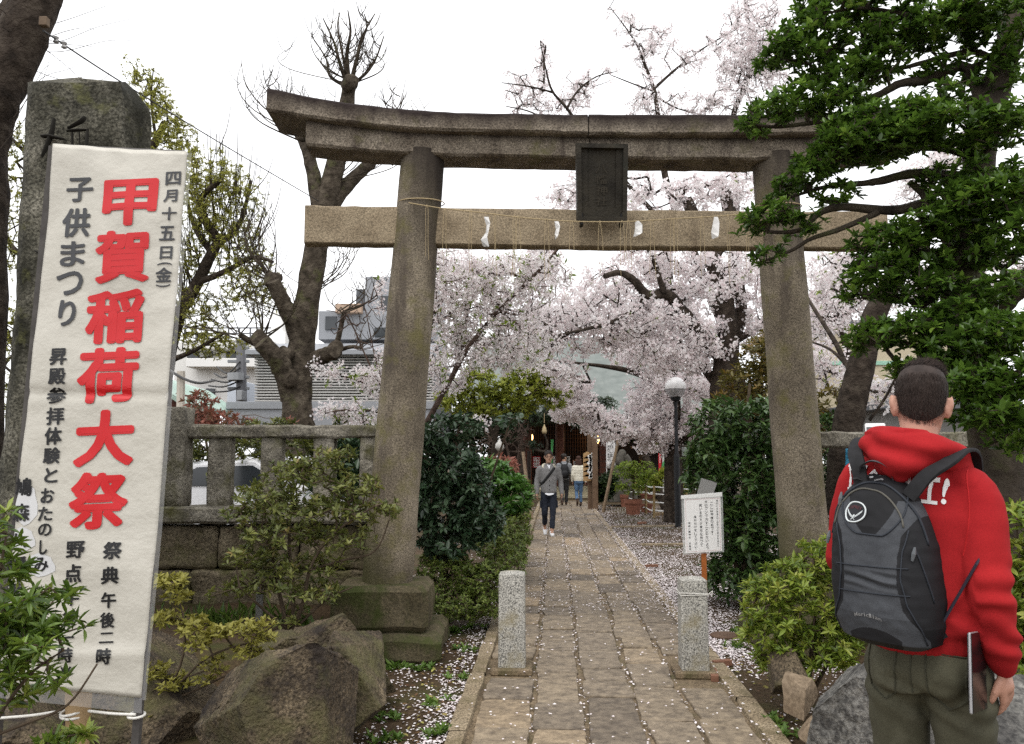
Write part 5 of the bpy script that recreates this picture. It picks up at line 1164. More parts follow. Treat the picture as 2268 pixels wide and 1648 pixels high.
shrub('azalea_bush', 'rounded bright yellow green azalea left of the man in the red hoodie', 5.5, gr(1790, 1540), [L(5.5, [(1790, 1540), (1760, 1420), (1720, 1340)], 5, 2), L(5.5, [(1790, 1540), (1800, 1400), (1820, 1260)], 5, 2), L(5.5, [(1795, 1540), (1850, 1430), (1870, 1330)], 5, 2)],
      [(1745, 1285, 50, 44), (1820, 1240, 50, 44), (1700, 1350, 46, 50), (1770, 1350, 70, 60), (1700, 1420, 50, 40), (1780, 1430, 70, 46), (1850, 1320, 50, 70), (1740, 1470, 60, 26), (1850, 1430, 50, 40), (1690, 1300, 30, 30), (1860, 1220, 30, 40)], 720, AZL, .052, 72, k=11, dY=.36, width=.30, el=(-.2, .9), extra=900)
shrub('azalea_bush', 'azalea at the right frame edge beyond the red sleeve', 4.2, at(2270, 1620, 4.2), [L(4.2, [(2290, 1640), (2270, 1400), (2250, 1150)], 5, 2), L(4.2, [(2280, 1560), (2330, 1400), (2320, 1250)], 5, 2)], [(2250, 1150, 50, 40), (2250, 1240, 50, 50), (2240, 1330, 40, 40), (2265, 1410, 50, 50), (2240, 1470, 34, 40), (2310, 1300, 50, 90), (2300, 1440, 40, 50)], 330, AZL, .055, 73, k=11, dY=.28, width=.34, extra=300)
shrub('photinia_shrub', 'shrub with red young leaves above the left end of the balustrade rail', 11, at(470, 1120, 11), [L(11, [(470, 1120), (460, 1000), (440, 900)], 4, 2), L(11, [(470, 1100), (520, 980), (540, 920)], 4, 2)], [(435, 905, 34, 24), (420, 930, 24, 20), (480, 925, 40, 18), (530, 935, 30, 14), (455, 880, 16, 12), (640, 935, 10, 8)], 150, RED, .07, 74, k=8, dY=.45, width=.28, up=-.1, el=(.2, 1.2))
OLV = leafmat('olive_hedge_leaf', [(.035, .05, .008), (.09, .105, .02), (.17, .18, .035), (.22, .10, .04)], rough=.45, tl=.25, pos=[0, .4, .9, 1])
shrub('mixed_hedge', 'olive green hedge seen between the balusters of the left stone fence', 10, at(600, 1150, 10), [L(10, [(500, 1150), (500, 1000)], 4, 2), L(10, [(600, 1150), (600, 990)], 4, 2), L(10, [(720, 1150), (720, 980)], 4, 2)], [(470, 985, 80, 36), (560, 1000, 80, 40), (650, 1000, 80, 40), (740, 985, 70, 40), (800, 960, 50, 36), (430, 1030, 40, 50), (520, 1055, 80, 36), (620, 1070, 90, 40), (740, 1060, 80, 50), (780, 925, 46, 16), (830, 1020, 40, 60), (590, 935, 60, 8)], 1500, OLV, .06, 75, k=7, dY=.5, extra=3500, width=.42)
shrub('dark_laurel', 'dark laurel with broad leaves behind the balusters beside the left torii pillar', 8.6, at(790, 1130, 8.6), [L(8.6, [(790, 1130), (780, 1040), (770, 990)], 4, 2)], [(770, 1010, 50, 36), (810, 1060, 40, 50), (740, 1030, 36, 30), (730, 1080, 40, 30)], 160, CAM, .11, 76, k=6, dY=.3, extra=200)
shrub('round_bush', 'clipped round bush right of the shrine steps', 27, gr(1340, 1118), [L(27, [(1340, 1118), (1340, 1080)], 3, 1)], [(1340, 1080, 22, 30), (1350, 1065, 18, 20), (1325, 1090, 12, 24)], 420, DKL, .11, 77, k=8, extra=600, seg=.3)
shrub('garden_shrub', 'light green shrub inside the roped enclosure behind the pots', 25, gr(1475, 1125), [L(25, [(1475, 1125), (1475, 1070)], 3, 1)], [(1470, 1065, 40, 20), (1440, 1070, 30, 18), (1510, 1070, 26, 20), (1480, 1045, 26, 12)], 300, YGG, .10, 78, k=7, extra=500, seg=.3)
shrub('ground_bush', 'bushes right of the right torii pillar behind the balustrade', 9.8, at(1850, 1200, 9.8), [L(9.8, [(1850, 1200), (1845, 1050)], 4, 2)], [(1840, 1010, 26, 40), (1850, 1090, 40, 60), (1890, 1130, 60, 60), (1830, 1150, 40, 50), (1850, 940, 26, 30)], 300, CAM2, .08, 79, k=7, extra=500)
# ------------------------------------------------------------------ rocks
def rock(name, lab, box, Y, m, seed, dep=None, planes=16, rgh=.14, sub=6, flat=.72, group='rocks edging the planting beds', tilt=(0, 0)):
    """rock filling photo rectangle box at depth Y"""
    rr = np.random.default_rng(seed)
    c = at((box[0] + box[2]) / 2, (box[1] + box[3]) / 2, Y); k = vpm(Y)
    sx, sz = (box[2] - box[0]) / 2 / k, (box[3] - box[1]) / 2 / k
    sy = dep or (sx + sz) / 2
    bm = bmesh.new(); bmesh.ops.create_icosphere(bm, subdivisions=sub, radius=1)
    ns = unit(rr.normal(size=(planes, 3))); ds = (flat - .26 + .40 * rr.random(planes)) if rgh > .1 else (flat - .1 + .3 * rr.random(planes)); ax = unit(rr.normal(size=3) * np.array([1, 1, .5]))
    vs = []
    for v in bm.verts:
        pv = Vector(v.co)
        p = np.array(v.co) * (1.15 + .30 * nz(pv, 1.3, seed * 1.7) + .14 * nz(pv, 2.8, seed + 9) + rgh * .3)
        jj = .012 * nz(pv, 5, seed + 2)
        for n_, d_ in zip(ns, ds):      # fracture planes
            q = p @ n_ - d_ - jj
            if q > 0: p = p - n_ * q
        pv = Vector(p); st_ = (float(p @ ax) * 6.0 + .4 * nz(pv, 3, seed)) % 1.0
        p = p * (1 + .016 * nz(pv, 7, seed) + .010 * nz(pv, 17, seed + 3) + .030 * (st_ if st_ < .9 else (1 - st_) * 9) * max(0, .5 + nz(pv, 1.8, seed + 6)))
        vs.append(p)
    vs = np.array(vs); vs = (vs - (vs.max(0) + vs.min(0)) / 2) / ((vs.max(0) - vs.min(0)) / 2)
    vs[:, 0] += tilt[0] * vs[:, 2] * .5; vs[:, 1] += tilt[1] * vs[:, 2] * .5
    mb = MB(); mb.add([c + Vector((p[0] * sx, p[1] * sy, p[2] * sz)) for p in vs], [tuple(q.index for q in f.verts) for f in bm.faces]); bm.free()
    o = mb.build(name, m, None, smooth=True, auto=16)
    return tag(o, lab, 'rock', group)
rock('rock', 'large jagged brown rock at the bottom edge beside the left kerb', (455, 1418, 792, 1900), 4.35, ROCKBR, 3, dep=.42, planes=14, tilt=(-.25, .1))
rock('rock', 'upright brown slab of rock leaning against the larger jagged one', (690, 1390, 868, 1640), 4.95, ROCKBR, 8, dep=.4, planes=18, flat=.66, tilt=(.3, 0))
rock('rock', 'flat topped brown rock in front of the left torii plinth', (655, 1350, 880, 1560), 5.6, ROCKBR, 12, dep=.4, planes=18, flat=.66)
rock('rock', 'broad smooth boulder behind the banner and the yellow leaf shrub', (150, 1385, 540, 1760), 5.3, ROCKBR, 17, dep=.6, planes=10, rgh=.08)
rock('rock', 'low dark rounded rock between the azalea stems and the flat topped rock', (560, 1392, 700, 1480), 5.5, ROCKBR, 21, dep=.3, planes=8, rgh=.08)
rock('rock', 'brown boulder under the left corner of the banner', (-160, 1530, 200, 1800), 4.7, ROCKBR, 23, dep=.5, planes=10, rgh=.1)
rock('rock', 'large grey weathered boulder behind the legs of the man in the red hoodie', (1795, 1455, 2090, 1800), 3.9, ROCKGR, 31, dep=.4, planes=14)
rock('rock', 'grey boulder at the right bottom corner below the tablet', (2090, 1500, 2400, 1850), 3.7, ROCKGR, 34, dep=.4, planes=12)
rock('rock', 'small tan angular stone at the foot of the bright azalea', (1738, 1498, 1812, 1590), 4.75, ROCKTAN, 37, dep=.12, planes=9, sub=4)
rock('rock', 'small tan stone lowest beside the right kerb', (1772, 1588, 1822, 1650), 4.45, ROCKTAN, 39, dep=.08, planes=9, sub=4)
rock('rock', 'shaded brown stone under the bright azalea', (1700, 1440, 1790, 1540), 5.2, ROCKBR, 41, dep=.2, planes=9, sub=4)
# ------------------------------------------------------------------ ground litter: petals, weeds, fallen leaves
rg = np.random.default_rng(99)
def scatter(n, fn):
    out = []
    while len(out) < n:
        k = 4000
        v = 1 / (1 / 30 + rg.random(k) * (1 / 4.2 - 1 / 30)); u = rg.uniform(-3.2, 4.6, k)
        w = fn(u, v); ok = rg.random(k) < w
        out += list(zip(u[ok], v[ok]))
    return np.array(out[:n])
def dens(u, v):
    right = (u > UB[7] + .01) & (u < UB[7] + 3.4) & (v > 6.5)
    path_ = (u > UB[0]) & (u < UB[7]); left = (u < UB[0]) & (u > UB[0] - 1.3)
    nn = np.array([.5 + .9 * mnoise.noise((a * 1.1, b * .8, 0)) + .35 * mnoise.noise((a * 4, b * 3, 9)) for a, b in zip(u, v)]).clip(0, 1)
    far = ((v - 6.2) / 8).clip(0.02, 1)
    edge = np.exp(-((u - UB[7] - .08) / .16) ** 2) * (v > 7)
    joint = np.min([abs(u - q) for q in UB[2:7]], 0) < .03
    d = right * (.25 + .75 * nn) * (.25 + .75 * far ** .6) + edge * .8 + path_ * (nn ** 2 * .30 * far ** 1.6 + joint * (.03 + .5 * far ** 1.5) + .003) + left * (.02 + .05 * nn + .22 * np.exp(-((u - UB[0] + .06) / .1) ** 2))
    d = np.where((u > UB[7]) & (v <= 6.5), .10 * nn, d)
    return d.clip(0, 1)
uvp = scatter(80000, dens)
xy = np.array([tuple(uv2w(a, b, 0)) for a, b in uvp])
onp = (uvp[:, 0] > UB[1]) & (uvp[:, 0] < UB[6]); onk = (uvp[:, 0] > UB[0]) & (uvp[:, 0] < UB[7]) & ~onp
jt = np.min([abs(uvp[:, 0] - q) for q in UB[2:6]], 0) < .02
xy[:, 2] = np.where(onp, np.where(jt, .016, .041), np.where(onk, .047, .006)) + rg.random(len(xy)) * .004
nn = rg.normal(0, .22, (len(xy), 3)); nn[:, 2] += 1
PETAL = (np.array([(-.5, 0, 0), (0, .36, .12), (.5, 0, 0), (0, -.36, .12)]), np.array([(0, 3, 2, 1)]))
V, F, T = instance(PETAL, xy, rg.normal(size=xy.shape) * np.array([1, 1, .1]), nn, .021 * (.7 + .6 * rg.random(len(xy))), 1.0, rg.random(len(xy)))
tag(mesh_np('fallen_petals', V, F, leafmat('petal', [(.78, .68, .69), (.90, .86, .855)], rough=.8, spec=.1, tl=0), None, T), 'fallen cherry petals scattered over the ground and path', kind='stuff')
k = 420
pu = np.concatenate([UB[0] - .05 - abs(rg.normal(0, .25, k // 2)), UB[7] + .06 + abs(rg.normal(0, .35, k // 2))]); pv = rg.uniform(4.3, 7.5, k)
xy = np.array([tuple(uv2w(a, b, .012)) for a, b in zip(pu, pv)]); nn = rg.normal(0, .35, (k, 3)); nn[:, 2] += 1
V, F, T = instance(LEAF6, xy, rg.normal(size=xy.shape) * np.array([1, 1, .15]), nn, .035 * (.6 + .7 * rg.random(k)), .5, rg.random(k))
tag(mesh_np('leaf_litter', V, F, leafmat('litter_leaf', [(.10, .04, .015), (.22, .13, .05), (.40, .38, .10)], rough=.6, tl=.1), None, T), 'small dead leaves lying along both kerbs', kind='stuff')
cl = []
for vx, vy, n_, s_ in ((880, 1480, 14, .05), (935, 1485, 8, .04), (1000, 1400, 14, .06), (985, 1375, 10, .05), (1055, 1390, 8, .04), (1030, 1440, 7, .03), (985, 1560, 6, .04), (975, 1620, 10, .05), (1010, 1500, 6, .03), (850, 1590, 9, .05), (1640, 1400, 12, .03), (1660, 1380, 12, .03), (1720, 1600, 7, .04), (1745, 1630, 8, .04), (830, 1640, 8, .04), (1620, 1430, 7, .025)):
    c = gr(vx, vy)
    for i in range(n_): cl.append((c.x + rg.normal(0, .05), c.y + rg.normal(0, .06), .012, s_))
cl = np.array(cl)
V, F, T = rosettes(rg, cl[:, :3], np.tile([0, 0, 1.], (len(cl), 1)), 8, (.15, 1.0), .05, .4, LEAF6, (0, 1))
tag(mesh_np('weeds', V, F, leafmat('weed_leaf', [(.05, .10, .015), (.11, .2, .03), (.2, .28, .06)], rough=.5, tl=.3), None, T), 'low green weeds along the kerb and rocks', kind='stuff')
gb = []
for vx, vy, Y_, n_ in ((345, 1395, 6.6, 40), (480, 1390, 6.6, 46), (520, 1395, 6.6, 26), (420, 1400, 6.5, 20), (700, 1385, 6.3, 18), (540, 1385, 6.8, 22), (610, 1375, 6.8, 20)):
    c = at(vx, vy, Y_)
    for i in range(n_): gb.append((c.x + rg.normal(0, .07), c.y + rg.normal(0, .07), .30))
gb = np.array(gb); d = rg.normal(0, .55, gb.shape); d[:, 2] = 1
V, F, T = instance(LEAF6, gb, d, rg.normal(size=gb.shape), .15 * (.5 + rg.random(len(gb))), .07, rg.random(len(gb)))
tag(mesh_np('grass', V, F, leafmat('grass_blade', [(.06, .11, .02), (.14, .22, .04)], rough=.5, tl=.3), None, T), 'grass tufts at the foot of the stone wall', kind='stuff')
# ------------------------------------------------------------------ festival banner
YN = 3.6
CLOTH = mat('banner_cloth', [(.50, .475, .41), (.58, .555, .49)], scale=1.5, bump=.35, bscale=7, bdist=.03, rough=.42, spec=.45)
ban = thing('festival_banner', 'tall white festival banner with red and black calligraphy in a clear plastic sleeve', 'banner', tuple(at(160, 1545, YN)))
def bxy(vx, vy):
    """wrinkled banner surface"""
    p = at(vx, vy, YN)
    a = (vx + .62 * vy) * .018
    w = .006 * math.sin(a + 2 * nz(p, 2.2, 4)) * max(0, 1 - (vy - 330) / 700) + .012 * nz(p, 3.2, 1) + .006 * nz(p, 8, 6)
    w += .010 * math.exp(-((vy - 868 - .02 * vx) / 9) ** 2) - .006 * math.exp(-((vy - 1450) / 12) ** 2)
    e = max(0, 1 - (vy - 322) / 40); w += .004 * e * math.sin(vx * .09)
    return p + Vector((0, w, 0))
bl = lambda vy: np.interp(vy, [320, 700, 1000, 1512], [120, 82, 49, -2]); br = lambda vy: np.interp(vy, [335, 640, 820, 1180, 1545], [414, 391, 375, 347, 312])
mb = MB(); P = []
for i in range(41):
    row = []
    for j in range(121):
        t = j / 120; u = i / 40
        vyl, vyr = lerp(320, 1513, t), lerp(335, 1545, t); vy = lerp(vyl, vyr, u)
        row.append(bxy(lerp(bl(vyl), br(vyr), u), vy))
    P.append(row)
mb.grid(P, flip=True)
o = mb.build('cloth', CLOTH, ban, smooth=True); q = o.modifiers.new('thickness', 'SOLIDIFY'); q.thickness = .004; q.offset = -1
def writing(name, m, chars, bold):
    """brush-weight lettering: the glyph is thickened with slightly shifted layers 0.15 mm apart"""
    tb = MB()
    k = 10 if bold > .04 else 6
    for c_, x0, y0, x1, y1 in chars:
        V, F, a = text2d(c_, 0, .10)
        if c_ in '()': V = np.stack([V[:, 1], 1 - V[:, 0]], 1)
        s_ = bold * (y1 - y0) if c_ not in '()一' else bold * 28
        for q in range(k):
            r = s_ * (1 if q else 0); th = 2 * math.pi * q / (k - 1)
            pts = []
            for x, y in V:
                vx = lerp(x0 + s_, x1 - s_, x) + .06 * (y - .5) * (y1 - y0) + r * math.cos(th); vy = lerp(y1 - s_, y0 + s_, y) - (x - .5) * .04 * (x1 - x0) + r * .8 * math.sin(th)
                pts.append(bxy(vx, vy) + Vector((0, -.0042 - .00015 * q, 0)))
            tb.add(pts, F)
    return tb.build(name, m, ban)
REDI = plain('red_print', (.56, .010, .014), rough=.42, spec=.45); GREYI = plain('dark_grey_print', (.045, .046, .05), rough=.42, spec=.45); BLKI = plain('black_print', (.012, .012, .013), rough=.42, spec=.45)
writing('red_writing', REDI, [('甲', 228, 396, 350, 502), ('賀', 211, 510, 335, 628), ('稲', 190, 640, 319, 762), ('荷', 172, 768, 308, 893), ('大', 164, 906, 299, 1034), ('祭', 153, 1043, 284, 1173)], .045)
writing('grey_writing', GREYI, [('子', 147, 393, 207, 447), ('供', 137, 460, 201, 526), ('ま', 133, 534, 190, 590), ('つ', 124, 600, 184, 654), ('り', 130, 663, 169, 723), ('四', 367, 380, 401, 410), ('月', 363, 420, 394, 448), ('十', 360, 459, 393, 489), ('五', 354, 501, 388, 533), ('日', 355, 545, 382, 574), ('(', 349, 581, 382, 588), ('金', 345, 592, 381, 625), (')', 345, 629, 377, 636)], .035)
writing('black_writing', BLKI, [('昇', 112, 771, 151, 809), ('殿', 109, 815, 148, 852), ('参', 103, 857, 146, 894), ('拝', 102, 901, 143, 941), ('体', 99, 945, 137, 985), ('験', 95, 990, 133, 1027), ('と', 99, 1035, 129, 1069), ('お', 91, 1080, 122, 1114), ('た', 86, 1121, 119, 1153), ('の', 86, 1158, 117, 1187), ('し', 88, 1195, 107, 1228), ('み', 76, 1233, 108, 1266), ('鳩', 35, 1057, 73, 1099), ('森', 29, 1114, 68, 1155), ('八', 22, 1179, 60, 1214), ('幡', 17, 1231, 60, 1272), ('神', 15, 1286, 52, 1321), ('社', 10, 1335, 46, 1370),
    ('祭', 230, 1198, 272, 1238), ('典', 226, 1253, 266, 1293), ('午', 224, 1310, 258, 1347), ('後', 221, 1355, 254, 1391), ('二', 219, 1400, 252, 1424), ('時', 214, 1434, 248, 1471), ('野', 148, 1197, 190, 1236), ('点', 142, 1248, 183, 1290), ('午', 141, 1307, 176, 1342), ('後', 138, 1352, 170, 1386), ('一', 136, 1408, 166, 1413), ('時', 131, 1432, 164, 1467), ('半', 131, 1474, 162, 1502), ('時', 66, 1433, 92, 1463)], .038)
mb = MB()
for x0, y0, x1, y1 in ((34, 1068, 84, 1165), (26, 1168, 78, 1222), (60, 1226, 122, 1278)):
    k = 14; c = ((x0 + x1) / 2, (y0 + y1) / 2)
    mb.add([bxy(c[0] + (x1 - x0) / 2 * math.cos(t) * (1 + .15 * math.sin(5 * t)), c[1] + (y1 - y0) / 2 * math.sin(t) * (1 + .1 * math.sin(3 * t + 1))) + Vector((0, -.002, 0)) for t in np.linspace(0, 6.283, k, endpoint=False)], [tuple(range(k))])
mb.build('patch', plain('white_patch', (.62, .62, .62), rough=.5), ban)
FILM = plain('clear_film', (.8, .8, .8), rough=.15, spec=.5, alpha=.16)
mb = MB(); mb.grid([[at(br(vy) + dx, vy + 2, YN + .004) for vy in np.linspace(336, 1548, 30)] for dx in (-4, 6, 11)]); mb.grid([[at(x, lerp(1511, 1545, (x + 2) / 314) + dy, YN + .004) for dy in (0, 18, 34)] for x in np.linspace(-2, 314, 12)])
mb.build('sleeve_edge', FILM, ban)
FRW = mat('frame_wood', [(.05, .045, .042), (.10, .092, .085)], scale=9, bump=.3, rough=.8)
for (xt, yt, xb, yb) in ((119, 325, -20, 1760), (404, 338, 292, 1760)):
    mb = MB(); a, b = at(xt, yt, YN + .03), at(xb, yb, YN + .03); mb.tube([a, b], .021, 4, ref=(1, 1, 0)); mb.build('frame_pole', FRW, ban)
for (xa, ya, xb, yb) in ((119, 326, 410, 340), (2, 1500, 310, 1533)):
    mb = MB(); mb.tube([at(xa, ya, YN + .035), at(xb, yb, YN + .035)], .014, 4); mb.build('crossbar', FRW, ban)
bam = thing('bamboo_stake', 'thick bamboo stake standing behind the lower edge of the banner', 'stake', tuple(at(165, 1800, YN + .12)))
mb = MB(); zs = np.linspace(0, 1, 22)
mb.tube([lerp(at(163, 1900, YN + .12), at(200, 700, YN + .12), t) for t in zs], [.047 + (.005 if i in (6, 7, 14) else 0) for i in range(22)], 18)
mb.build('culm', mat('bamboo', [(.30, .20, .10), (.44, .31, .17)], scale=4, bump=.2, rough=.5), bam, smooth=True)
TWINE = mat('white_twine', [(.6, .58, .53), (.75, .73, .68)], scale=80, bump=.2)
cord = thing('tie_cord', 'white cord tied round the bamboo stake and the banner poles', 'cord', tuple(at(165, 1585, YN)))
mb = MB()
mb.tube(spline([at(0, 1590, YN - .0), at(70, 1584, YN + .05), at(135, 1574, YN + .07)], 6), .006, 6)
c = at(165, 1578, YN + .12)
for k in range(2): mb.tube([c + Vector((.053 * math.cos(t), .053 * math.sin(t), .012 * math.sin(t + k) + .01 * k)) for t in np.linspace(0, 6.283, 24)], .006, 6)
mb.tube(spline([at(196, 1574, YN + .07), at(250, 1580, YN + .02), at(300, 1582, YN)], 6), .006, 6)
c = at(302, 1583, YN + .03)
mb.tube([c + Vector((.032 * math.cos(t), .032 * math.sin(t), .004 * math.sin(t))) for t in np.linspace(0, 6.283, 18)], .006, 6)
mb.build('cord_loop', TWINE, cord, smooth=True)
# ------------------------------------------------------------------ bollards
def bollard(vx, vy, vtop, lab, tie=False):
    p = gr(vx, vy); Y = p.y
    zt = at(vx, vtop, Y).z; M = Matrix((PR, PD, Vector((0, 0, 1)))).transposed()
    t = thing('stone_bollard', lab, 'bollard', (p.x, p.y + .1, 0), 'granite bollards at the path entrance')
    mb = MB(); h = .098
    prof = [(h * 1.02, -.05), (h * 1.02, .02), (h, .05), (h * .96, zt - .016), (h * .94, zt - .008), (h * .5, zt + .004), (.005, zt + .013)]
    c = Vector((p.x, p.y + .1, 0))
    rows = []
    for r, z in prof:
        q = [(-r, -r), (r * .9, -r), (r, -r * .9), (r, r * .9), (r * .9, r), (-r * .9, r), (-r, r * .9), (-r, -r * .9)]
        q[0] = (-r * .9, -r)
        rows.append([c + M @ Vector((a, b, z)) for a, b in q])
    mb.grid([[row[k % 8] for row in rows] for k in range(9)], flip=True)
    mb.build('shaft', GRANITE, t, auto=30)
    mb = MB(); mb.box(c + Vector((0, 0, .03)), (.30, .30, .05), .01, M=M); mb.build('footing', MORTAR, t)
    if tie:
        s = thing('white_string', 'white string looped round the top of the right bollard', 'string', tuple(c + Vector((0, 0, zt - .12))))
        mb = MB()
        for k in range(2):
            r = h + .002; z = zt - .115 + .012 * k
            q = [(-r, -r), (r, -r), (r, r), (-r, r), (-r, -r)]
            mb.tube([c + M @ Vector((a * 1.0, b, z + .008 * math.sin(i * 2 + k))) for i, (a, b) in enumerate(q)], .0035, 5)
        mb.tube(spline([c + M @ Vector((h, -h, zt - .11)), c + M @ Vector((h + .03, -h - .01, zt - .08)), c + M @ Vector((h + .02, -h - .01, zt - .12))], 5), .003, 5)
        mb.build('string_loop', TWINE, s)
bollard(1134, 1496, 1270, 'square speckled granite bollard left on the path with a moss stain and no string')
bollard(1543, 1503, 1283, 'square granite bollard with white string tied round it', True)
BRK = mat('reddish_timber', [(.16, .075, .045), (.25, .125, .08)], scale=12, bump=.3)
for lab, a, b, s in (('short reddish timber offcut lying beside the foot of the string tied bollard', (1578, 1494), (1583, 1512), .045), ('reddish timber offcut lying across behind the other one at the bollard', (1580, 1478), (1617, 1474), .045), ('thin timber offcut on the petal covered yard by the path', (1428, 1257), (1456, 1256), .04), ('small timber offcut on the yard farther up the path', (1413, 1161), (1430, 1160), .05)):
    p, q = gr(*a), gr(*b); d = q - p
    if d.length < .12: d = Vector((.06, -.22, 0)); 
    mb = MB(); mb.box((p + q) / 2 + Vector((0, 0, s * .6)), (d.length, s * 1.2, s), .004, rz=math.atan2(d.y, d.x)); tag(mb.build('timber_offcut', BRK), lab, 'timber', 'timber offcuts on the ground')
mb = MB(); p = gr(1606, 1411); mb.lathe([(.13, -.01), (.135, .02), (.12, .03), (.01, .03)], p, 20); tag(mb.build('stepping_disc', mat('clay_disc', [(.10, .06, .04), (.15, .095, .065)], scale=9, bump=.3)), 'flat round brown disc lying on the soil near the notice sign', 'disc')
mb = MB(); boxat(mb, 566, 1300, 581, 1375, 6.4, .02, .003); tag(mb.build('plant_marker', plain('grey_marker', (.16, .16, .15))), 'grey plant marker stake beside the azalea stems', 'stake')
# ------------------------------------------------------------------ notice sign on orange post
YO = 7.7
sg = thing('notice_sign', 'white laminated notice in vertical writing on an orange post', 'sign', tuple(at(1559, 1350, YO)))
PTL, PTR, PBR, PBL = (1514, 1103), (1595, 1099), (1598.5, 1220), (1518, 1225)
def sgp(u, v, d=0.):
    x = lerp(lerp(PTL[0], PTR[0], u), lerp(PBL[0], PBR[0], u), v); y = lerp(lerp(PTL[1], PTR[1], u), lerp(PBL[1], PBR[1], u), v)
    return at(x, y, YO + d)
mb = MB(); mb.prism([sgp(0, 0), sgp(1, 0), sgp(1, 1), sgp(0, 1)], (0, .006, 0)); mb.build('paper', WHITEPAPER, sg)
mb = MB(); mb.prism([sgp(-.07, .0, .008), sgp(1.06, 0, .008), sgp(1.06, 1.02, .008), sgp(-.07, 1.02, .008)], (0, .004, 0)); mb.build('sleeve', plain('sleeve_plastic', (.7, .72, .7), rough=.2, alpha=.3), sg)
mb = MB(); mb.prism([sgp(-.07, -.05, -.006), sgp(1.05, -.075, -.006), sgp(1.05, .0, -.006), sgp(-.07, .01, -.006)], (0, .02, 0)); mb.build('clip_bar', plain('clip_white', (.75, .75, .73), rough=.3), sg)
mb = MB()
for (u0, v0, u1, v1) in ((.04, .03, .965, .033), (.04, .975, .965, .978), (.04, .03, .044, .978), (.961, .03, .965, .978)): mb.add([sgp(u0, v0, -.001), sgp(u1, v0, -.001), sgp(u1, v1, -.001), sgp(u0, v1, -.001)], [(0, 1, 2, 3)])
mb.build('border_line', plain('red_line', (.45, .12, .12)), sg)
mb = MB()
for xc, v0, v1, w, s in ((.90, .05, .935, .050, '境内に犬を連れてお参りに来られる方へ'), (.75, .09, .74, .075, 'ここは神様の庭です。'), (.60, .05, .955, .075, '犬のフンで汚すことのないよう'), (.445, .11, .90, .075, '飼い主の方が責任を持って'), (.29, .32, .985, .072, '後片付けをして下さい。'), (.125, .43, .955, .06, '鳩森八幡神社　社務所')):
    st = (v1 - v0) / len(s)
    for k, ch in enumerate(s):
        if ch == '　': continue
        V, F, a = text2d(ch, .006)
        y0 = v0 + st * k; h = st * .80; ww = w
        if ch == '。': ww = w * .3; h = st * .25
        mb.add([sgp(xc - ww / 2 + ww * x, y0 + st * .9 - h * y if ch != '。' else y0 + h - h * y, -.0015) for x, y in V], F)
mb.build('writing', INK, sg)
mb = MB(); a, b = at(1559, 1225, YO + .03), at(1559, 1225, YO + .03); mb.box((a.x, YO + .05, (a.z + .25) / 2), (.042, .042, a.z + .3), .004); mb.build('post', mat('orange_post', [(.30, .085, .015), (.42, .13, .03)], scale=7, bump=.2, rough=.6), sg)
mb = MB(); mb.prism([at(1553, 1058, 8.75), at(1588, 1069, 8.75), at(1578, 1096, 8.75), at(1543, 1094, 8.75)], (0, .006, 0)); tag(mb.build('paper_sheet', plain('greyish_paper', (.30, .295, .28), rough=.6)), 'tilted pale sheet behind the top of the notice sign in the evergreen', 'paper')
# ------------------------------------------------------------------ globe lamp
YL = 20.0
lam = thing('globe_lamp', 'black street lamp post with a white globe in front of the cherry trunk', 'street lamp', (at(1498, 1000, YL).x, YL, 0))
bx = at(1498, 1000, YL).x; zg = at(1498, 858, YL).z
mb = MB(); mb.lathe([(.072, 0), (.072, 1.6), (.065, 1.68), (.045, 1.72), (.04, zg - .34), (.11, zg - .30), (.13, zg - .22)], (bx, YL, 0), 16); mb.build('post', plain('black_metal', (.012, .013, .015), rough=.45), lam, smooth=True, auto=40)
gp = [(.25 * math.cos(t), zg + .25 * math.sin(t)) for t in np.linspace(-.15, 1.5, 12)]
mb = MB(); mb.lathe([(.05, zg - .02)] + gp, (bx, YL, 0), 20); mb.build('shade', plain('white_globe', (.72, .72, .72), rough=.3), lam, smooth=True, auto=60)
mb = MB(); mb.lathe([(.14, zg - .22), (.21, zg - .14), (.245, zg - .045)], (bx, YL, 0), 20, cap=False); mb.build('diffuser', plain('clear_diffuser', (.45, .46, .47), rough=.15, alpha=.6), lam, smooth=True)
# garden lamp, straw charm
t = thing('garden_lamp', 'small white onion shaped lamp among the shrubs left of the path', 'lamp', tuple(at(1106, 1040, 18)))
c = at(1106, 986, 18); mb = MB(); mb.lathe([(.03, -.12), (.10, -.05), (.085, .03), (.03, .09), (.008, .15)], c, 14); mb.build('lamp_shade', plain('white_lamp', (.5, .49, .46), rough=.4), t, smooth=True)
mb = MB(); mb.tube([(c.x, 18, 0), (c.x, 18, c.z - .12)], .03, 8); mb.build('post', WOOD, t)
t = thing('straw_charm', 'tan bell shaped straw charm hanging from the pine branch before the shrine', 'charm', tuple(at(1205, 960, 28)))
mb = MB(); mb.lathe([(.07, -.10), (.085, -.02), (.06, .08), (.025, .15), (.012, .2)], at(1205, 953, 28), 10); mb.build('straw_bundle', ROPE, t, smooth=True)
mb = MB(); mb.tube([at(1205, 950, 28) + Vector((0, 0, .2)), at(1205, 915, 28)], .01, 5); mb.build('cord', ROPE, t)
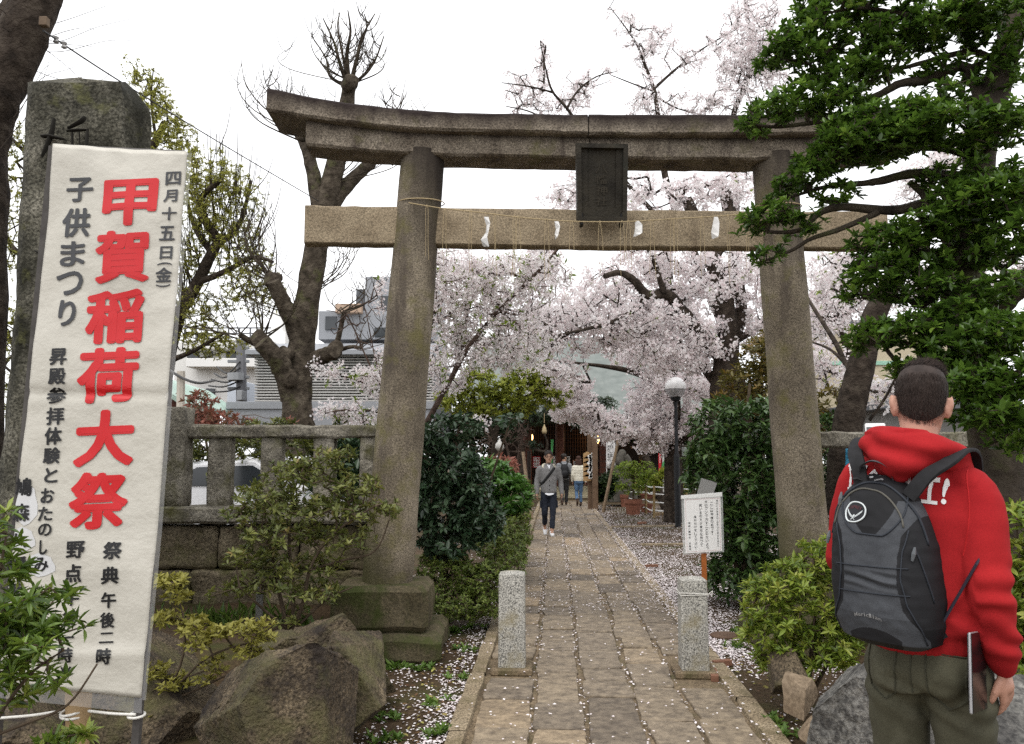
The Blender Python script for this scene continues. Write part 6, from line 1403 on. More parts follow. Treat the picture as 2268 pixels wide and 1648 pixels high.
# ------------------------------------------------------------------ posts, props, racks before the shrine
def pole(lab, a, b, Y, r, m=WOOD, cat='post', name='wooden_post', grp=None):
    mb = MB(); p, q = at(*a, Y), at(*b, Y); p.z = min(p.z, 0); mb.tube([lerp(p, q, k / 6) for k in range(7)], [lerp(r, r * .85, k / 6) for k in range(7)], 8, rough=.08)
    return tag(mb.build(name, m, None, smooth=True, auto=60), lab, cat, grp)
pole('leaning bamboo prop supporting a cherry bough right of the path', (1335, 1125), (1369, 972), 25.5, .05, mat('old_bamboo', [(.17, .12, .075), (.26, .19, .125)], scale=6, bump=.2), 'prop', 'support_prop')
pole('leaning pale wooden prop left of the path beside the notice boards', (1177, 1095), (1158, 1000), 22, .05, mat('pale_prop', [(.26, .19, .125), (.36, .27, .19)], scale=6, bump=.2), 'prop', 'support_prop')
pole('dark slim post between the leaning prop and the cream notice board', (1171, 1090), (1171, 998), 24, .06, DARKWOOD)
er = thing('votive_rack', 'wooden rack of votive plaques and knotted white paper strips beside the path', 'rack', (at(1311, 1110, 27).x, 27, 0))
for vx, yb in ((1307.5, 1108), (1316, 1113)):
    mb = MB(); p = at(vx, yb, 27); q = at(vx, 958, 27); mb.box((p.x, 27 - (vx - 1307) * .03, q.z / 2), (.17, .17, q.z), .01); mb.build('post', mat('rack_wood', [(.10, .06, .036), (.17, .11, .07)], scale=7, bump=.3), er)
mb = MB()
for z in np.linspace(.55, 1.9, 8): mb.box((at(1322, 1000, 27).x, 27, z), (.55, .02, .02))
mb.build('wire_rails', DARKWOOD, er)
for k in range(6):
    mb = MB(); c = at(1300, 1008 + k * 10, 26.8); s = .125
    mb.prism([c + Vector((-s, 0, -.1)), c + Vector((s, 0, -.1)), c + Vector((s, 0, .05)), c + Vector((0, 0, .12)), c + Vector((-s, 0, .05))], (.0, .03, 0)); mb.build('votive_plaque', mat('plaque_wood', [(.36, .22, .10), (.46, .30, .15)], scale=5, bump=0), er)
mb = MB(); rr = np.random.default_rng(3)
for k in range(46):
    c = at(1307.5 + rr.normal(0, 1.6), 1006 + k * 1.15, 26.7); mb.box(c, (.10, .03, .05), .004, M=Matrix.Rotation(rr.normal(0, .6), 3, 'Y'))
mb.build('paper_strips', WHITEPAPER, er)
ped = thing('stone_guardian', 'stone guardian statue on a stepped pedestal right of the path', 'statue', (at(1378, 1110, 29).x, 29, 0))
PEDS = mat('dark_old_stone', [(.06, .055, .045), (.11, .10, .085)], scale=4, bump=.5, speck=[(.5, .5, .5), (1.3, 1.3, 1.3)], sscale=20)
mb = MB()
for q in ((1347, 1085, 1412, 1112, 28.6, 1.2), (1358, 1060, 1402, 1085, 28.8, .9), (1364, 1030, 1396, 1060, 28.9, .7)): boxat(mb, *q, .02)
mb.build('pedestal', PEDS, ped)
mb = MB(); k = vpm(29); X = at(1380, 1010, 29)
mb.tube(spline([at(1372, 1030, 29), at(1374, 1015, 29), at(1377, 1004, 29), at(1376, 995, 29)], 4), [.14, .15, .16, .17, .16, .16, .15, .15, .14, .13, .11, .08, .05], 10, rough=.1)
mb.tube(spline([at(1392, 1030, 29), at(1390, 1020, 29), at(1383, 1010, 29)], 4), .13, 10); mb.tube([at(1367, 1030, 28.9), at(1370, 1012, 28.9)], [.05, .06], 8)
mb.build('statue_body', PEDS, ped, smooth=True)
TERRA = mat('terracotta', [(.17, .065, .04), (.26, .105, .065)], scale=4, bump=.15, rough=.75)
MAPLE = leafmat('maple_leaf', [(.10, .16, .015), (.20, .29, .03), (.30, .38, .06)], rough=.5, tl=.4)
def potted(lab, vx, vyt, vyb, hw, ells=None, ln=160, seed=1, long=1.0, rim=True):
    p = gr(vx, vyb); Y = p.y; k = vpm(Y); r = hw / k; h = (vyb - vyt) / k
    t = thing('potted_plant' if ells else 'plant_pot', lab, 'potted plant' if ells else 'plant pot', tuple(p), 'pots along the roped enclosure')
    mb = MB(); mb.lathe([(r * .72, 0), (r * .9, h * .72), (r * 1.0, h * .74), (r * 1.02, h), (r * .9, h), (r * .86, h * .9), (.01, h * .88)], p, 20)
    if long != 1: mb.v = [(p.x + (x - p.x) * long, y, z) for x, y, z in mb.v]
    mb.build('pot', TERRA, t, smooth=True, auto=35)
    if ells:
        rg_ = np.random.default_rng(seed); pts = ell_pts(rg_, E(Y, .35, ells), ln, .1)
        lim = [([p + Vector((0, 0, h * .8)), at(vx, (ells[0][1] + vyt) / 2, Y), at(ells[0][0], ells[0][1], Y)], .025, .012)]
        A, P_, Rd, cnt, nl, tips = grow(lim, pts, rg_, .15, .15); mb = MB(); limb_mesh(mb, lim, 8); V, F = twig_mesh(A, P_, cnt, nl, .004); mb.add(V, [tuple(f) for f in F]); mb.build('stem', BARKT, t)
        V, F, T = rosettes(rg_, A[tips], tip_dirs(A, P_, tips) * .4 + np.array([0, 0, .5]), 8, (-.6, .5), .09, .4, LEAF4); mesh_np('foliage', V, F, MAPLE, t, T)
potted('large terracotta pot with a light green maple at the corner of the roped enclosure', 1402, 1106, 1139, 20, [(1405, 1030, 50, 14), (1430, 1045, 30, 14), (1385, 1045, 30, 16), (1415, 1065, 36, 16), (1375, 1075, 20, 12), (1400, 1085, 22, 12)], 230, 1)
potted('tall narrow terracotta pot left of the large maple pot', 1382, 1095, 1122, 9.5)
potted('long low terracotta planter right of the large maple pot', 1431, 1116, 1135, 13, long=1.1)
potted('wide terracotta bowl deeper inside the enclosure', 1432, 1093, 1104, 14, long=1.2)
potted('brown clay bowl near the lamp post', 1480, 1107, 1126, 13)
potted('terracotta saucer pot behind the brown clay bowl', 1472, 1093, 1104, 15)
for lab, vx in (('small tan tray on the soil left of its twin', 1456), ('small tan tray on the soil nearest the lamp post', 1471)):
    mb = MB(); p = gr(vx, 1142); r = 7 / vpm(p.y); mb.lathe([(r * .8, 0), (r, .09), (r * .85, .09), (.01, .04)], p, 12); tag(mb.build('tray', mat('tan_clay', [(.28, .19, .10), (.36, .26, .15)], scale=5, bump=0)), lab, 'tray', 'tan trays')
BAMP = mat('rail_post_wood', [(.22, .15, .065), (.33, .24, .12)], scale=5, bump=.2)
pp = {}
for key, vx, vt, vb, lab in (('a', 1369, 1058, 1112, 'slim tan stake at the left end of the roped enclosure'), ('b', 1408, 1063, 1106, 'slim tan stake behind the maple pot'), ('c', 1430, 1072, 1138, 'tan stake just right of the large maple pot'), ('d', 1448, 1075, 1146, 'nearest tan stake of the roped enclosure'), ('e', 1520, 1040, 1106, 'tan stake beyond the lamp post'), ('f', 1585, 1080, 1146, 'tan stake hidden behind the notice sign'), ('g', 1384, 1068, 1110, 'slim tan stake between the left stake and the maple')):
    p = gr(vx, vb); q = at(vx, vt, p.y); pp[key] = (p, q)
    mb = MB(); mb.tube([p - Vector((0, 0, .05)), q], 2.4 / vpm(p.y) * 1.1, 8); tag(mb.build('wooden_stake', BAMP), lab, 'stake', 'stakes of the roped enclosure')
WR = plain('white_rope', (.78, .78, .76), rough=.6)
for n1, n2, lab in (('a', 'c', 'white ropes from the left end stake to the stake by the large pot'), ('c', 'd', 'short white ropes between the two nearest stakes'), ('d', 'f', 'white ropes running from the nearest stake behind the notice sign'), ('g', 'b', 'white ropes behind the maple foliage'), ('b', 'e', 'white ropes along the far side of the enclosure')):
    mb = MB()
    for f in (.22, .48, .74, .96) if n2 != 'e' else (.35, .65, .95):
        a = lerp(*pp[n1], f); b = lerp(*pp[n2], f); mb.tube(spline([a, (a + b) / 2 - Vector((0, 0, .04 * (a - b).length / 2)), b], 5), .017, 5)
    tag(mb.build('rope_rails', WR), lab, 'ropes', 'white ropes of the enclosure')
pole('thick dark leaning dead branch stump among the pots', (1473, 1090), (1428, 1008), 27, .13, BARKD, 'stump', 'leaning_stump')
mb = MB(); boxat(mb, 1420, 985, 1560, 992, 33, 3, .02); boxat(mb, 1430, 992, 1550, 1080, 34.5, 2, .02); tag(mb.build('side_hall', DARKWOOD), 'low dark side hall behind the roped enclosure', 'building')
mb = MB(); boxat(mb, 1515, 990, 1560, 1010, 32, 2, .02); tag(mb.build('green_roofed_shelter', COPPER), 'small pale green roof edge right of the cherry trunk', 'shelter')
# ------------------------------------------------------------------ people
def loft(mb, st, n=20, pw=2.0, mi=0):
    """st: [(centre, rx, ry)] horizontal superellipse rings, bottom to top"""
    rows = []
    for c, rx, ry in st:
        c = Vector(c); row = []
        for k in range(n):
            a = 2 * math.pi * k / n; ca, sa = math.cos(a), math.sin(a)
            row.append(c + Vector((rx * math.copysign(abs(ca) ** (2 / pw), ca), ry * math.copysign(abs(sa) ** (2 / pw), sa), 0)))
        rows.append(row + [row[0]])
    mb.grid([[r[k] for r in rows] for k in range(n + 1)])
    mb.add(rows[0][:-1], [tuple(range(n - 1, -1, -1))]); mb.add(rows[-1][:-1], [tuple(range(n))])
def tubei(mb, pts, rs, n=14, k=4, flat=1.0, ref=None):
    sp = spline(pts, k); mb.tube(sp, interp(None, rs, len(sp)) if len(rs) == len(pts) else rs, n, flat=flat, ref=ref)
    # rounded ends
    for q, r in ((sp[0], rs[0]), (sp[-1], rs[-1])):
        ball(mb, q, (r * .98,) * 3)
def ball(mb, c, r, sub=2, M=None):
    bm = bmesh.new(); bmesh.ops.create_icosphere(bm, subdivisions=sub, radius=1)
    M = M or Matrix.Identity(3)
    mb.add([Vector(c) + M @ Vector((v.co.x * r[0], v.co.y * r[1], v.co.z * r[2])) for v in bm.verts], [tuple(v.index for v in f.verts) for f in bm.faces]); bm.free()
def fuse(mb, name, m, root, voxel=.01, smooth=6, fac=.5, fn=None):
    """join the overlapping shapes into one continuous skin"""
    me = bpy.data.meshes.new(name); me.from_pydata(mb.v, [], mb.f)
    ob = bpy.data.objects.new(name, me); COL.objects.link(ob)
    r = ob.modifiers.new('r', 'REMESH'); r.mode = 'VOXEL'; r.voxel_size = voxel
    s = ob.modifiers.new('s', 'SMOOTH'); s.iterations = smooth; s.factor = fac
    me2 = bpy.data.meshes.new_from_object(ob.evaluated_get(bpy.context.evaluated_depsgraph_get()))
    bpy.data.objects.remove(ob); bpy.data.meshes.remove(me)
    if fn:
        nv = len(me2.vertices)
        co = np.zeros(nv * 3); me2.vertices.foreach_get('co', co); no = np.zeros(nv * 3); me2.vertices.foreach_get('normal', no)
        co = co.reshape(-1, 3); no = no.reshape(-1, 3)
        co = fn(co, no); me2.vertices.foreach_set('co', co.ravel())
    me2.name = name; me2.materials.clear(); me2.materials.append(m)
    me2.polygons.foreach_set('use_smooth', [True] * len(me2.polygons)); me2.update()
    o = bpy.data.objects.new(name, me2); COL.objects.link(o); o.parent = root
    return o
def wrinkle(a, s, a2=0, s2=20, dirv=None, seed=0):
    def f(co, no):
        d = np.array([a * mnoise.noise((p[0] * s + seed, p[1] * s, p[2] * s * (dirv or 1))) + a2 * mnoise.noise((p[0] * s2, p[1] * s2 + seed, p[2] * s2 * (dirv or 1))) for p in co])
        return co + no * d[:, None]
    return f
HEADST = [(-.125, .030, .030, .062), (-.112, .044, .046, .052), (-.085, .058, .070, .030), (-.05, .067, .086, .014), (-.01, .073, .095, .004), (.03, .078, .101, -.003), (.065, .077, .099, -.006), (.092, .066, .084, -.008), (.110, .047, .060, -.008), (.121, .02, .026, -.006)]
def headpts(c, s, M):
    return [(Vector(c) + M @ Vector((0, y * s, z * s)), rx * s, ry * s) for z, rx, ry, y in HEADST]
def add_head(mb, c, s, M):
    rows = []
    n = 24
    for z, rx, ry, y in HEADST:
        rows.append([Vector(c) + M @ (Vector((rx * math.cos(a), y + ry * math.sin(a), z)) * s) for a in np.linspace(0, 2 * math.pi, n + 1)])
    mb.grid([[r[k] for r in rows] for k in range(n + 1)])
    mb.add(rows[0][:-1], [tuple(range(n - 1, -1, -1))]); mb.add(rows[-1][:-1], [tuple(range(n))])
    L_ = lambda x, y, z: Vector(c) + M @ (Vector((x, y, z)) * s)
    # nose, brow, lips, chin, ears
    mb.tube([L_(0, .092, .012), L_(0, .106, -.018), L_(0, .117, -.036)], [.008 * s, .011 * s, .014 * s], 8); ball(mb, L_(0, .110, -.040), (.017 * s, .011 * s, .010 * s), 1)
    mb.tube([L_(-.045, .082, .018), L_(0, .097, .016), L_(.045, .082, .018)], [.008 * s, .010 * s, .008 * s], 6)
    mb.tube([L_(-.022, .090, -.064), L_(0, .099, -.063), L_(.022, .090, -.064)], [.005 * s, .008 * s, .005 * s], 6); mb.tube([L_(-.018, .089, -.073), L_(0, .097, -.074), L_(.018, .089, -.073)], [.005 * s, .008 * s, .005 * s], 6)
    ball(mb, L_(0, .085, -.105), (.022 * s, .018 * s, .016 * s), 1)
    for sx in (-1, 1):
        Me = M @ Matrix.Rotation(sx * -.45, 3, 'Z')
        ball(mb, L_(sx * .083, -.010, -.010), (.010 * s, .020 * s, .033 * s), 2, Me)
        ball(mb, L_(sx * .090, -.020, .004), (.007 * s, .014 * s, .026 * s), 2, Me)
        ball(mb, L_(sx * .080, -.006, -.038), (.008 * s, .010 * s, .012 * s), 1, Me)
def add_hand(mb, wrist, d, palm_n, s=1.0, side=1, curl=.35, spread=.06):
    """d: direction wrist->knuckles, palm_n: palm normal, side +1: thumb towards cross(d, palm_n)"""
    d = Vector(d).normalized(); pn = Vector(palm_n); pn = (pn - d * pn.dot(d)).normalized(); t = d.cross(pn) * side
    w = Vector(wrist)
    P = lambda a, b, c_: w + (d * a + t * b + pn * c_) * s
    for b in (-.028, -.010, .010, .028): mb.tube([P(.0, b * .7, 0), P(.045, b, 0), P(.088, b * 1.05, .002)], [.013 * s, .0145 * s, .0115 * s], 8)
    ball(mb, P(.045, 0, .004), (.03 * s,) * 3, 2)
    for b, L_ in ((.030, .072), (.010, .080), (-.010, .075), (-.029, .058)):
        p0 = P(.085, b, .0); a0 = curl * .7; a1 = curl * 1.7; a2 = curl * 2.6
        pts = [p0]; 
        for f, a in ((.45, a0), (.30, a1), (.25, a2)):
            dd = d * math.cos(a) + pn * math.sin(a) + t * b * spread * 20
            pts.append(pts[-1] + dd.normalized() * L_ * f * s)
        mb.tube(pts, [.0098 * s, .0092 * s, .0085 * s, .0072 * s], 8); ball(mb, pts[-1], (.0072 * s,) * 3, 1)
    pts = [P(.018, .028, .004), P(.045, .050, .012), P(.070, .058, .022), P(.090, .056, .034)]
    mb.tube(pts, [.014 * s, .0125 * s, .0105 * s, .008 * s], 8); ball(mb, pts[-1], (.008 * s,) * 3, 1)
SKIN = mat('skin', [(.42, .22, .155), (.50, .275, .20)], scale=9, bump=.1, bscale=120, bdist=.002, rough=.5, spec=.35)
SKIN2 = mat('tan_skin', [(.33, .19, .125), (.40, .235, .16)], scale=9, bump=.1, bscale=120, bdist=.002, rough=.5, spec=.35)
HAIRB = mat('dark_hair', [(.010, .007, .006), (.028, .019, .015)], scale=40, bump=.5, bscale=120, rough=.55)
def hairmat(name, cols): return leafmat(name, cols, rough=.7, spec=.12, tl=0)
def place(root, loc, yaw):
    root.location = loc; root.rotation_euler = (0, 0, yaw)
# ============================== man in the red hoodie (local frame: x his right, y forward, z up)
def man_red():
    S = thing('person', 'man in red hoodie and olive trousers seen from behind at right holding a phone', 'person')
    tilt = lambda x, z: -x * math.tan(R(7)) * sm(1.0, 1.5, z)
    T_ = lambda x, y, z: Vector((x + .02 * sm(.9, 1.5, z) * 0, y, z + tilt(x, z)))
    Mh = Matrix.Rotation(R(24), 3, 'Z') @ Matrix.Rotation(R(-16), 3, 'X') @ Matrix.Rotation(R(4), 3, 'Y')
    HC = Vector((.005, .045, 1.735))
    sR, eR, wR = T_(.180, -.005, 1.462), Vector((.224, -.075, 1.15)), Vector((.230, .0, .905))
    sL, eL, wL = T_(-.188, -.005, 1.462), Vector((-.285, .05, 1.20)), Vector((-.262, .25, 1.475))
    # body
    mb = MB()
    add_head(mb, HC, 1.03, Mh)
    mb.tube(spline([(0, -.02, 1.46), (0, -.005, 1.56), (0, .02, 1.62), (.003, .035, 1.70)], 4), interp(None, [.085, .066, .060, .062], 13), 18)
    loft(mb, [((0, 0, .88), .155, .11), ((0, 0, 1.0), .16, .11), ((0, 0, 1.15), .15, .10), ((0, 0, 1.35), .175, .115), ((0, -.005, 1.46), .17, .10), ((0, -.01, 1.53), .08, .07)])
    for s_, e_, w_ in ((sR, eR, wR), (sL, eL, wL)):
        tubei(mb, [Vector((0, 0, 1.43)).lerp(s_, .7), s_, s_.lerp(e_, .5), e_, e_.lerp(w_, .5), w_], [.06, .058, .05, .042, .04, .028])
    add_hand(mb, wR + Vector((-.004, .012, -.02)), (.0, .30, -1), (-1, .1, 0), 1.0, -1, .5)
    add_hand(mb, wL + Vector((0, .01, .02)), (.12, .25, 1), (1, .2, -.1), 1.0, 1, .6)
    for sx in (-1, 1): tubei(mb, [(sx * .09, 0, .92), (sx * .10, .01, .70), (sx * .105, .015, .50), (sx * .105, -.01, .30), (sx * .105, -.01, .10)], [.085, .075, .055, .052, .04])
    fuse(mb, 'body', SKIN, S, .0055, 4)
    # trousers
    mb = MB()
    loft(mb, [((0, 0, .80), .180, .135), ((0, -.01, .88), .184, .145), ((0, -.005, .96), .155, .118), ((0, 0, 1.02), .145, .105)], pw=2.3)
    for sx in (-1, 1):
        tubei(mb, [(sx * .092, -.01, .88), (sx * .100, .0, .76), (sx * .104, .012, .60), (sx * .106, .015, .48), (sx * .108, -.005, .28), (sx * .108, -.01, .07)], [.108, .101, .088, .080, .075, .072], 18)
    ball(mb, (-.08, -.07, .86), (.085, .085, .08)); ball(mb, (.08, -.07, .86), (.085, .085, .08))
    def wr(co, no):
        d = np.array([.010 * mnoise.noise((p[0] * 9, p[1] * 9, p[2] * 5)) + .005 * mnoise.noise((p[0] * 26, p[1] * 26, p[2] * 14)) + .006 * math.sin(p[2] * 75 + p[0] * 30 + 3 * mnoise.noise(tuple(p * 6))) * max(0, 1 - abs(p[2] - .78) / .12) for p in co])
        return co + no * d[:, None]
    tr = fuse(mb, 'trousers', mat('olive_denim', [(.050, .047, .030), (.082, .078, .050)], scale=6, speck=[(.75, .75, .75), (1.15, 1.15, 1.15)], sscale=260, samt=.8, bump=.25, bscale=260, bdist=.002, rough=.9, moss=(.125, .12, .085), mpos=(.55, .75), mscale=3), S, .009, 5, fn=wr)
    bvt = BVHTree.FromPolygons([v.co for v in tr.data.vertices], [tuple(p.vertices) for p in tr.data.polygons])
    def onback(bvh, x, z, off=.003):
        h = bvh.ray_cast(Vector((x, -1, z)), Vector((0, 1, 0)))
        return (h[0] + h[1] * off) if h[0] else Vector((x, -.15, z))
    STI = mat('trouser_stitch', [(.035, .034, .02), (.06, .058, .04)], scale=60, bump=0)
    for sx in (-1, 1):
        q = [(.045, .945), (.155, .93), (.150, .80), (.098, .765), (.052, .80), (.045, .945)]
        mb = MB(); sp = []
        for a, b in zip(q[:-1], q[1:]): sp += [onback(bvt, sx * lerp(a[0], b[0], t), lerp(a[1], b[1], t), .002) for t in np.linspace(0, 1, 9)[:-1]]
        mb.tube(sp + [sp[0]], .0028, 5); mb.build('back_pocket', STI, S)
    mb = MB(); mb.tube([onback(bvt, .002 * math.sin(t * 3), lerp(.97, .80, t), .0) for t in np.linspace(0, 1, 20)], .003, 5); mb.build('seat_seam', STI, S)
    for sx in (-1, 1):
        mb = MB(); tubei(mb, [(sx * .108, -.07, .045), (sx * .11, .06, .04), (sx * .115, .16, .035)], [.045, .048, .036]); fuse(mb, 'shoe', plain('dark_shoe', (.03, .025, .02)), S, .01, 3)
    # hoodie
    REDC = mat('red_fleece', [(.29, .012, .015), (.37, .018, .020)], scale=5, speck=[(.85, .85, .85), (1.1, 1.1, 1.1)], sscale=300, samt=.8, bump=.2, bscale=300, bdist=.002, rough=.95, spec=.15)
    mb = MB()
    def ring(z, rx, ry, y=0): return (T_(0, y, z), rx, ry)
    st = [(.925, .168, .128, 0), (.94, .178, .137, 0), (.985, .184, .142, 0), (1.0, .200, .155, 0), (1.06, .208, .158, 0), (1.18, .205, .15, 0), (1.30, .208, .150, -.005), (1.38, .204, .148, -.01), (1.45, .182, .132, -.012), (1.51, .130, .108, -.012), (1.56, .10, .085, -.005)]
    rows = []; n = 28
    for z, rx, ry, y in st:
        rows.append([T_(rx * math.copysign(abs(math.cos(a)) ** .85, math.cos(a)), y + ry * math.copysign(abs(math.sin(a)) ** .85, math.sin(a)), z) for a in np.linspace(0, 2 * math.pi, n + 1)])
    mb.grid([[r[k] for r in rows] for k in range(n + 1)]); mb.add(rows[0][:-1], [tuple(range(n - 1, -1, -1))]); mb.add(rows[-1][:-1], [tuple(range(n))])
    tubei(mb, [T_(.11, -.005, 1.485), sR + Vector((-.01, 0, -.01)), sR.lerp(eR, .35), sR.lerp(eR, .7), eR, eR.lerp(wR, .35), eR.lerp(wR, .72), wR + Vector((0, -.015, .035)), wR], [.07, .083, .080, .073, .068, .064, .062, .052, .040], 16)
    tubei(mb, [T_(-.11, -.005, 1.485), sL + Vector((.01, 0, -.01)), sL.lerp(eL, .35), sL.lerp(eL, .7), eL, eL.lerp(wL, .35), eL.lerp(wL, .75), wL], [.07, .085, .083, .078, .072, .066, .058, .040], 16)
    hm = MB()   # hood lying on the back of the neck, sewn on as its own piece
    hood = [(-.115, .06, 1.555), (-.112, -.045, 1.578), (-.075, -.112, 1.592), (0, -.140, 1.59), (.075, -.112, 1.588), (.115, -.045, 1.575), (.118, .06, 1.54)]
    tubei(hm, [T_(*q) for q in hood], [.042, .056, .062, .064, .062, .056, .042], 14)
    tubei(hm, [T_(-.10, -.105, 1.575), T_(-.05, -.155, 1.555), T_(0, -.172, 1.535), T_(.05, -.155, 1.555), T_(.10, -.105, 1.57)], [.034, .046, .054, .046, .034], 14)
    ball(hm, T_(.01, -.165, 1.515), (.05, .034, .042)); ball(hm, T_(0, -.14, 1.53), (.095, .05, .05))
    ball(hm, T_(0, -.07, 1.55), (.12, .09, .05))
    def hw(co, no):
        o_ = []
        for p, n_ in zip(co, no):
            x, y, z = p
            d = .007 * mnoise.noise((x * 7, y * 7, z * 7)) + .003 * mnoise.noise((x * 22, y * 22, z * 18))
            arm = abs(x) > .205
            if arm:   # folds round the sleeves, strongest at elbow and cuff
                k = max(0, 1 - abs(z - 1.14) / .13) + 1.2 * max(0, 1 - abs(z - .985) / .075)
                d += .008 * k * math.sin(z * 85 + 22 * y + 14 * x + 4 * mnoise.noise((x * 8, y * 8, z * 8)))
            else:
                k = max(0, 1 - abs(z - 1.05) / .09)
                d += .006 * k * math.sin(z * 55 + 9 * x + 4 * mnoise.noise((x * 6, y * 6, z * 4)))
                if z < .99: d += .0012 * math.sin(math.atan2(y, x) * 150)
                if 1.46 < z < 1.64: d += .006 * math.sin(x * 26 + z * 70 + 3 * mnoise.noise((x * 9, y * 9, z * 9)))
            o_.append(d)
        return co + no * np.array(o_)[:, None]
    hd = fuse(mb, 'hoodie', REDC, S, .0085, 7, fn=hw)
    fuse(hm, 'hood', REDC, S, .0075, 6, fn=hw)
    bvh = BVHTree.FromPolygons([v.co for v in hd.data.vertices], [tuple(p.vertices) for p in hd.data.polygons])
    # lettering printed across the shoulders
    mb = MB(); wd = .0375
    for k, ch in enumerate('DISSENT!'):
        V, F, a = text2d(ch, .02, .10)
        cw = {'I': .014, '!': .013, 'T': .044}.get(ch, .036)
        xc = (-.182, -.148, -.104, -.060, -.016, .030, .084, .122)[k]
        pts = []
        for x, y in V:
            X = xc - cw / 2 + cw * x; Z = 1.422 + .080 * y + tilt(X, 1.5)
            pts.append(onback(bvh, X, Z, .0035))
        mb.add(pts, F)
        if ch in 'DIT':   # slab serifs
            for zz in ((1.422, 1.502) if ch != 'T' else (1.422,)):
                w2 = cw * (.8 if ch != 'D' else .5); x0 = xc if ch != 'D' else xc - cw * .35
                q = [(x0 - w2 / 1.6, zz - .004), (x0, zz - .004), (x0 + w2 / 1.6, zz - .004), (x0 + w2 / 1.6, zz + .007), (x0, zz + .007), (x0 - w2 / 1.6, zz + .007)]
                mb.add([onback(bvh, a_, b_ + tilt(a_, 1.5), .0036) for a_, b_ in q], [(0, 1, 4, 5), (1, 2, 3, 4)])
    mb.build('printed_lettering', plain('white_print', (.78, .76, .75), rough=.7), S)
    mb = MB()
    sp = [T_(.168 + .02 * math.sin(t * 3.1), -.2, lerp(1.545, 1.26, t)) for t in np.linspace(0, 1, 24)]
    sp = [q for q in (onback(bvh, p.x + .035 * (1 - i / 23) * 0, p.z, -.0005) for i, p in enumerate(sp))]
    mb.tube(sp, .0028, 5); mb.build('sleeve_seam', mat('red_seam', [(.34, .008, .010), (.42, .012, .014)], scale=9, bump=0), S)
    # hair: cap plus short strands
    L_ = lambda x, y, z: HC + Mh @ (Vector((x, y, z)) * 1.03)
    rows = []; n = 28; hv = []
    prof = [(z, rx, ry, y) for z, rx, ry, y in HEADST if z > -.08]
    zz = np.linspace(-.075, .121, 26)
    I = lambda z, k: float(np.interp(z, [p[0] for p in HEADST], [p[k] for p in HEADST]))
    mb = MB()
    def hairline(a):   # lowest hair height around the head, a=0 right, pi/2 front
        back = max(0, -math.sin(a)); front = max(0, math.sin(a)); side = abs(math.cos(a))
        return -.075 * back ** .8 + .075 * front + .012 * side * (1 if math.sin(a) > -.25 else .4)
    for i, a in enumerate(np.linspace(0, 2 * math.pi, 49)):
        z0 = hairline(a); row = []
        for z in np.linspace(z0, .121, 16):
            f = 1.018 + .03 * sm(-.02, .08, z); up = .016 * sm(.04, .12, z)
            row.append(L_(I(z, 1) * f * math.cos(a), I(z, 3) + I(z, 2) * f * math.sin(a), z + up))
        rows.append(row)
    mb.grid(rows); mb.add([r[-1] for r in rows[:-1]], [tuple(range(48))])
    hair = mb.build('hair', mat('short_brown_hair', [(.028, .020, .017), (.055, .040, .034)], scale=30, bump=.6, bscale=220, bdist=.003, rough=.75, spec=.25), S, smooth=True)
    rg = np.random.default_rng(4); P, D, Nn, SZ = [], [], [], []
    for _ in range(15000):
        a = rg.uniform(0, 2 * math.pi); z0 = hairline(a); z = rg.uniform(z0 - .02, .128); t = sm(.055, .115, z)
        if z < z0 and rg.random() < .75: continue
        z2 = min(z, .12); f = 1.015 + .03 * sm(-.02, .08, z)
        base = L_(I(z2, 1) * f * math.cos(a), I(z2, 3) + I(z2, 2) * f * math.sin(a), z + .010 * sm(.04, .12, z))
        out = Vector((math.cos(a), math.sin(a), .3)).normalized()
        if z > .08: 
            rr = rg.random() ** .5; base = L_(.068 * rr * math.cos(a), -.006 + .088 * rr * math.sin(a), .085 + .048 * math.sqrt(max(0, 1 - rr * rr)) + .012)
            dv = Vector((.55 + rg.normal(0, .3), .55 + rg.normal(0, .3), .55)); ln = .020 + .014 * rg.random()
        else:
            dv = out * (.10 + .4 * t) + Vector((rg.normal(0, .2), 0, -1 + 1.3 * t)); ln = .008 + .008 * rg.random() + .012 * t
        P.append(base); D.append(Mh @ dv); Nn.append(Mh @ out); SZ.append(ln)
    V, F, T = instance(LEAF4, np.array(P), np.array(D), np.array(Nn), np.array(SZ), .09, rg.random(len(P)))
    o = mesh_np('hair_strands', V, F, hairmat('hair_strand', [(.012, .008, .007), (.026, .018, .0145), (.045, .031, .026)]), None, T); o.parent = hair
    mb = MB()
    for sx in (-1, 1):
        ball(mb, L_(sx * .034, .086, .006), (.012, .010, .009))
        e = MB(); ball(e, L_(sx * .034, .088, .006), (.012, .010, .007)); e.build('eye', plain('eye_dark', (.05, .035, .03), rough=.2), S)
    # ------------------------------------------------ backpack (its own thing), same local frame
    B = thing('backpack', 'black and grey backpack with an oval bird emblem worn over the red hoodie', 'backpack')
    bt = R(4)
    zb, ztp = .955, 1.495
    def Wd(v): return 1.0 * float(np.interp(v, [0, .04, .15, .35, .6, .78, .88, .95, 1], [.10, .142, .160, .165, .160, .140, .115, .085, .04]))
    def Dp(v): return float(np.interp(v, [0, .05, .2, .45, .7, .88, 1], [.10, .165, .185, .178, .150, .105, .05]))
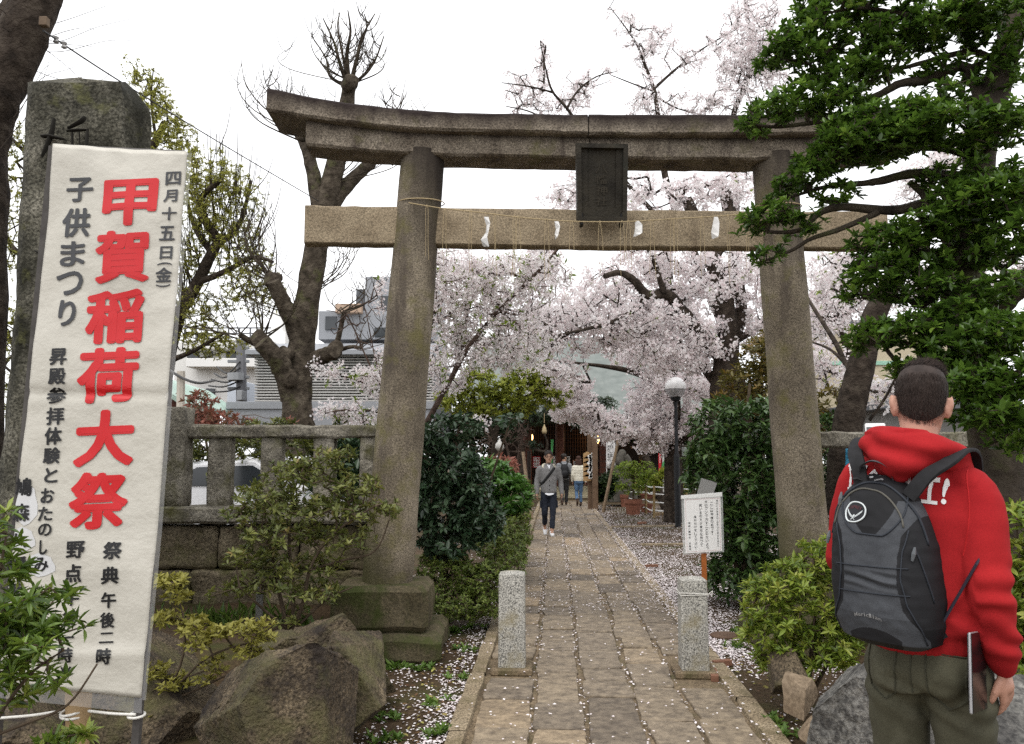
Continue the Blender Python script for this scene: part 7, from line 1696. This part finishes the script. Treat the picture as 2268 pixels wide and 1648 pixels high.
    def bp(u, v, off=0.0):
        """u -1..1 across the front from side seam to side seam"""
        a = u * math.pi / 2
        s_ = math.copysign(abs(math.sin(a)) ** .72, a); c_ = max(0, math.cos(a)) ** .60
        x = Wd(v) * s_; y = -.128 - Dp(v) * c_; z = lerp(zb, ztp, v)
        q = Vector((x, y, z))
        wv = .0035 * mnoise.noise((x * 16, z * 14, 2)) + .002 * mnoise.noise((x * 40, z * 40, 7))
        if abs(v - .40) < .06 and abs(s_) < .5: wv += .006 * math.sin((v - .40) * 95 + 2.2 * math.sin(x * 22)) * (1 - abs(v - .4) / .06)
        nrm = Vector((s_ * .8, -c_ - .2, 0)).normalized()
        q = q + nrm * (off + wv)
        x2 = q.x - .052 + (q.z - 1.27) * -.035
        return Vector((x2, q.y, q.z + tilt(x2, 1.25)))
    def region(u, v):
        s_ = math.copysign(abs(math.sin(u * math.pi / 2)) ** .72, u)
        ax = abs(s_)
        if v < .125 - .55 * (s_ * .55) ** 2 * 1.0 and ax < .55: return 'b'
        w = float(np.interp(v, [0, .08, .15, .25, .38, .55, .66, .76, .80], [.97, .95, .80, .58, .50, .53, .62, .90, 1.1]))
        flap = .655 + .42 * (max(0, ax - .12)) ** 1.15 if ax > .12 else .655
        if v > flap or v > .86: return 'b'
        if ax < w: return 'g'
        return 'b'
    NU, NV = 260, 320
    us, vs_ = np.linspace(-1, 1, NU + 1), np.linspace(0, 1, NV + 1)
    gv, gf, bf = [], [], []
    for i in range(NU + 1):
        for j in range(NV + 1): gv.append(bp(us[i], vs_[j]))
    for i in range(NU):
        for j in range(NV):
            f = (i * (NV + 1) + j, i * (NV + 1) + j + 1, (i + 1) * (NV + 1) + j + 1, (i + 1) * (NV + 1) + j)
            (gf if region((us[i] + us[i + 1]) / 2, (vs_[j] + vs_[j + 1]) / 2) == 'g' else bf).append(f)
    BLK = mat('black_nylon', [(.006, .006, .007), (.011, .011, .013)], scale=6, bump=.3, bscale=300, bdist=.002, rough=.75, spec=.3)
    GRY = mat('grey_nylon', [(.034, .037, .043), (.058, .062, .070)], scale=4, speck=[(.75, .75, .75), (1.2, 1.2, 1.2)], sscale=350, samt=.8, bump=.35, bscale=350, bdist=.002, rough=.7, spec=.35)
    def sub(name, faces, m, off=0):
        idx = sorted({i for f in faces for i in f}); mp = {a: b for b, a in enumerate(idx)}
        mb = MB(); mb.add([gv[i] for i in idx], [tuple(mp[i] for i in f)[::-1] for f in faces]); o = mb.build(name, m, B, smooth=True); return o
    sub('shell', bf, BLK); sub('front_panel', gf, GRY)
    mb = MB(); back = [[Vector((p.x, -.118, p.z)) for p in (bp(-1, v), bp(1, v))] for v in vs_[::16]]; mb.grid(back); mb.build('back_panel', BLK, B)
    PIPE = plain('dark_piping', (.022, .026, .034), rough=.6)
    def line(name, pts, r, m, root=B, off=.002): mb = MB(); mb.tube([bp(u, v, off) for u, v in pts], r, 6); return mb.build(name, m, root, smooth=True)
    line('main_zip', [(-.80 * math.cos(t), .62 + .335 * math.sin(t)) for t in np.linspace(0, math.pi, 40)], .0045, PIPE)
    line('flap_piping', [(-.50 * math.cos(t) - .10, .70 + .215 * math.sin(t)) for t in np.linspace(-.05, math.pi * .98, 36)], .0032, plain('flap_edge', (.10, .095, .08), rough=.7))
    line('flap_hem', [(u, .655 + (.5 * max(0, abs(u) - .1) ** 1.2)) for u in np.linspace(-.55, .62, 24)], .003, PIPE)
    for v in (.325, .475): line('panel_seam', [(u, v + .012 * math.sin(u * 3)) for u in np.linspace(-.40, .42, 24)], .002, PIPE)
    for sx in (-1, 1): line('pocket_seam', [(sx * float(np.interp(v, [.05, .15, .28, .42, .58, .70], [.72, .56, .37, .30, .34, .48])), v) for v in np.linspace(.06, .70, 30)], .0025, PIPE)
    line('pocket_zip', [(lerp(.50, .80, t), .60 - .30 * t ** 1.5) for t in np.linspace(0, 1, 18)], .003, PIPE)
    for u, v in ((.50, .575), (-.76, .60), (-.56, .845)):
        mb = MB(); c = bp(u, v, .012); mb.tube([c + Vector((.004, 0, .02)), c, c - Vector((.006, 0, .022))], [.003, .007, .004], 6); mb.build('zip_pull', plain('grey_plastic', (.12, .13, .14), rough=.4), B)
    for k, (dx, dz) in enumerate(((-.03, .0), (.0, .006), (.012, .0))):
        mb = MB(); c = bp(-.05, .965, .01) + Vector((dx, 0, dz)); mb.tube([c, c + Vector((-.012 + .02 * k, -.008, .006)), c + Vector((-.028 + .028 * k, -.006, .004))], [.003, .0035, .004], 6); mb.build('zip_pull', plain('metal_pull', (.25, .25, .26), rough=.3, metal=.8) if k else plain('black_pull', (.02, .02, .022)), B)
    # emblem: oval outline, spread wings, legs, dark red name
    WH = plain('emblem_white', (.62, .66, .66), rough=.6)
    eu, ev, ew, eh = -.16, .775, .135, .058
    def em(x, y, off=.004): return bp(eu + ew * x, ev + eh * y, off)
    mb = MB()
    q = [(math.copysign(abs(math.cos(t)) ** .8, math.cos(t)) * (1 + .10 * math.sin(t)), math.copysign(abs(math.sin(t)) ** .85, math.sin(t))) for t in np.linspace(0, 2 * math.pi, 48)]
    mb.tube([em(x, y) for x, y in q], .0026, 5)
    emb = mb.build('emblem_oval', WH, B)
    mb = MB(); mb.add([em(x * .97, y * .97, .003) for x, y in q[:-1]], [tuple(range(47))]); o = mb.build('emblem_field', plain('emblem_field', (.012, .013, .016)), B)
    mb = MB()
    for sx in (-1, 1):
        mb.tube([em(sx * (.08 + .72 * t), -.42 + .62 * t ** 1.4) for t in np.linspace(0, 1, 10)], .0010, 4)
        for t in np.linspace(.1, 1, 8): mb.tube([em(sx * (.08 + .72 * t), -.42 + .62 * t ** 1.4), em(sx * (.04 + .66 * t), -.62 + .62 * t ** 1.4 - .05 * t)], .0008, 4)
    mb.tube([em(.0, -.62), em(.02, -.40), em(.10, -.28)], .0022, 5)
    for x in (-.18, .18): mb.tube([em(0, -.6), em(x * .5, -.72), em(x, -.80)], .0010, 4)
    mb.build('emblem_bird', WH, B)
    def word(s, x0, x1, y0, y1, m, name, bold=.0, arc=0.0, par=B, f=em):
        mb = MB(); V, F, a = text2d(s, bold, .4)
        mb.add([f(lerp(x0, x1, x), lerp(y0, y1, y) + arc * (1 - (2 * x - 1) ** 2), .0045) for x, y in V], F); return mb.build(name, m, par)
    word('OSPREY', -.72, .72, .18, .50, plain('emblem_red', (.10, .025, .028)), 'emblem_writing', .0, .16)
    word('Meridian', -.13, .07, .175, .198, plain('stitched_grey', (.22, .22, .22)), 'model_writing', .01, .012, B, lambda x, y, o: bp(x, y, .003))
    # straps
    STR = mat('strap_mesh', [(.012, .012, .013), (.022, .022, .024)], scale=30, bump=.5, bscale=260, bdist=.002, rough=.9)
    for sx in (-1, 1):
        pts = [T_(sx * .075 - .03, -.20, 1.435), T_(sx * .108 - .01, -.19, 1.51), T_(sx * .150, -.14, 1.56), T_(sx * .165, -.05, 1.60), T_(sx * .16, .06, 1.58), T_(sx * .135, .145, 1.47), T_(sx * .14, .165, 1.30), T_(sx * .19, .09, 1.12), T_(sx * .2, -.05, 1.08)]
        sp = spline(pts, 6); mb = MB(); rows = []
        for i, p in enumerate(sp):     # lay the strap on the hoodie
            if 4 < i < 44:
                h = bvh.find_nearest(p)
                if (p - h[0]).dot(h[1]) < .012: sp[i] = h[0] + h[1] * .012
        for _ in range(2): sp = [sp[0]] + [(sp[i - 1] + sp[i] * 2 + sp[i + 1]) / 4 for i in range(1, len(sp) - 1)] + [sp[-1]]
        for i, p in enumerate(sp):
            tg = (sp[min(i + 1, len(sp) - 1)] - sp[max(i - 1, 0)]).normalized(); lat = Vector((1, 0, 0)); lat = (lat - tg * lat.dot(tg)).normalized(); nn_ = tg.cross(lat)
            w = .025 if i < 34 else .012; th = .006
            rows.append([p + lat * w * a + nn_ * th * b for a, b in ((-1, 0), (-.9, 1), (.9, 1), (1, 0), (.9, -1), (-.9, -1), (-1, 0))])
        mb.grid(rows); mb.build('shoulder_strap', STR, B, smooth=True, auto=50)
    mb = MB(); c = bp(0, .97); sp = spline([c + Vector((-.050, .02, -.005)), c + Vector((-.046, -.012, .04)), c + Vector((0, -.022, .062)), c + Vector((.046, -.012, .04)), c + Vector((.050, .02, -.005))], 6)
    rows = [[p + Vector((0, a, b)) for a, b in ((-.011, .0), (0, .003), (.011, 0), (0, -.003), (-.011, 0))] for p in sp]; mb.grid(rows); mb.build('haul_loop', mat('loop_web', [(.05, .055, .06), (.075, .08, .088)], scale=60, bump=.3), B, smooth=True)
    mb = MB(); p = bp(.98, .16); mb.tube([p + Vector((-.01, 0, 0)), T_(.21, -.13, 1.24), T_(.235, -.06, 1.33)], .005, 5, flat=2.2); mb.build('side_webbing', plain('dark_webbing', (.03, .03, .045)), B)
    mb = MB(); mb.prism([p + Vector((-.02, 0, .02)), p + Vector((.03, .06, .03)), p + Vector((.03, .06, -.02)), p + Vector((-.02, 0, -.05))], (.0, .006, 0)); mb.build('hip_wing', BLK, B)
    # tablet in the right hand, phone in the left
    Tb = thing('tablet', 'dark tablet with silver edge held against the right thigh', 'tablet')
    c = Vector((.192, -.118, .905)); Mt = Matrix.Rotation(R(4), 3, 'Z') @ Matrix.Rotation(R(-6), 3, 'X')
    mb = MB(); mb.box(c, (.009, .165, .235), .004, M=Mt); mb.build('casing', plain('silver_casing', (.5, .5, .52), rough=.3, metal=.6), Tb)
    mb = MB(); mb.box(c + Mt @ Vector((.0055, 0, 0)), (.002, .160, .230), .001, M=Mt); mb.build('screen', plain('tablet_black', (.01, .01, .011), rough=.15, spec=.5), Tb)
    mb = MB(); mb.box(c + Mt @ Vector((-.0055, 0, 0)), (.002, .156, .226), .001, M=Mt); mb.build('back_cover', plain('tablet_cover', (.015, .015, .016), rough=.5), Tb)
    Ph = thing('phone', 'white phone held up in the left hand in front of the hood', 'phone')
    c = wL + Vector((-.006, .068, .145)); Mp = Matrix.Rotation(R(30), 3, 'Z') @ Matrix.Rotation(R(-20), 3, 'X')
    mb = MB(); mb.box(c, (.075, .009, .15), .004, M=Mp); mb.build('casing', plain('phone_white', (.75, .75, .75), rough=.3), Ph)
    mb = MB(); mb.box(c + Mp @ Vector((0, -.0052, 0)), (.066, .002, .115), .001, M=Mp); mb.build('screen', plain('phone_screen', (.08, .085, .09), rough=.1, spec=.5), Ph)
    b = at(2035, 795, 2.95); loc = (at(2030, 1018, 2.9).x, 2.9, b.z - 1.898)
    for o in (S, B, Tb, Ph): place(o, loc, -R(46))
man_red()
# ============================== passers-by
def walker(lab, foot, H, yaw, pose, skin, hair, top, low, shoes, long_hair=False, hands=True, hem=.0, puff=False, slim=1.0, mtop=None, crop=.06, glasses=False, headyaw=0):
    S = thing('person', lab, 'person'); k = H / 1.72
    J = {a: Vector(b) for a, b in pose.items()}
    Mh = Matrix.Rotation(headyaw, 3, 'Z'); HC = Vector((0, .03, 1.60))
    mb = MB(); add_head(mb, HC, .98, Mh)
    mb.tube([(0, -.01, 1.38), (0, .005, 1.46), (0, .02, 1.56)], [.07, .055, .055], 12)
    loft(mb, [((0, 0, .84), .145, .10), ((0, 0, 1.0), .13, .095), ((0, 0, 1.22), .155, .105), ((0, 0, 1.36), .15, .09), ((0, 0, 1.42), .08, .07)])
    for q in 'LR':
        s_, e_, w_ = J['s' + q], J['e' + q], J['w' + q]
        tubei(mb, [s_, s_.lerp(e_, .5), e_, e_.lerp(w_, .5), w_], [.052, .046, .038, .036, .026])
        sx = 1 if q == 'R' else -1
        d = (w_ - e_).normalized(); add_hand(mb, w_, d + Vector((0, .12, 0)), (-sx, .1, 0), .92, -sx, .35)
        h_, n_, a_ = J['h' + q], J['k' + q], J['a' + q]
        tubei(mb, [h_, h_.lerp(n_, .5), n_, n_.lerp(a_, .4), a_], [.078, .066, .05, .05, .036])
        tubei(mb, [a_, a_ + (J['t' + q] - a_) * .6, J['t' + q]], [.036, .036, .028])
    fuse(mb, 'body', skin, S, .008, 3)
    # trousers
    mb = MB(); loft(mb, [((0, 0, .78), .155, .115), ((0, -.01, .86), .158, .12), ((0, 0, .98), .148, .108)], pw=2.2)
    for q in 'LR':
        h_, n_, a_ = J['h' + q], J['k' + q], J['a' + q]; e = n_.lerp(a_, 1 - crop / .4)
        tubei(mb, [h_ + Vector((0, 0, .03)), h_.lerp(n_, .5), n_, n_.lerp(e, .5), e], [.098 * slim, .084 * slim, .066 * slim, .060 * slim, .056 * slim])
    fuse(mb, 'trousers', low, S, .012, 4, fn=wrinkle(.010, 9, .006, 24))
    # top
    mb = MB(); z0 = .86 + hem
    loft(mb, [((0, 0, z0), .152, .118), ((0, 0, z0 + .05), .166, .126), ((0, 0, 1.08), .164, .124), ((0, 0, 1.25), .185, .130), ((0, 0, 1.36), .175, .112), ((0, -.005, 1.42), .10, .085), ((0, 0, 1.47), .072, .072)], pw=2.2)
    for q in 'LR':
        s_, e_, w_ = J['s' + q], J['e' + q], J['w' + q]
        tubei(mb, [Vector((0, 0, 1.34)).lerp(s_, .7), s_, s_.lerp(e_, .5), e_, e_.lerp(w_, .5), w_], [.066, .070, .064, .057, .054, .040])
    if puff:
        def pf(co, no):
            d = np.array([.010 * abs(math.sin(p[2] * 62)) + .004 * mnoise.noise(tuple(p * 20)) for p in co]); return co + no * d[:, None]
        fn = pf
    else: fn = wrinkle(.008, 9, .005, 26, .7)
    tp = fuse(mb, 'jacket' if puff else 'cardigan', top, S, .010, 3 if puff else 5, fn=fn)
    # hair
    rows = []
    I = lambda z, kk: float(np.interp(z, [p[0] for p in HEADST], [p[kk] for p in HEADST])) * .98
    mb = MB()
    def hl(a):
        b_ = max(0, -math.sin(a)); f_ = max(0, math.sin(a))
        return -.08 * b_ ** .7 + .068 * f_ ** 1.5 + .0 * abs(math.cos(a))
    for a in np.linspace(0, 2 * math.pi, 41):
        row = []
        for z in np.linspace(hl(a), .121, 12):
            f = 1.05 + .10 * sm(-.02, .06, z) + .03 * mnoise.noise((math.cos(a) * 6, math.sin(a) * 6, z * 40)); row.append(HC + Mh @ Vector((I(z, 1) * f * math.cos(a), I(z, 3) + I(z, 2) * f * math.sin(a), z * .98 + .022 * sm(.03, .12, z))))
        rows.append(row)
    mb.grid(rows); mb.add([r[-1] for r in rows[:-1]], [tuple(range(40))])
    if long_hair:
        ball(mb, HC + Vector((0, -.06, -.04)), (.088, .06, .12))
        for q in range(26):
            a = lerp(math.pi * .98, math.pi * 2.02, q / 25); r = .082
            p0 = HC + Vector((r * math.cos(a), -.01 + .095 * math.sin(a), -.02)); sw = .03 * mnoise.noise((q * .7, 1, 0))
            mb.tube(spline([p0, p0 + Vector((.015 * math.cos(a) + sw, -.012, -.09)), p0 + Vector((.02 * math.cos(a) + sw * 1.6, -.018, -.17 - .03 * (q % 3))), p0 + Vector((.012 * math.cos(a) + sw * 2.2, -.012, -.22 - .04 * (q % 4)))], 3), interp(None, [.018, .019, .014, .004], 10), 6)
    mb.build('hair', hair, S, smooth=True)
    for sx in (-1, 1):
        mb = MB(); ball(mb, HC + Mh @ Vector((sx * .033, .088, .004)), (.012, .008, .006)); mb.build('eye', plain('eye_dark', (.05, .035, .03), rough=.2), S)
        mb = MB(); mb.tube([HC + Mh @ Vector((sx * x, .094 - .12 * max(0, x - .03), .028 + .006 * math.sin((x - .018) * 100))) for x in (.016, .032, .050)], .0035, 5); mb.build('eyebrow', HAIRB, S)
        if glasses:
            mb = MB(); mb.tube([HC + Vector((sx * .036 + .027 * math.cos(t), .104 - .012 * abs(math.cos(t)), .002 + .015 * math.sin(t))) for t in np.linspace(0, 6.283, 20)], .0022, 5)
            mb.tube([HC + Vector((sx * .062, .092, .006)), HC + Vector((sx * .082, .0, .006))], .003, 5)
            if sx > 0: mb.tube([HC + Vector((-.010, .108, .006)), HC + Vector((.010, .108, .006))], .003, 5)
            mb.build('glasses_rim', plain('glasses_dark', (.02, .012, .01), rough=.3), S)
    if glasses:
        mb = MB(); mb.tube([HC + Vector((-.022, .094, -.066)), HC + Vector((0, .100, -.064)), HC + Vector((.022, .094, -.066))], .004, 5); mb.build('mouth', plain('lip', (.26, .10, .085)), S)
    for q in 'LR':
        a_, t_ = J['a' + q], J['t' + q]; dd = (t_ - a_)
        mb = MB(); heel = a_ - Vector((dd.x, dd.y, 0)).normalized() * .035
        tubei(mb, [heel + Vector((0, 0, -.018)), a_ + dd * .45 + Vector((0, 0, -.012)), t_], [.040, .043, .034]); tubei(mb, [a_ + Vector((0, 0, .05 if shoes[1] else .0)), a_], [.046, .045])
        sh = fuse(mb, 'shoe', shoes[0], S, .008, 3)
    return S, J, tp, k
def fin(objs, foot, yaw, k):
    for o in objs: o.location = foot; o.rotation_euler = (0, 0, yaw); o.scale = (k, k, k)
# walking man facing the camera
f0 = gr(1216, 1190); f0.x = at(1215, 1100, f0.y).x; f0 = Vector((f0.x, f0.y + .05, .03))
pose = dict(sR=(.185, -.005, 1.345), eR=(.235, -.03, 1.09), wR=(.245, .03, .86), sL=(-.185, -.005, 1.345), eL=(-.25, -.04, 1.09), wL=(-.262, .03, .86),
            hR=(.082, 0, .84), kR=(.085, .03, .47), aR=(.065, -.20, .17), tR=(.065, -.10, .03), hL=(-.082, 0, .84), kL=(-.075, .10, .47), aL=(-.045, .16, .08), tL=(-.05, .30, .035))
CARD = mat('grey_knit', [(.17, .168, .168), (.23, .226, .224)], scale=5, speck=[(.8, .8, .8), (1.15, 1.15, 1.15)], sscale=240, samt=.8, bump=.5, bscale=200, bdist=.004, rough=.95, spec=.1)
S, J, tp, k = walker('man with glasses in a grey cardigan and dark cropped trousers walking towards the camera', f0, 1.70, 0, pose, SKIN2, HAIRB, CARD, mat('navy_cloth', [(.010, .013, .022), (.018, .022, .034)], scale=9, bump=.2, rough=.85), (plain('white_canvas', (.66, .66, .67), rough=.7), 0), crop=.10, glasses=True, slim=.95)
mb = MB(); bvh = BVHTree.FromPolygons([v.co for v in tp.data.vertices], [tuple(p.vertices) for p in tp.data.polygons])
def front(x, z, off=.004):
    h = bvh.ray_cast(Vector((x, 1, z)), Vector((0, -1, 0))); return (h[0] + Vector((0, off, 0))) if h[0] else Vector((x, .1, z))
CRM = plain('cream_lining', (.62, .58, .46), rough=.8)
tubei(mb, [(-.12, .05, 1.39), (-.115, -.03, 1.42), (-.07, -.09, 1.44), (.07, -.09, 1.44), (.115, -.03, 1.42), (.12, .05, 1.39)], [.018, .026, .03, .03, .026, .018], 10); mb.build('hood_lining', CRM, S, smooth=True)
mb = MB()
mb.add([front(x, z, .006) for x, z in ((-.045, 1.45), (.045, 1.45), (.0, 1.36))], [(0, 2, 1)])
pts = [front(x, z, -.01 - .004 * i) for i, (x, z) in enumerate(((.09, .865), (.03, .875), (-.02, .91), (-.06, .875), (-.12, .862)))] + [Vector((-.09, .122, .845)), Vector((-.03, .130, .825)), Vector((.03, .130, .82)), Vector((.08, .122, .845))]
mb.add([p + Vector((0, .008, 0)) for p in pts], [tuple(range(len(pts)))]); mb.build('shirt', plain('white_shirt', (.7, .71, .74), rough=.8), S)
for z in (1.33, 1.22, 1.12, 1.02, .94, .885):
    mb = MB(); ball(mb, front(-.005 + (.03 if z < .9 else 0), z, .004), (.011, .006, .011), 1); mb.build('button', plain('black_button', (.012, .012, .012), rough=.3), S)
for sx in (-1, 1):
    mb = MB(); mb.box((sx * .165, .02, .64), (.035, .11, .15), .012); mb.build('cargo_pocket', mat('navy_cloth', [(.01, .01, .02)]), S)
bg_ = thing('shoulder_bag', 'black shoulder strap and bag worn across the grey cardigan', 'bag')
mb = MB(); rows = []
for t in np.linspace(0, 1, 24):
    x, z = lerp(-.13, .165, t), lerp(1.40, 1.03, t); p = front(x, z, .008); rows.append([p + Vector((-.014, 0, -.022)), p + Vector((0, .004, 0)), p + Vector((.014, 0, .022))])
mb.grid(rows); o = mb.build('strap', plain('black_strap', (.012, .012, .013), rough=.7), bg_, smooth=True); q = o.modifiers.new('t', 'SOLIDIFY'); q.thickness = .004
mb = MB(); mb.tube(spline([rows[0][1], Vector((-.12, -.05, 1.42)), Vector((-.02, -.15, 1.25)), Vector((.12, -.16, 1.05)), Vector((.17, -.06, 1.0)), rows[-1][1]], 5), .014, 6, flat=.3)
mb.box((.03, -.19, 1.1), (.28, .09, .22), .03, M=Matrix.Rotation(.5, 3, 'Y')); mb.build('bag_body', BARKD if False else plain('black_strap', (.012, .012, .013)), bg_)
fin((S, bg_), f0, math.pi + .05, k)
# man with black backpack, seen from behind
f1 = gr(1251, 1121); f1 = Vector((at(1249, 1090, f1.y).x, f1.y, .03))
pose1 = dict(sR=(.185, 0, 1.345), eR=(.25, .02, 1.12), wR=(.20, .22, 1.05), sL=(-.185, 0, 1.345), eL=(-.235, -.03, 1.09), wL=(-.22, .06, .87),
             hR=(.082, 0, .84), kR=(.085, .05, .47), aR=(.075, .10, .09), tR=(.09, .25, .035), hL=(-.082, 0, .84), kL=(-.08, .04, .47), aL=(-.075, -.10, .10), tL=(-.075, .04, .035))
BOOT = plain('brown_boot', (.055, .030, .018), rough=.6)
S, J, tp, k = walker('dark haired man in a grey padded jacket with a black backpack walking away', f1, 1.72, 0, pose1, SKIN2, HAIRB, mat('grey_down', [(.20, .21, .225), (.27, .28, .295)], scale=5, bump=.2, rough=.7), mat('charcoal_trousers', [(.030, .030, .032), (.05, .05, .052)], scale=9, bump=.2), (BOOT, 1), puff=True, crop=.03, slim=1.05, headyaw=-.9)
bk = thing('backpack', 'plain black backpack on the man in the grey padded jacket', 'backpack')
mb = MB(); loft(mb, [((0, -.20, .90), .10, .05), ((0, -.215, .93), .145, .085), ((0, -.22, 1.1), .15, .10), ((0, -.20, 1.28), .135, .085), ((0, -.175, 1.36), .09, .05), ((0, -.16, 1.38), .05, .02)], pw=2.8); mb.build('pack_body', plain('black_pack', (.008, .008, .010), rough=.7), bk, smooth=True)
mb = MB(); loft(mb, [((0, -.29, .95), .08, .03), ((0, -.30, 1.0), .11, .045), ((0, -.30, 1.12), .105, .045), ((0, -.27, 1.18), .07, .03)], pw=2.6); mb.build('front_pocket', plain('black_pocket', (.012, .012, .014), rough=.6), bk, smooth=True)
for sx in (-1, 1): mb = MB(); mb.tube(spline([(sx * .08, -.15, 1.36), (sx * .11, -.06, 1.43), (sx * .125, .06, 1.40), (sx * .13, .14, 1.25), (sx * .15, .10, 1.05), (sx * .13, -.12, .95)], 5), .022, 8, flat=.35, ref=(1, 0, 0)); mb.build('shoulder_strap', plain('black_pack', (.008, .008, .010)), bk)
fin((S, bk), f1, .03, k)
# woman in cream jacket
f2 = gr(1281, 1123); f2 = Vector((at(1281.5, 1090, f2.y).x, f2.y, .03))
pose2 = dict(sR=(.165, 0, 1.335), eR=(.215, -.03, 1.08), wR=(.235, .02, .86), sL=(-.165, 0, 1.335), eL=(-.21, -.03, 1.08), wL=(-.215, .05, .87),
             hR=(.078, 0, .84), kR=(.075, .06, .47), aR=(.065, .02, .09), tR=(.065, .16, .035), hL=(-.078, 0, .84), kL=(-.08, .02, .47), aL=(-.075, -.22, .20), tL=(-.075, -.16, .05))
S, J, tp, k = walker('woman with long brown hair in a cream quilted jacket and blue jeans walking away', f2, 1.64, 0, pose2, SKIN, mat('brown_hair', [(.030, .014, .010), (.065, .032, .022)], scale=30, bump=.5, bscale=90), mat('cream_quilt', [(.62, .585, .48), (.70, .67, .57)], scale=5, bump=.2, rough=.6), mat('blue_jeans', [(.055, .105, .19), (.10, .17, .28)], scale=6, bump=.2, rough=.9), (BOOT, 1), puff=True, crop=.07, long_hair=True, slim=.93)
fin((S,), f2, .02, k)
